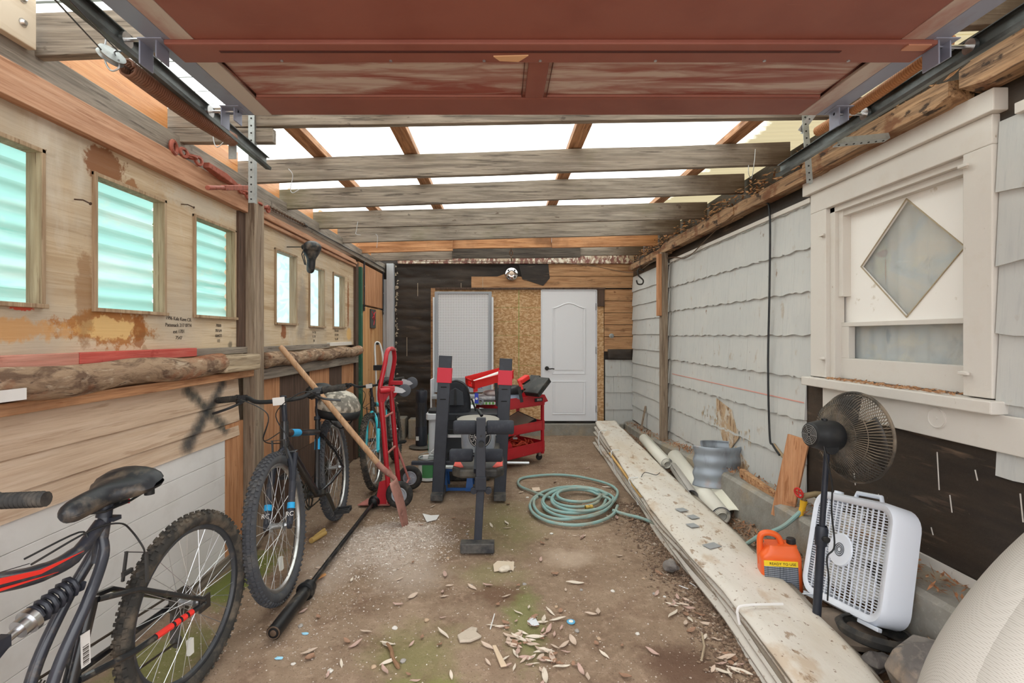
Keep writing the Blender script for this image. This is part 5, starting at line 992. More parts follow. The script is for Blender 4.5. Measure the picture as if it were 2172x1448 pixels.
# black tool chest, backpack on it
t = thing('tool_chest', 'black rolling plastic tool chest behind the left bench upright', 'tool chest', (-.29, 4.95, 0))
b = B(); b.box((-.56, 4.78, .10), (-.02, 5.12, .62)); body = b.build('body', mk('charcoal_chest_plastic', '#24262b', .5), t, bevel=.012)
b = B(); b.box((-.57, 4.77, .58), (-.01, 5.13, .65)); b.build('lid', MATS['charcoal_chest_plastic'], t, bevel=.01); b = B(); b.box((-.50, 4.765, .47), (-.42, 4.785, .50)); b.box((-.50, 4.765, .24), (-.42, 4.785, .27)); b.each('latch', BLKP, t, bevel=.003)
b = B(); b.box((-.56, 4.765, .185), (-.02, 4.785, .20)); b.build('grey_lip', ALU, t); b = B(); [b.prism([(-.50+k*.03, 4.775, .135), (-.485+k*.03, 4.775, .135), (-.475+k*.03, 4.775, .165), (-.49+k*.03, 4.775, .165)], (0, -.004, 0)) for k in range(5)]; b.each('red_slash', REDB, t)
b = B(); b.tube(spline([(-.40, 4.77, .62), (-.40, 4.70, .615), (-.25, 4.69, .625), (-.22, 4.77, .62)], 5), .010, 8); b.build('carry_handle', BLKP, t)
b = B(); b.lathe([(0, -.02), (.05, -.02), (.05, .02), (0, .02)], (-.53, 4.9, .05), (1, 0, 0), 18); b.lathe([(0, -.02), (.05, -.02), (.05, .02), (0, .02)], (-.05, 4.9, .05), (1, 0, 0), 18); b.box((-.5, 4.8, .0), (-.1, 4.86, .1)); b.each('chest_wheel', RUB, t)
t = thing('backpack', 'black mesh backpack sitting on the tool chest', 'backpack', (-.43, 4.95, .65))
def bp_(u, v):
    a = 2*pi*u; ph = v; w = .145*(1-.12*v)*(sqrt(max(0.0, 1-((v-.55)/.452)**2)) if v > .55 else 1); d = .085*(1-.3*v)*(sqrt(max(0, 1-((v-.7)/.302)**2)) if v > .7 else 1)
    ca, sa = cos(a), sin(a); return V((-.435+w*(abs(ca)**.6)*(1 if ca > 0 else -1), 4.94+d*(abs(sa)**.7)*(1 if sa > 0 else -1), .652+.31*v))
b = B(); b.grid(32, 20, bp_); b.box((-.57, 4.87, .651), (-.30, 5.01, .67)); b.build('bag_body', mk('black_nylon', '#202228', .8, layers=[('n', (9, 9, 9), .5, .7, '#34363c', .7)]), t)
b = B(); b.tube(spline([(-.58, 4.86, .68), (-.575, 4.86, .80), (-.53, 4.865, .91), (-.435, 4.875, .955), (-.34, 4.865, .91), (-.295, 4.86, .80), (-.29, 4.86, .68)], 6), .007, 8); b.build('zip_piping', BLKP, t)
b = B(); b.prism([(-.52, 4.85, .72), (-.35, 4.85, .72), (-.36, 4.852, .85), (-.435, 4.86, .89), (-.51, 4.852, .85)], (0, -.008, 0)); b.build('front_pocket', mk('grey_mesh', '#3b3e44', .8), t, bevel=.004); b = B(); b.prism([(-.45, 4.838, .72), (-.42, 4.838, .72), (-.425, 4.84, .88), (-.445, 4.84, .88)], (0, -.006, 0)); b.tube(spline([(-.28, 4.90, .78), (-.25, 4.90, .70), (-.24, 4.91, .66)], 4), .010, 6); b.each('strap', BLKP, t)
# white bin behind left upright, white cooler behind bucket
t = thing('white_bin', 'white plastic bin showing left of the left bench upright', 'bin', (-.75, 5.5, 0)); b = B(); b.rbox((-.785, 5.42, 0), (-.58, 5.68, .50), .04); b.build('body', CONCW, t); b = B(); b.rbox((-.81, 5.39, .48), (-.555, 5.71, .55), .05); b.build('rim_lid', CONCW, t, bevel=.008); b = B(); b.rbox((-.79, 5.41, .55), (-.575, 5.69, .58), .05); b.build('black_liner', BLKP, t)
t = thing('white_cooler', 'flat white cooler top behind the grey bucket lid', 'cooler', (-.1, 5.5, 0)); b = B(); b.box((-.42, 5.56, .0), (-.10, 5.92, .50)); b.build('body', CONCW, t, bevel=.01); b = B(); b.box((-.44, 5.54, .50), (-.08, 5.94, .575)); b.build('lid', CONCW, t, bevel=.012)
b = B(); b.blob((-.135, 5.60, .595), (.022, .022, .020), 3, .1); b.box((-.15, 5.58, .577), (-.10, 5.62, .585)); b.build('black_knob', BLKP, t)
# step stool with papers
t = thing('step_stool', 'small blue plastic step stool under the bench', 'stool', (-.38, 4.5, 0)); BLU = mk('navy_blue_plastic', '#1d4f8c', .45)
b = B(); x0, x1, y0, y1 = -.54, -.24, 4.46, 4.70
b.box((x0+.02, y0+.02, .17), (x1-.02, y1-.02, .20)); b.build('top', BLU, t, bevel=.006)
for (xa, xb_) in ((x0, x0+.07), (x1-.07, x1)): B().prism([(xa, y0, 0), (xb_, y0, 0), (xb_-.01, y0+.02, .175), (xa+.02, y0+.02, .175)], (0, .03, 0)).prism([(xa, y1-.03, 0), (xb_, y1-.03, 0), (xb_-.01, y1-.04, .175), (xa+.02, y1-.04, .175)], (0, .03, 0)).build('leg_panel', BLU, t)
B().box((x0, y0, .005), (x1, y0+.012, .03)).build('lower_rail', BLU, t)
b = B(); b.box((-.53, 4.47, .20), (-.27, 4.69, .212)); b.box((-.52, 4.46, .213), (-.25, 4.66, .222), M=Matrix.Translation((-.38, 4.56, 0)) @ Matrix.Rotation(.15, 4, 'Z') @ Matrix.Translation((.38, -4.56, 0))); tag(b.build('paper_stack', mk('crumpled_white_paper', '#d9dedc', .8, layers=[('n', (12, 12, 12), .6, .7, '#5a8ab4', .8)])), 'white and pale blue papers on the blue step stool', 'papers')
# paint can
c = V((-.70, 4.86, 0)); t = thing('paint_can', 'green and white paint can with wire bail left of the bench', 'paint can', c)
b = B(); b.lathe([(0, 0), (.098, 0), (.100, .006), (.098, .012), (.098, .20)], c, n=32); cb = b.build('can_body', mk('white_can_label', '#dfe0dd', .4), t); b = B(); b.lathe([(.0985, .03), (.0985, .17)], c, n=20, a0=150, a1=300); b.build('green_label', mk('green_label', '#4f8f5a', .5), cb); b = B(); b.lathe([(.098, .195), (.103, .205), (.100, .212), (.088, .208), (.085, .195), (0, .195)], c, n=32); b.tube(spline([c+V((-.1, 0, .17)), c+V((-.08, -.04, .24)), c+V((.03, -.02, .26)), c+V((.1, 0, .17))], 6), .003, 6); b.build('rim_and_bail', GALV, t)
b = B(); b.tube([c+V((-.02, 0, .20)), c+V((.06, .03, .29))], .006, 6); b.box(c+V((-.05, -.03, .198)), c+V((0, .01, .23))); b.build('stir_stick', WBOARD, t)
# tower heater
c = V((-.985, 6.22, 0)); t = thing('tower_heater', 'slim black tower heater on a round base near the back wall', 'heater', c)
b = B(); b.lathe([(0, 0), (.15, 0), (.155, .012), (.13, .022), (0, .03)], c, n=32); b.build('round_base', mk('dusty_dark_base', '#55504a', .6), t)
b = B(); b.lathe([(0, .03), (.072, .03), (.075, .25), (.070, .26), (.070, .58), (.074, .60), (.074, .70), (.066, .715), (0, .715)], c, n=28); b.build('tower_body', BLK, t); b = B(); [b.box(c+V((-.045+.0112*k, -.0735, .27)), c+V((-.042+.0112*k, -.069, .57))) for k in range(9)]; b.build('front_grille', mk('grille_bronze', '#55504a', .4, .5), t); b = B(); b.box(c+V((-.055, -.076, .10)), c+V((-.02, -.071, .15))); b.build('rating_label', WBOARD, t); b = B(); b.tube(spline([c+V((-.02, 0, .70)), c+V((-.02, 0, .735)), c+V((.02, 0, .735)), c+V((.02, 0, .70))], 4), .005, 6); b.build('top_handle', BLKP, t)
c = P(919, 935, 6.0); t = thing('teal_carton', 'small teal carton between the tower heater and the white bin', 'carton', (c.x, c.y, 0)); b = B(); b.box((c.x-.06, 5.98, 0), (c.x+.05, 6.06, .22)); b.build('carton_body', mk('teal_card', '#3c9c88', .6), t, bevel=.003); b = B(); b.box((c.x-.03, 5.974, .14), (c.x+.03, 5.98, .19)); b.build('front_print', BLKP, t)

# pegboard display stand
PGG = mk('light_grey_display', '#a0a3a8', .45); t = thing('pegboard_display', 'tall grey display stand with white pegboard panel against the back wall', 'display stand', (-.5, 6.8, 0)); Yp = 6.88
def bp(px, py, D): return P(px, py, D)
a, c = bp(929, 623, Yp), bp(1036, 801, Yp)
b = B(); b.box((a.x, Yp, c.z), (c.x, Yp+.012, a.z)); peg = b.build('pegboard_panel', mk('pegboard_white', '#e3e3e6', .45), t)
b = B(); nx, nz = 31, 52
for i in range(nx):
    for j in range(nz):
        x = a.x+(c.x-a.x)*(i+.5)/nx; z = c.z+(a.z-c.z)*(j+.5)/nz; r_ = .0052; b.add([(x+r_*cos(k*pi/3), Yp-.0008, z+r_*sin(k*pi/3)) for k in range(6)], [(0, 1, 2, 3, 4, 5)])
b.build('peg_holes', mk('peg_hole', '#5a5c62', .9), peg)
b = B(); w_ = .045
b.box((a.x-w_, Yp-.015, c.z-.03), (a.x, Yp+.03, a.z+.03)); b.box((c.x, Yp-.015, c.z-.03), (c.x+w_, Yp+.03, a.z+.03)); b.box((a.x, Yp-.015, a.z), (c.x, Yp+.03, a.z+.03)); b.box((a.x, Yp-.015, c.z-.03), (c.x, Yp+.03, c.z)); b.build('panel_frame', PGG, t, bevel=.003)
b = B(); b.box((a.x-.065, Yp-.06, 0), (a.x-w_, Yp+.08, a.z-.05)); b.box((c.x+w_, Yp-.06, 0), (c.x+.07, Yp+.08, a.z-.05)); b.box((a.x-.065, Yp-.30, 0), (a.x-w_, Yp-.06, .82)); b.box((c.x+w_, Yp-.30, 0), (c.x+.07, Yp-.06, .82)); b.each('side_post', CONCW, t, bevel=.003)
b = B(); b.prism([(a.x-w_, Yp-.02, .80), (c.x+w_, Yp-.02, .80), (c.x+w_, Yp-.05, .62), (a.x-w_, Yp-.05, .62)], (0, .02, 0)); b.box((a.x-w_, Yp-.31, .56), (c.x+w_, Yp-.02, .60)); b.box((a.x-w_, Yp-.31, .02), (c.x+w_, Yp+.05, .08)); b.each('shelf', PGG, t, bevel=.003)
o = bp(984, 818, Yp-.04); text('Minwax', .10, o+V((.10, -.02, -.005)), (1, 0, 0), (0, .12, 1), mk('sign_blue', '#3a5a94', .5), t, 'sign_lettering')
b = B(); q = bp(966, 816, Yp-.045); b.prism([q+V((-.07, -.01, 0)), q+V((0, -.01, .035)), q+V((.07, -.01, 0)), q+V((0, -.01, -.03))], (0, -.004, 0)); b.build('sign_diamond', mk('sign_green', '#3f9d62', .5), t)
B().box((-.50, Yp-.018, c.z-.045), (-.44, Yp-.010, c.z-.018)).build('catch', mk('brass_catch', '#c29a5e', .4, .4), t)

# red tool cart
t = thing('tool_cart', 'red three tier steel tool cart piled with tools and clothes', 'tool cart', (.12, 5.35, 0)); c0 = V((.02, 5.10, 0)); ux = V((.715, .70, 0)).normalized(); uy = V((-ux.y, ux.x, 0)); LX, LY = .68, .40
M = Matrix((ux, uy, V((0, 0, 1)))).transposed().to_4x4(); M.translation = c0; CM = M
def tray(z, h, nm):
    b = B(); b.box((0, 0, z), (LX, LY, z+.006), M); b.box((0, 0, z), (LX, .006, z+h), M); b.box((0, LY-.006, z), (LX, LY, z+h), M); b.box((0, 0, z), (.006, LY, z+h), M); b.box((LX-.006, 0, z), (LX, LY, z+h), M); return b.build(nm, REDP, t)
tt = tray(.625, .115, 'top_tray'); tray(.345, .105, 'middle_tray'); tray(.10, .12, 'bottom_tray')
b = B(); b.prism([M @ V((LX, .0, .74)), M @ V((LX+.06, .0, .66)), M @ V((LX, .0, .65))], uy*LY); b.build('push_lip', REDP, t)
b = B()
for x in (.012, LX-.03):
    for y in (.0, LY-.02): b.box((x-.012, y-.003, .08), (x+.018, y+.023, .70), M)
b.each('corner_post', REDP, t)
p = M @ V((LX-.12, -.002, .69)); bd = B().box((LX-.17, -.006, .67), (LX-.04, -.001, .71), M).build('name_plate', BLKP, tt); text('EXCEL', .028, M @ V((LX-.095, -.007, .69)), ux, (0, 0, 1), WBOARD, bd, 'plate_lettering')
for x in (.04, LX-.05):
    for y in (.04, LY-.04):
        b = B(); b.lathe([(0, -.012), (.034, -.012), (.038, 0), (.034, .012), (0, .012)], M @ V((x, y, .04)), ux*.4+uy, 18); cs = b.build('caster_wheel', BLKP, t); B().box((x-.02, y-.018, .055), (x+.02, y+.018, .10), M).build('caster_plate', ALU, cs)
def incart(name, label, cat, x, y, z): return thing(name, label, cat, M @ V((x, y, z)))
# clothes
CLO = mk('grey_folded_cloth', '#b4b0b2', .9, layers=[('n', (6, 6, 6), .45, .6, '#7d7f88', .6), ('n', (9, 9, 9), .6, .7, '#d6cfcb', .6)])
def slab(c, rx, ry, rz, rot, seed): 
    R_ = Matrix.Rotation(rot, 3, 'Z'); b = B()
    def f(u, v):
        a = 2*pi*u; ph = pi*v; ca, sa = cos(a), sin(a); sp_ = sin(ph)**.5; p = V((rx*sp_*(abs(ca)**.55)*(1 if ca > 0 else -1), ry*sp_*(abs(sa)**.55)*(1 if sa > 0 else -1), rz*cos(ph)))
        return V(c)+R_ @ (p*(1+.14*mn.noise(p*14+V((seed, 0, 0)))))
    return b.grid(28, 12, f)
cz = .745
tag(slab((-.09, 5.28, cz+.0), .16, .13, .035, .2, 1).build('folded_shirt', CLO), 'pale grey folded shirt drooping over the left end of the red cart', 'clothing')
tag(slab((-.02, 5.30, cz+.045), .15, .12, .03, .3, 2).build('folded_trousers', mk('pinkish_grey_cloth', '#b9aaa6', .9, layers=[('n', (8, 8, 8), .45, .6, '#8d8688', .6)])), 'pinkish grey folded trousers under the red tray', 'clothing')
tag(slab((.13, 5.34, cz+.0), .11, .10, .04, .6, 3).build('blue_cloth', mk('blue_grey_cloth', '#8f99ad', .9, layers=[('n', (9, 9, 9), .45, .6, '#5d6678', .7)])), 'blue grey cloth between the black bag and cart edge', 'clothing')
tag(slab((.12, 5.33, cz+.075), .12, .11, .05, .5, 4).build('black_bag', mk('black_vinyl_bag', '#26272b', .4, layers=[('n', (9, 9, 9), .5, .7, '#4d4f56', .7)])), 'shiny black soft bag behind the right bench upright', 'bag')
b = B(); b.box((-.36, 5.17, .680), (.0, 5.40, .712)); q = tag(b.build('white_box_lid', WBOARD, bevel=.003), 'flat white box under the clothes with green tape edge', 'box'); B().box((-.35, 5.167, .684), (-.02, 5.17, .708)).build('green_tape', mk('green_tape_print', '#6cb84a', .5, layers=[('w', 'X', 9, '#dfe6da', .6)]), q)
# red tray with tubes
t2 = thing('carry_tray', 'bright red plastic carry tray tilted on top of the clothes', 'tray', (-.05, 5.2, .84)); ca = P(1006, 808, 5.05); cb_ = P(1089, 786, 5.35); ex = (cb_-ca).normalized(); ey = V((-.62, .75, .12)); ey = (ey-ex*ey.dot(ex)).normalized(); ez = ex.cross(ey); TM = Matrix((ex, ey, ez)).transposed().to_4x4(); TM.translation = ca-ez*.0; TL = (cb_-ca).length; TW = .17
b = B(); th = .006; b.box((0, 0, -.085), (TL, TW, -.08), TM); b.box((0, 0, -.08), (TL, th, 0), TM); b.box((0, TW-th, -.08), (TL, TW, .015), TM); b.box((TL-th, 0, -.08), (TL, TW, .0), TM); b.box((0, 0, -.08), (th, .05, 0), TM); b.box((0, TW-.05, -.08), (th, TW, 0), TM); b.box((0, 0, -.02), (th, TW, 0), TM); b.box((0, 0, -.085), (th, TW, -.07), TM); b.box((-.006, -.006, -.004), (TL+.006, .0, .004), TM); b.box((-.02, -.006, -.115), (.03, .0, -.08), TM); b.build('tray_body', REDB, t2)
b = B(); b.tube([TM @ V((.05, .09, -.045)), TM @ V((TL-.06, .10, -.02))], .024, 14); b.tube([TM @ V((.05, .09, -.045)), TM @ V((.02, .085, -.047))], [.012, .006], 8); tag(b.build('caulk_tube', WBOARD), 'white caulk tube lying in the red carry tray', 'tube')
b = B(); b.tube([TM @ V((.11, .045, -.055)), TM @ V((.15, .04, -.02))], [.022, .012], 10); tag(b.build('cream_bottle', mk('cream_plastic', '#e3c49a', .5)), 'small cream bottle in front of the caulk tube in red tray', 'bottle')
b = B(); b.tube([TM @ V((.16, .05, -.04)), TM @ V((.30, .05, -.03))], .012, 10); tag(b.build('paint_brush', mk('green_pen', '#6d9a6a', .5)), 'thin green and white tool in the red carry tray', 'tool')
# straps
for nm, pts, lb in (('s', [(1052, 812), (1053, 830), (1055, 861)], 'black webbing strap hanging over the cart left of the right upright'), ('s', [(1101, 820), (1104, 838), (1107, 853)], 'black webbing strap hanging over the cart front edge right of the upright')):
    b = B(); pp = [P(x, y, 5.04 if x < 1080 else 5.16) for x, y in pts]
    for i in range(2): b.beam(pp[i], pp[i+1], .034, .004, up=(0, 1, 0))
    tag(b.build('webbing_strap', BLKP), lb, 'strap')
t2 = thing('tape_roll', 'clear round tape roll on a blue card hanging at the cart corner', 'tape', P(1016, 850, 5.0)); c = P(1019, 851, 5.02); b = B(); b.lathe([(.016, -.012), (.036, -.012), (.036, .012), (.016, .012), (.016, -.012)], c, (0, 1, 0), 24); b.build('roll', mk('grey_film', '#7d7f86', .3), t2); b = B(); c = P(1011, 845, 5.0); b.box(c+V((-.020, -.004, -.05)), c+V((.018, .0, .055))); b.build('blue_card', mk('ultramarine_card', '#3545b8', .5), t2); b = B(); b.disc(c+V((-.001, -.005, .0)), (0, 1, 0), .013, .002, 18); b.build('white_print', WBOARD, t2)
# black cases, drill
def caseobj(px, py, D, L_, w, h, ang, label, dirx=None):
    c = P(px, py, D); t3 = thing('tool_case', label, 'tool case', c); ex_ = (ux*cos(ang)+V((0, 0, 1))*sin(ang)).normalized(); n_ = ex_.cross(uy)*-1; Mx = Matrix((ex_, uy, n_)).transposed().to_4x4(); Mx.translation = c
    if Mx.to_3x3().determinant() < 0: n_ = -n_; Mx = Matrix((ex_, uy, n_)).transposed().to_4x4(); Mx.translation = c
    CS = mk('black_case_plastic', '#2b2b2a', .5, layers=[('n', (9, 9, 9), .5, .7, '#56514a', .6)]); B().box((-L_/2, -w/2, -h/2), (L_/2, w/2, -.003), Mx).build('lower_shell', CS, t3, bevel=.006); B().box((-L_/2, -w/2, .003), (L_/2, w/2, h/2), Mx).build('upper_shell', CS, t3, bevel=.006); B().box((-L_/2+.003, -w/2+.003, -.003), (L_/2-.003, w/2-.003, .003), Mx).build('seam', BLKP, t3); return t3
caseobj(1140, 820, 5.38, .25, .20, .06, radians(38), 'black hard case tilted on the right end of the cart top'); caseobj(1127, 812, 5.55, .22, .14, .035, radians(42), 'thin black hard case behind the tilted case on the cart top')
t2 = thing('battery_charger', 'red power tool lying on the cart beside the black cases', 'power tool', P(1110, 810, 5.3)); c = P(1111, 803, 5.32); b = B(); b.beam(c-ux*.07+V((0, 0, -.03)), c+ux*.06+V((0, 0, .02)), .07, .05); b.build('tool_body', REDB, t2, bevel=.012); b = B(); b.beam(c-ux*.03+V((0, 0, -.05)), c+ux*.07+V((0, 0, -.012)), .06, .025); b.build('black_base', BLKP, t2, bevel=.004); b = B(); c = P(1103, 816, 5.2); b.beam(c+V((-.01, 0, .05)), c+V((.02, 0, -.05)), .04, .035); b.build('battery_grip', REDB, t2, bevel=.006)
t2 = incart('parts_tray', 'open black case lid with a dusty grey panel on the middle cart shelf', 'case', .3, .2, .36); R2 = M @ Matrix.Translation((.36, .20, .42)) @ Matrix.Rotation(-.30, 4, 'Y') @ Matrix.Rotation(.25, 4, 'X'); b = B(); b.box((-.26, -.14, -.035), (.26, .14, .0), R2); b.build('case_shell', BLKP, t2, bevel=.006); b = B(); b.box((-.235, -.12, .0), (.235, .12, .006), R2); b.build('grey_panel', mk('dusty_grey_panel', '#8d8478', .6, layers=[('n', (6, 6, 6), .5, .7, '#b09078', .6)]), t2)
t2 = incart('red_bag', 'red fabric tool bag with black strap on the bottom cart shelf', 'bag', .1, .12, .11); c = M @ V((.13, .14, .20)); slab(c, .11, .10, .09, .7, 9).build('bag_body', mk('red_fabric', '#c4202c', .85), t2); b = B(); b.tube(spline([c+V((-.05, -.08, .085)), c+V((-.01, -.11, .10)), c+V((.05, -.09, .085)), c+V((.04, -.11, .0)), c+V((.05, -.11, -.04))], 5), .014, 8); b.box(c+V((-.07, -.09, .06)), c+V((.06, .03, .105))); b.build('bag_strap', BLKP, t2)
b = B(); random.seed(3); c = M @ V((.43, .17, .16)); ORC = mk('orange_cord', '#e2573c', .5)
pts = []
for i in range(150):
    a = i*.42+random.uniform(-.1, .1); rr = .11+.045*sin(i*.37)+random.uniform(-.012, .012); e = ux*cos(a)*rr*1.25+uy*sin(a)*rr; pts.append(c+e+V((0, 0, .0+.10*(i/150)+.02*sin(i*1.7)-.03)))
b.tube(spline(pts, 2), .0055, 5); tag(b.build('extension_cord', ORC), 'tangled orange extension cord heaped on the bottom cart shelf', 'cord')
b = B(); c = M @ V((.36, .16, .27)); b.box(c+V((-.02, -.01, -.01)), c+V((.03, .01, .01)), Matrix.Identity(4)); tag(b.build('cord_plug', WBOARD, bevel=.004), 'white plug on top of the orange cord heap', 'plug')

# garden hose
HOSE = mk('green_grey_hose', '#86a8a4', .5, layers=[('n', (7, 7, 7), .45, .65, '#9a9280', .7)]); t = thing('garden_hose', 'coiled pale green garden hose on the dirt floor', 'hose', (.6, 4.15, 0))
def hp(x, y, z=0): p = G(x, y, .013); return V((p.x, p.y, .016+z+max(0, gz(p.x, p.y))*.6))
b = B()
big = [(1235, 1067), (1200, 1062), (1160, 1054), (1128, 1042), (1104, 1032), (1099, 1022), (1108, 1014), (1140, 1009), (1180, 1007), (1220, 1010), (1260, 1018), (1290, 1027), (1306, 1037), (1310, 1052), (1298, 1072), (1280, 1088), (1240, 1100), (1190, 1106), (1150, 1096), (1134, 1080), (1133, 1064), (1140, 1058)]
b.tube(spline([hp(x, y, .0 if i < 13 else .014) for i, (x, y) in enumerate(big)], 6), .012, 8)
def loop(cx, cy, rx, ry, n, ph=0): return [(cx+rx*cos(ph+2*pi*i/n), cy+ry*sin(ph+2*pi*i/n)) for i in range(n)]
seq = []
for k, (cx, cy, rx, ry) in enumerate(((1217, 1073, 93, 41), (1222, 1068, 72, 33), (1218, 1067, 66, 26), (1222, 1063, 50, 19), (1232, 1068, 62, 25), (1228, 1060, 46, 15))): seq += [hp(x, y, .008*k) for x, y in loop(cx, cy, rx, ry, 14)]
b.tube(spline(seq, 4), .012, 8); b.build('hose_coil', HOSE, t)
b = B(); b.tube(spline([hp(1300, 1083), hp(1330, 1092), hp(1362, 1100), V((1.2, 3.55, .02)), V((1.45, 3.15, .05)), V((1.50, 2.85, .25)), V((1.62, 2.83, .31)), V((1.735, 2.84, .40))], 8), .012, 8); b.build('hose_run', HOSE, t)
b = B(); c = hp(1249, 1084, .03); d_ = V((1, .25, 0)).normalized(); b.lathe([(.012, -.03), (.017, -.03), (.017, -.008), (.013, -.006), (.013, .004), (.018, .006), (.018, .03), (.012, .03)], c, d_, 14); b.build('brass_coupling', mk('dull_brass', '#c9a85a', .4, .6), t)
b = B(); b.tube([(1.735, 2.84, .40), (1.745, 2.84, .455)], [.014, .020], 12); b.tube([(1.72, 2.838, .36), (1.737, 2.84, .41)], [.013, .018], 12); b.build('yellow_connector', mk('yellow_connector', '#e2b02a', .5), t)
t = thing('garden_faucet', 'old brass wall faucet with a red wheel handle', 'faucet', (1.78, 2.84, .48)); BRS = mk('weathered_brass', '#8b7a5c', .6, .4); b = B(); b.tube([(XR, 2.80, .50), (1.80, 2.82, .50), (1.745, 2.84, .48), (1.745, 2.84, .455)], [.012, .016, .018, .014], 10); b.build('spout_body', BRS, t)
b = B(); c = V((1.715, 2.84, .50)); b.torus(c, (1, .3, .2), .026, .006, 20, 6); [b.tube([c, c+V((0, .026*cos(q), .026*sin(q)))], .004, 5) for q in (0, 1.57, 3.14, 4.7)]; b.tube([c, V((1.76, 2.84, .49))], .006, 6); b.build('wheel_handle', mk('red_valve_paint', '#c8342c', .5), t)

# folded sheet bundle along the right side
TARP = mk('dusty_white_vinyl_sheet', '#d3ccc2', .65, layers=[('n', (3, 1.2, 3), .45, .7, '#c0b19c', .7), ('n', (7, 4, 7), .55, .66, '#b79c7e', .6), ('n', (20, 10, 20), .60, .65, '#8d7052', .75), ('n', (50, 50, 50), .63, .67, '#6d4f36', .8)], bump=((6, 2, 6), .3, .02))
EDGE = mk('weathered_sheet_edges', '#94897b', .8, layers=[('n', (5, .8, 40), .42, .6, '#80705e', .8), ('n', (8, 1.5, 60), .55, .7, '#cfc6b8', .7)], bump=((20, 2, 90), .5, .01))
secs = [(6.5, 1.25, 1.56, .285, 1.226), (5.5, 1.19, 1.55, .235, 1.20), (4.6, 1.136, 1.535, .20, 1.17), (3.9, 1.09, 1.53, .19, 1.15), (3.3, 1.07, 1.525, .18, 1.126), (2.8, 1.07, 1.51, .175, 1.12), (2.4, 1.085, 1.483, .17, 1.117), (2.0, 1.07, 1.43, .165, 1.08), (1.7, 1.05, 1.39, .16, 1.05), (1.2, 1.03, 1.34, .155, 1.03)]
def sec(y):
    for i in range(len(secs)-1):
        a, c = secs[i], secs[i+1]
        if a[0] >= y >= c[0]: k = (a[0]-y)/(a[0]-c[0]); return [a[j]+(c[j]-a[j])*k for j in range(5)]
    return secs[-1] if y < secs[-1][0] else secs[0]
t = thing('vinyl_sheet_bundle', 'long dusty white folded vinyl sheet bundle lying along the right side of the floor', 'bundle', (1.3, 4, 0))
def topf(u, v):
    y = 6.5-5.2*v; _, l, r_, z, bl_ = sec(y); r2 = r_+.025*mn.noise(V((y*2.3, 5, 0)))-.03*ss(.5, 1, u)*0; x = l+(r2-l)*u; zz = z+.012*mn.noise(V((x*3, y*1.5, 0)))+.006*mn.noise(V((x*9, y*6, 0)))-.05*ss(.82, 1.0, u)-.015*ss(.12, 0, u); return V((x+.008*mn.noise(V((0, y*3, 2))), y, zz))
b = B(); b.grid(20, 160, topf); b.build('top_sheet', TARP, t, solid=.012)
random.seed(11)
for k in range(8):
    def lay(u, v, k=k):
        y = 6.49-5.18*v; _, l, r_, z, bl_ = sec(y); f0 = (k+.4)/8.6; x0 = bl_-.028+(l-bl_+.02)*f0+.034*mn.noise(V((y*1.3, k*3.3, 0)))+.018*(k % 2)+.015; zz = z*f0+.010*mn.noise(V((y*1.6, k*1.7, 4))); x = x0+(r_-.02-x0)*min(1, u*1.0)
        droop = .014*ss(.15, 0, u); return V((x, y, zz-droop+.006*mn.noise(V((x*4, y*2, k)))))
    b = B(); b.grid(6, 110, lay); b.build('folded_sheet', EDGE if k % 2 else TARP, t, solid=.016+.006*(k % 3 == 0))
b = B()
for y in (5.9, 5.05, 4.15): _, l, r_, z, bl_ = sec(y); b.tube(spline([(bl_-.012, y-.05, .0), (bl_-.03, y, z*.5), (l-.02, y+.02, z), (l+.06, y+.03, z+.012)], 5), .006, 5)
b.each('plastic_tie', mk('clear_plastic_tie', '#d9d9d6', .3), t)
_, l, r_, z, bl_ = sec(2.22); B().tube(spline([(l-.012, 2.20, z-.05), (l-.012, 2.22, z+.005), (l+.03, 2.225, z+.022), (l+.20, 2.235, z+.022)], 5), .006, 6).build('zip_tie', WBOARD, t)
for px, py, w, lb in ((1446, 1081, .034, 'farthest grey square chip on the white sheet bundle'), (1470, 1096, .03, 'grey chip right of the farthest one on the white bundle'), (1469, 1114, .03, 'third grey chip in the middle of the white bundle'), (1510, 1157, .044, 'largest and nearest grey chip on the white bundle')):
    D_ = 3.0
    for _ in range(6): D_ = F*(H-(sec(D_)[3]+.012))/(py-CY)
    p = P(px, py, D_); b = B(); b.box(p+V((-w, -.03, .0)), p+V((w, .03, .0025)), Matrix.Translation(p) @ Matrix.Rotation(w*9, 4, 'Z') @ Matrix.Translation(-p)); tag(b.build('shingle_chip', mk('grey_chip', '#97999a', .8)), lb, 'chip')
b = B(); b.beam((1.155, 5.2, .17), (1.10, 3.85, .15), .02, .012); b.build('yellow_batten', wood('yellow_batten_wood', '#d9b070', '#b88a4a', '#ecd09a', 'y'), t)
b = B(); b.tube(spline([(1.20, 4.20, .20), (1.25, 4.26, .225), (1.33, 4.22, .215), (1.38, 4.27, .22)], 5), .003, 5); tag(b.build('wire_scrap', BLKP), 'short dark bent wire on the white sheet bundle', 'wire')

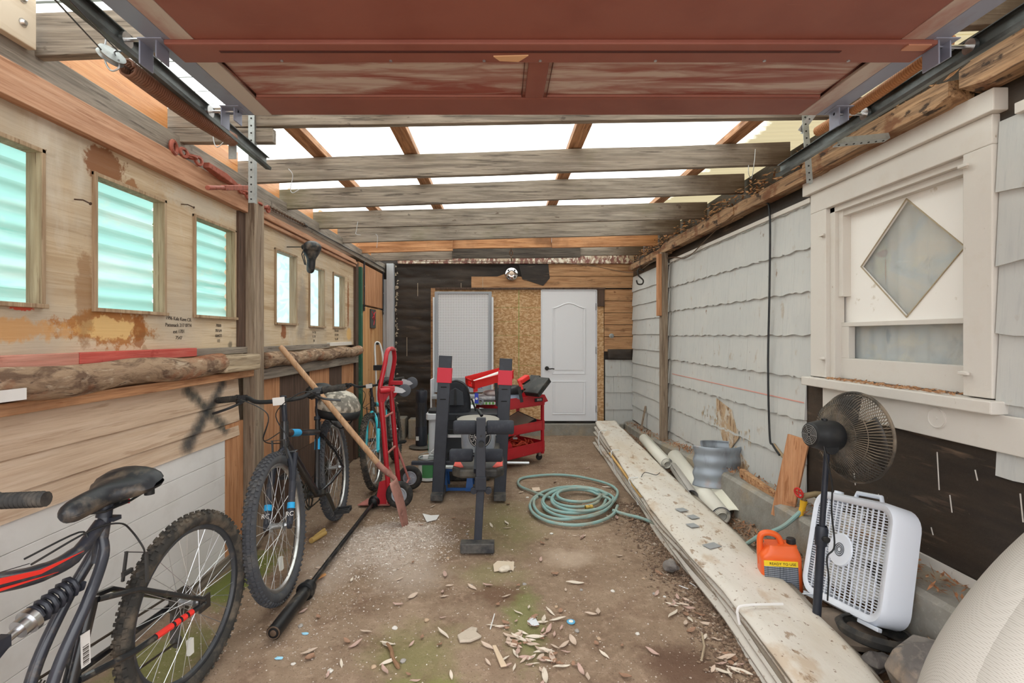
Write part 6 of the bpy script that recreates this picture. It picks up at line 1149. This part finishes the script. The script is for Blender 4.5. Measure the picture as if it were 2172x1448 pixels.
# vinyl flooring rolls
def roll(a, c, R_, turns, label, matn='pale_vinyl_roll', col='#d8d4c8', name='vinyl_roll', a0=0):
    t = thing(name, label, 'roll', (c[0], c[1], c[2]-R_)); a, c = V(a), V(c); x, y, d = frame(c-a); n = 34*turns; pr = []
    for i in range(int(n)+1):
        q = a0+2*pi*i/34; r_ = R_*(1-.50*i/n); pr.append(x*cos(q)*r_+y*sin(q)*r_)
    vs = [a+p for p in pr]+[c+p+d*.004*i/len(pr)*10 for i, p in enumerate(pr)]; k = len(pr); b = MB(); b.add(vs, [(i, i+1, k+i+1, k+i) for i in range(k-1)], True); b.build('rolled_sheet', mk(matn, col, .5), t, solid=.0022)
    b = MB(); rr = [p*.0 for p in pr]; ring = []
    for i in range(int(n)): ring += [c+pr[i]*1.0+d*.006, c+pr[i+1]+d*.006, c+pr[i+1]*.91+d*.006, c+pr[i]*.91+d*.006]
    b.add(ring, [(4*i, 4*i+1, 4*i+2, 4*i+3) for i in range(int(n))]); b.build('dark_backing_edge', mk('dark_blue_backing', '#2c3040', .6), t); return t
roll((1.68, 4.75, .24), (1.575, 3.52, .12), .068, 5, 'large cream vinyl roll with a spiral end, beside the white bundle'); roll((1.60, 5.5, .26), (1.555, 4.62, .21), .055, 4, 'smaller dark spiral vinyl roll half behind the white bundle', a0=2); roll((1.58, 4.5, .20), (1.485, 3.82, .165), .05, 1, 'open grey vinyl roll between the bundle and the large cream roll', 'grey_vinyl_roll', '#a8a39c', a0=1)
b = B(); b.grid(10, 10, lambda u, v: (V((1.62, 4.3, .20)).lerp(V((1.80, 3.72, .26)), u)).lerp(V((1.60, 3.60, .10)).lerp(V((1.735, 3.50, .155)), u), v)+V((0, 0, .04*sin(pi*u)*.6)))
tag(b.build('vinyl_offcut', mk('cream_vinyl_offcut', '#dfdbcb', .5), solid=.003), 'curved cream vinyl offcut lying against the large roll', 'sheet')
# corrugated ring
t = thing('window_well', 'rusty galvanised corrugated half ring standing by the right wall', 'window well', (1.70, 3.95, .2)); c = V((1.73, 3.96, .22)); pr = [(.205+.007*cos(2*pi*h/.10), h) for h in [i*.007 for i in range(46)]]
b = B(); b.lathe([(r_*(1-.04*h/.35), h) for r_, h in pr], c, (0, 0, 1), 40, a0=-110+180, a1=165+180, sx=1.0, sy=.72); b.build('corrugated_wall', mk('aged_galvanised_ring', '#9aa2ab', .5, .5, layers=[('n', (4, 4, 4), .5, .65, '#a3846a', .7), ('n', (10, 10, 3), .55, .7, '#6d6f72', .6)]), t, solid=.003)
# leaning boards & debris along the right
t = B().beam((1.725, 3.03, .28), (1.80, 2.98, .79), .125, .018, up=(-.8, -.5, 0)).build('leaning_board', ORZ, bevel=.002); tag(t, 'short orange board leaning on the wall left of the faucet', 'board')
t = B().beam((1.79, 6.3, .17), (1.87, 6.35, .50), .04, .015, up=(-1, 0, 0)).build('leaning_stick', GREYZ, bevel=.002); tag(t, 'thin grey stick leaning in the far right corner', 'stick')
t = B().beam((1.77, 3.62, .40), (1.76, 3.12, .37), .035, .06).build('wood_offcut', BRD, bevel=.004); tag(t, 'brown wood offcut lying on the foundation ledge left of the leaning board', 'board')
# orange jug
c = V((1.455, 2.56, .03)); t = thing('weed_killer_jug', 'bright orange jug with black cap and yellow label behind the white bundle', 'jug', c); JO = mk('orange_jug_plastic', '#e8642a', .35)
JM = Matrix.Translation(c) @ Matrix.Rotation(radians(-14), 4, 'Z') @ Matrix.Rotation(radians(-3), 4, 'Y')
b = B()
def jf(u, v):
    a = 2*pi*u; z = .30*v; k = 1-.30*ss(.80, 1, v)-.02*sin(v*pi); ca, sa = cos(a), sin(a); return JM @ V((.098*k*(abs(ca)**.35)*(1 if ca > 0 else -1)+.012*ss(.8, 1, v), .062*k*(abs(sa)**.4)*(1 if sa > 0 else -1), z))
b.grid(40, 22, jf); b.add([JM @ V((x, y, .299)) for x, y in ((-.06, -.04), (.08, -.04), (.08, .04), (-.06, .04))], [(0, 1, 2, 3)]); b.build('jug_body', JO, t)
b = B(); b.tube(spline([JM @ V(p) for p in ((-.085, 0, .19), (-.086, 0, .28), (-.078, 0, .335), (-.045, 0, .35), (.0, 0, .335), (.02, 0, .285))], 6), .015, 10); b.build('jug_handle', JO, t)
b = B(); b.lathe([(.018, 0), (.022, .004), (.022, .026), (.018, .03), (0, .03)], JM @ V((.062, 0, .297)), JM.to_3x3() @ V((0, 0, 1)), 22); b.tube([JM @ V((.062, 0, .262)), JM @ V((.062, 0, .284))], .02, 14); b.build('jug_cap', BLKP, t)
b = B(); b.box((-.085, -.066, .02), (.070, -.0605, .205), JM); lb = b.build('printed_label', mk('dark_grey_label', '#4a4f58', .5, layers=[('w', 'Z', 34, '#9aa0a8', .62), ('n', (90, 90, 4), .5, .6, '#3a3e46', .7)]), t, label='dark grey printed label'); b = B(); b.box((-.085, -.067, .205), (.070, -.0607, .232), JM); yl = b.build('yellow_band', mk('label_yellow', '#f0cc2a', .5), t, label='yellow band reading READY TO USE')
R3 = JM.to_3x3(); text('READY TO USE', .018, JM @ V((.0, -.0675, .218)), R3 @ V((1, 0, 0)), R3 @ V((0, 0, 1)), mk('label_ink', '#1c1c1c', .5), yl, 'label_lettering'); text('kills weeds', .02, JM @ V((-.03, -.0672, .157)), R3 @ V((1, 0, 0)), R3 @ V((0, 0, 1)), mk('label_ink_bold', '#121418', .5), lb, 'label_lettering') if 0 else None
# box fan
FW = mk('fan_white_plastic', '#dfe4ee', .4); a0 = V((1.50, 2.47, .135)); a1 = V((1.525, 2.005, .215)); ex = (a1-a0).normalized(); up_ = V((.145, .02, .50)); up_ = (up_-ex*up_.dot(ex)).normalized(); en = ex.cross(up_)
if en.x < 0: en = -en
S_ = .50; FM = Matrix((ex, up_, en)).transposed().to_4x4(); FM.translation = a0
t = thing('box_fan', 'white square box fan leaning against the black tar paper', 'box fan', tuple(a0))
def rr(inset, zz, r=.07, n=6):
    o = []; lo, hi = inset, S_-inset
    for cx, cy, q0 in ((hi-r, hi-r, 0), (lo+r, hi-r, 90), (lo+r, lo+r, 180), (hi-r, lo+r, 270)):
        for k in range(n+1): q = radians(q0+90*k/n); o.append(FM @ V((cx+r*cos(q), cy+r*sin(q), zz)))
    return o
b = B(); r0 = rr(.035, 0, .05); r1 = rr(.008, -.004, .075); r2 = rr(0, .012, .08); r3 = rr(.004, .115, .08); r4 = rr(.03, .122, .06); k = len(r0); vs = r0+r1+r2+r3+r4
b.add(vs, [(j*k+i, j*k+(i+1) % k, (j+1)*k+(i+1) % k, (j+1)*k+i) for j in range(4) for i in range(k)], True); b.build('housing', FW, t, solid=.003)
b = B()
for i in range(1, 14): x = .035+(S_-.07)*i/14; b.beam(FM @ V((x, .035, .004)), FM @ V((x, S_-.035, .004)), .0045, .006, up=FM.to_3x3() @ V((0, 0, 1)))
for i in range(1, 36): y = .035+(S_-.07)*i/36; b.beam(FM @ V((.035, y, .004)), FM @ V((S_-.035, y, .004)), .0032, .003, up=FM.to_3x3() @ V((0, 0, 1)))
g = b.build('front_grille', FW, t)
b = B(); hc = FM @ V((S_/2-.03, S_/2, .0)); zz = FM.to_3x3() @ V((0, 0, 1)); b.lathe([(0, -.004), (.071, -.004), (.075, .002), (.071, .006)], hc, zz, 30); b.build('centre_badge', FW, g); b = B(); [b.torus(hc-zz*.0045, zz, r_, .0022, 30, 5) for r_ in (.012, .020, .028)]; b.build('badge_rings', mk('badge_shadow_grey', '#55585f', .6), g)
b = B(); 
for i in range(5):
    q = 2*pi*i/5+.3; 
    def bf(u, v, q=q): r_ = .05+.155*v; a = q+(u-.5)*(.70-.12*v); return FM @ V((S_/2+r_*cos(a), S_/2+r_*sin(a), .045+.05*(u-.5)))
    b.grid(5, 5, bf)
b.lathe([(0, -.02), (.05, -.02), (.05, .02), (0, .02)], FM @ V((S_/2, S_/2, .055)), zz, 24); b.build('fan_blades', mk('off_white_blade', '#d8d6d0', .5), t, solid=.002)
b = B(); 
for i in range(1, 20): y = .035+(S_-.07)*i/20; b.beam(FM @ V((.035, y, .116)), FM @ V((S_-.035, y, .116)), .0018, .0018, up=zz)
b.build('rear_grille', FW, t)
b = B(); h0, h1, h2, h3 = (FM @ V(p) for p in ((.19, S_-.005, .06), (.20, S_+.025, .06), (.34, S_+.025, .06), (.35, S_-.005, .06))); b.tube([h0, h1, h2, h3], .010, 8); b.lathe([(.022, 0), (.02, .016), (0, .016)], FM @ V((.08, S_, .06)), up_, 14); b.build('carry_handle', FW, t)
b = B(); b.box((.02, -.012, .0), (.13, .004, .02), FM); b.box((.37, -.012, .0), (.48, .004, .02), FM); b.each('foot', FW, t, bevel=.003)
b = B(); b.tube(spline([FM @ V((.1, .01, -.01)), FM @ V((.02, -.02, -.03)), V((1.45, 2.5, .13)), V((1.40, 2.45, .17))], 6), .004, 6); b.build('power_cord', FW, t)
# pedestal fan
base = V((1.40, 2.19, .165)); t = thing('pedestal_fan', 'black pedestal fan seen from behind, in front of the white box fan', 'pedestal fan', (1.46, 2.17, .1))
top_ = V((1.455, 2.20, .90)); b = B(); b.tube([base+V((0, 0, -.04)), base.lerp(top_, .46)], .0175, 14); b.tube([base.lerp(top_, .44), top_], .012, 12); b.lathe([(.024, 0), (.026, .03), (.026, .07), (.020, .085)], base.lerp(top_, .42), (top_-base), 16); b.build('pole', BLK, t); b = B(); b.disc(base.lerp(top_, .47)+V((.0, -.025, 0)), (0, 1, 0), .014, .03, 10); b.build('height_knob', BLKP, t)
b = B(); b.lathe([(0, .03), (.03, .028), (.12, .014), (.15, 0), (.15, -.02)], (1.50, 2.16, .135), (0, 0, 1), 40); b.build('round_base', mk('dusty_base_plastic', '#7d6f62', .7, layers=[('n', (9, 9, 9), .5, .65, '#54493f', .6)]), t)
hd = V((.985, .14, -.07)).normalized(); hc = V((1.60, 2.235, .945)); Rg = .197; b = B(); x, y, _ = frame(hd)
b.torus(hc, hd, Rg, .007, 60, 8)
for i in range(84):
    q = 2*pi*i/84; e = x*cos(q)+y*sin(q)
    b.tube([hc-hd*.095+e*.045, hc-hd*.085+e*Rg*.55, hc-hd*.05+e*Rg*.86, hc-hd*.012+e*Rg*.985, hc+e*Rg], .0022, 4, cap=False)
    b.tube([hc+hd*.055+e*.03, hc+hd*.05+e*Rg*.6, hc+hd*.03+e*Rg*.9, hc+e*Rg], .0016, 4, cap=False)
for r_, zz_ in ((.5, -.086), (.72, -.068)): b.torus(hc+hd*zz_, hd, Rg*r_, .0018, 44, 5)
b.disc(hc-hd*.094, hd, .052, .006, 24); b.build('wire_guard', mk('dusty_black_wire', '#3a352f', .6, layers=[('n', (6, 6, 6), .42, .6, '#857664', .8)]), t)
b = B()
for i in range(3):
    def bf(u, v, i=i): q = 2*pi*i/3+(u-.5)*1.3; r_ = .03+.155*v; return hc-hd*(.02+.05*(u-.5))+(x*cos(q)+y*sin(q))*r_
    b.grid(6, 6, bf)
b.build('fan_blades', mk('smoky_blade', '#3a3632', .5), t, solid=.002)
b = B(); m0 = hc-hd*.10; m1 = hc-hd*.225; b.tube([m0+hd*.02, m0, m0-hd*.03, m0-hd*.075, m1+hd*.04, m1+hd*.006, m1], [.055, .066, .068, .066, .062, .054, .044], 20); b.build('motor_housing', BLKP, t)
b = B(); [b.torus(m1-hd*.001, hd, r_, .0018, 24, 5) for r_ in (.010, .018, .026, .034, .042)]; [b.tube([m1-hd*.002+(x*cos(q)+y*sin(q))*.006, m1-hd*.002+(x*cos(q)+y*sin(q))*.045], .0015, 4) for q in (0, 1.05, 2.1, 3.14, 4.2, 5.2)]; b.build('motor_vent', mk('vent_grey', '#6d6a66', .5), t)
b = B(); b.beam(m0-hd*.06+V((0, 0, -.04)), top_, .03, .035); b.disc(top_+V((0, -.015, .01)), (0, 1, 0), .03, .04, 16); b.tube([m0-hd*.05+V((0, 0, .05)), m0-hd*.05+V((0, 0, .075))], .012, 10); b.each('neck_joint', BLKP, t)
b = B(); b.tube(spline([m0-hd*.08+V((-.01, -.03, .02)), top_+V((-.03, -.04, -.03)), top_+V((-.005, -.04, -.15)), top_+V((.0, -.03, -.27)), top_+V((.012, -.03, -.42)), top_+V((-.02, -.03, -.47)), base+V((.035, -.03, .18)), base+V((.03, -.03, .08))], 7), .0035, 6); b.build('power_cord', BLKP, t)
# rocks
STONE = mk('grey_field_stone', '#87807a', .9, layers=[('n', (7, 7, 7), .42, .62, '#5f5a58', .8), ('n', (16, 16, 16), .55, .7, '#b3a698', .6), ('n', (4, 4, 4), .55, .65, '#a08a74', .6)], bump=((30, 30, 30), .6, .01))
def rock(c, r, seed, label, mat=STONE, amp=.5, cat='rock', name='rock', group=None):
    b = B(); b.blob(c, r, seed, amp*1.5, 9, 6, 1.1); b.sm = [False]*len(b.f); return tag(b.build(name, mat, bevel=.006 if r[0] > .03 else 0), label, cat, group)
rock((1.585, 1.80, .17), (.135, .12, .115), 4, 'large angular grey rock in front of the box fan'); rock((1.47, 1.93, .13), (.05, .045, .04), 6, 'small grey stone left of the large angular rock'); rock((.83, 1.62, -.01), (.10, .06, .05), 8, 'flat grey stone at the bottom edge beside the white bundle'); rock((1.02, 2.95, .03), (.045, .05, .035), 9, 'grey stone tucked under the left side of the white bundle')
rock((-.62, 1.90, -.005), (.07, .05, .03), 12, 'whitish stone at the bottom edge under the near bicycle tyre', mk('chalky_stone', '#cfc3b2', .9)); rock((.03, 2.98, .0), (.035, .028, .018), 15, 'small pale stone behind the flat cream tile shard', MATS['chalky_stone'])
b = B(); b.lathe([(.10, 0), (.125, .012), (.135, .035), (.12, .05), (.11, .046)], (1.53, 2.02, .16), (.1, .1, 1), 36); tag(b.build('black_ring', RUB, solid=.004), 'black rubber ring half buried in front of the box fan', 'ring')
# mesh fabric roll bottom right
MESHF = mk('pale_woven_mesh', '#b3aea6', .85, layers=[('w', 'X', 80, '#a5a098', .7), ('w', 'Z', 80, '#bcb7af', .7)])
t = thing('mesh_fabric_roll', 'pale woven mesh fabric roll cropped by the bottom right corner', 'fabric', (1.45, 1.2, .2)); b = B()
sp_ = spline([(1.24, 1.17, .0), (1.20, 1.15, .28), (1.215, 1.14, .50), (1.34, 1.14, .70), (1.52, 1.15, .86), (1.74, 1.16, 1.0)], 8); b.tube(sp_, [.145]*len(sp_), 40); b.build('outer_layer', MESHF, t)
b = B(); b.tube([p+V((.0, .05, -.02)) for p in sp_], [.16]*len(sp_), 40)
b.build('inner_layer', MESHF, t)

# ---------------------------------------------------------------- litter on the floor
def g3(px, py, lift=.002): p = G(px, py); return V((p.x, p.y, gz(p.x, p.y)+lift))
random.seed(21)
def flat(name, mat, pix, th, label, cat, tilt=.0):
    pts = [g3(x, y, .004) for x, y in pix]; z = max(p.z for p in pts); b = B(); b.prism([V((p.x, p.y, z+tilt*(p.x-pts[0].x))) for p in pts], (0, 0, th)); return tag(b.build(name, mat, bevel=th*.3), label, cat)
SHARD = mk('pale_tile_shard', '#b9ab9b', .8, layers=[('n', (20, 20, 20), .5, .7, '#8e8072', .6)])
flat('tile_shard', SHARD, [(970, 1348), (1000, 1330), (1013, 1333), (1010, 1341), (1022, 1350), (998, 1360), (975, 1361)], .012, 'grey broken tile shard in the foreground centre', 'tile shard')
flat('tile_shard', mk('cream_tile_shard', '#d0bfa9', .8), [(1046, 1196), (1055, 1188), (1091, 1190), (1088, 1206), (1062, 1207), (1048, 1210)], .008, 'flat cream tile shard in front of the bench foot', 'tile shard')
flat('paper_scrap', WBOARD, [(896, 1088), (914, 1092), (932, 1091), (926, 1101), (905, 1106)], .003, 'folded cream paper scrap on the gravel patch', 'paper')
flat('paper_scrap', mk('pinkish_card', '#d4bda8', .8), [(1128, 1035), (1144, 1034), (1146, 1041), (1130, 1043)], .004, 'small pinkish card inside the big hose loop', 'paper')
flat('wood_splinter', mk('pale_split_wood', '#cbb49a', .8), [(1044, 1368), (1052, 1367), (1075, 1410), (1062, 1412)], .008, 'pale flat wood splinter among the leaves at the bottom', 'splinter')
flat('sheet_scrap', mk('white_scrap', '#cfd3d6', .6), [(1118, 1317), (1134, 1308), (1144, 1325), (1130, 1328)], .003, 'small white torn scrap above the leaf litter', 'scrap')
b = B(); c = g3(1211, 1316, .002); b.lathe([(0, 0), (.020, 0), (.021, .004), (.016, .006), (.015, .004), (0, .004)], c, n=28); o = tag(b.build('bottle_cap', mk('cap_blue', '#5aa0c4', .5)), 'small round blue and white disc on the dirt', 'disc'); b = B(); b.disc(c+V((0, 0, .0045)), (0, 0, 1), .011, .003, 20); b.build('cap_centre', mk('cap_cream', '#e4e0d4', .5), o)
for (x, y), lb in (((647, 1338), 'light blue plastic bit near the barbell end'), ((592, 1392), 'tiny light blue plastic bit at the lower left')): rock(g3(x, y, .004), (.018, .009, .005), x, lb, mk('pale_blue_bit', '#8fc0d6', .6), cat='plastic bit', name='plastic_bit')
b = B(); b.tube(spline([g3(821, 1362, .008), g3(830, 1378, .012), g3(833, 1392, .010), g3(846, 1413, .008)], 4), [.006, .007, .008, .009, .008, .008, .009, .010, .008, .007, .009, .010, .006], 7); tag(b.build('twig', mk('brown_twig', '#87664c', .9)), 'short knobbly brown twig in the foreground', 'twig')
b = B(); b.tube([g3(1489, 1345, .01), g3(1494, 1372, .012), g3(1488, 1402, .008)], .005, 6); tag(b.build('twig', mk('grey_twig', '#a8967e', .9)), 'thin grey curved stick near the white bundle', 'twig')
b = B(); b.tube([g3(660, 1149, .018), g3(689, 1131, .018)], .019, 10); b.tube([g3(668, 1143, .03), g3(688, 1129, .035)], .011, 8); tag(b.build('wood_peg', mk('yellowish_wood_peg', '#b8985a', .7)), 'short yellowish wooden peg under the black bicycle pedal', 'peg')
b = B(); b.prism([g3(648, 1246, .02), g3(652, 1236, .02), g3(690, 1219, .015), g3(692, 1222, .015)], (0, 0, .004)); tag(b.build('wood_splinter', mk('orange_splinter', '#c08a58', .8)), 'thin orange wood splinter touching the barbell collar', 'splinter')
for k, (p0, p1, lb) in enumerate((((1438, 1238), (1460, 1246), 'white plastic sliver crossing another near the bundle'), ((1463, 1233), (1478, 1243), 'straight white plastic sliver next to the bundle'), ((1040, 1330), (1049, 1300), 'white pen like sliver in the foreground moss'))): b = B(); b.tube([g3(*p0, .006), g3(*p1, .006)], .003, 5); tag(b.build('plastic_sliver', WBOARD), lb, 'sliver')
# leaves (individuals sharing a few meshes)
def leaf_mesh(L_, w, curl, mat):
    w *= 1.35; curl *= .6
    b = B(); n = 8; 
    b.grid(n, 2, lambda u, v: V((L_*(u-.5), (v-.5)*w*sin(pi*min(.98, max(.02, u)))**.8*2*.5, curl*(u-.5)**2*4*.5+.3*abs(v-.5)*w+.002*sin(u*6)))); o = b.build('dry_leaf', mat); return o
LM = [mk('tan_leaf', '#c0ab9a', .8), mk('pinkish_leaf', '#b3968a', .8), mk('pale_leaf', '#cfc2b2', .8), mk('brown_leaf', '#94725c', .85)]
protos = [leaf_mesh(.085, .020, .012, LM[0]), leaf_mesh(.07, .016, .02, LM[1]), leaf_mesh(.10, .018, .008, LM[2]), leaf_mesh(.05, .022, .016, LM[3])]
spots = []
for _ in range(48): spots.append((random.gauss(1120, 34), random.gauss(1345, 34), 1))
for _ in range(22): spots.append((random.gauss(1150, 50), random.gauss(1400, 22), 1))
for _ in range(70): spots.append((random.uniform(600, 1480), random.uniform(1180, 1440), 0))
for _ in range(46): y = random.uniform(1270, 1440); spots.append((1430+(y-1180)*.72+random.gauss(0, 32)-30, y, 0))
for _ in range(30): spots.append((random.uniform(880, 1340), random.uniform(990, 1190), 0))
k = 0
for (px, py, q) in spots:
    p = g3(px, py, .006)
    if p.x > 1.02 or p.y < 1.45: continue
    pr = protos[k % 4]; o = pr if k < 4 else pr.copy()
    if k >= 4: COL.objects.link(o)
    o.location = p; o.rotation_euler = (random.uniform(-.25, .25), random.uniform(-.2, .2), random.uniform(0, 6.28)); s = random.uniform(.45, 1.05); o.scale = (s, s, s)
    tag(o, 'small dry fallen leaf scattered on the dirt floor in front of the bench', 'leaf', 'dry leaves scattered on the dirt floor'); k += 1
# pebbles and debris as stuff
def pebbles(name, n, fn, rmin, rmax, mat, label):
    b = MB()
    for i in range(n):
        x, y = fn(); r_ = random.uniform(rmin, rmax)*random.uniform(.5, 1); z = gz(x, y)+r_*.25; s = (random.uniform(.7, 1.2), random.uniform(.7, 1.2), random.uniform(.5, .9)); a = random.random()*6.28
        vs = [V((x+r_*s[0]*cos(a+k*1.2566), y+r_*s[1]*sin(a+k*1.2566), z+random.uniform(-.2, .3)*r_)) for k in range(5)]+[V((x, y, z+r_*s[2]))]
        b.add(vs, [(k, (k+1) % 5, 5) for k in range(5)])
    me = bpy.data.meshes.new(name); me.from_pydata(b.v, [], b.f); me.materials.append(mat); o = bpy.data.objects.new(name, me); COL.objects.link(o); return tag(o, label, 'gravel', kind='stuff')
PEB = mk('pale_gravel', '#c6b8ac', .9, layers=[('n', (45, 45, 45), .42, .58, '#a08c7c', .9), ('n', (30, 30, 30), .55, .65, '#e0d8d0', .9)]); PEBB = mk('mixed_brown_gravel', '#8d7561', .9, layers=[('n', (45, 45, 45), .42, .55, '#5e4a3c', .9), ('n', (35, 35, 35), .56, .66, '#b8a898', .9)])
def f1():
    while True:
        x, y = random.gauss(-.72, .19), random.gauss(3.38, .2)
        if x < -.2: return x, y
pebbles('gravel_heap', 4200, f1, .003, .010, PEB, 'heap of pale pinkish gravel under the shovel tip')
pebbles('gravel_scatter', 1500, lambda: (random.gauss(-.95, .2), random.gauss(3.0, .5)), .002, .006, PEB, 'thin scatter of pale grit around the barbell')
def f2(): y = random.uniform(1.3, 4.2); return sec(y)[4]-abs(random.gauss(0, .10))-.0, y
pebbles('gravel_edge', 3800, f2, .004, .016, PEBB, 'dark gravel and crumbs along the left edge of the white bundle')
def f3(): y = random.uniform(1.5, 6.6); return random.uniform(max(1.4, sec(y)[2]+.0), 1.80), y
pebbles('gravel_berm', 6500, f3, .004, .019, PEBB, 'brown gravel bank between the white bundle and the foundation')
pebbles('grit', 6500, lambda: (random.uniform(-1.5, 1.1), random.uniform(1.4, 6.8)), .0015, .0065, PEB, 'tiny pale grit strewn over the dirt floor')
b = B()
for i in range(2600):
    y = random.uniform(1.6, 6.8); x = random.uniform(1.45, 1.86); z = gz(x, y)+.012
    if x > 1.72: z = .38-.19*ss(3.0, 6.9, y)+.012
    c = V((x, y, z+random.random()*.02)); d = V((random.gauss(0, 1), random.gauss(0, 1), random.gauss(0, .5))).normalized()*random.uniform(.008, .03); e = d.cross(V((0, 0, 1))).normalized()*random.uniform(.003, .008); b.add([c-d, c+e, c+d, c-e], [(0, 1, 2, 3)])
me = bpy.data.meshes.new('wood_chips'); me.from_pydata(b.v, [], b.f); me.materials.append(mk('chip_litter', '#a87450', .85, layers=[('n', (25, 25, 25), .45, .55, '#6d452e', .8), ('n', (25, 25, 25), .57, .64, '#d0a882', .8)])); o = bpy.data.objects.new('wood_chips', me); COL.objects.link(o); tag(o, 'brown bark chips and dead leaves heaped along the foundation ledge', 'litter', kind='stuff')
STM = [mk('stone_grey', '#98928c', .9), mk('stone_tan', '#b39a80', .9), mk('stone_white', '#d0cac2', .9)]
sp = []
for i in range(3): b = B(); b.blob((0, 0, 0), (.014, .011, .008), i*5, .35, 10, 7); sp.append(b.build('pebble', STM[i]))
for i, (px, py) in enumerate([(638, 1322), (1066, 1190), (1170, 1130), (1112, 1235), (1365, 1223), (1300, 1250), (1387, 1256), (905, 1310), (838, 1325), (854, 1397), (793, 1410), (622, 1403), (1233, 1248), (1180, 1284), (1352, 1342), (1224, 1335), (1425, 1280), (1410, 1262), (991, 1130), (950, 1180), (1119, 1052), (1000, 1236), (1270, 1352), (700, 1420)]):
    pr = sp[i % 3]; o = pr if i < 3 else pr.copy()
    if i >= 3: COL.objects.link(o)
    o.location = g3(px, py, .003); s = random.uniform(.5, 1.1); o.scale = (s, s, s); o.rotation_euler = (0, 0, random.random()*6); tag(o, 'small loose pebble on the bare dirt floor', 'pebble', 'loose pebbles on the dirt floor')
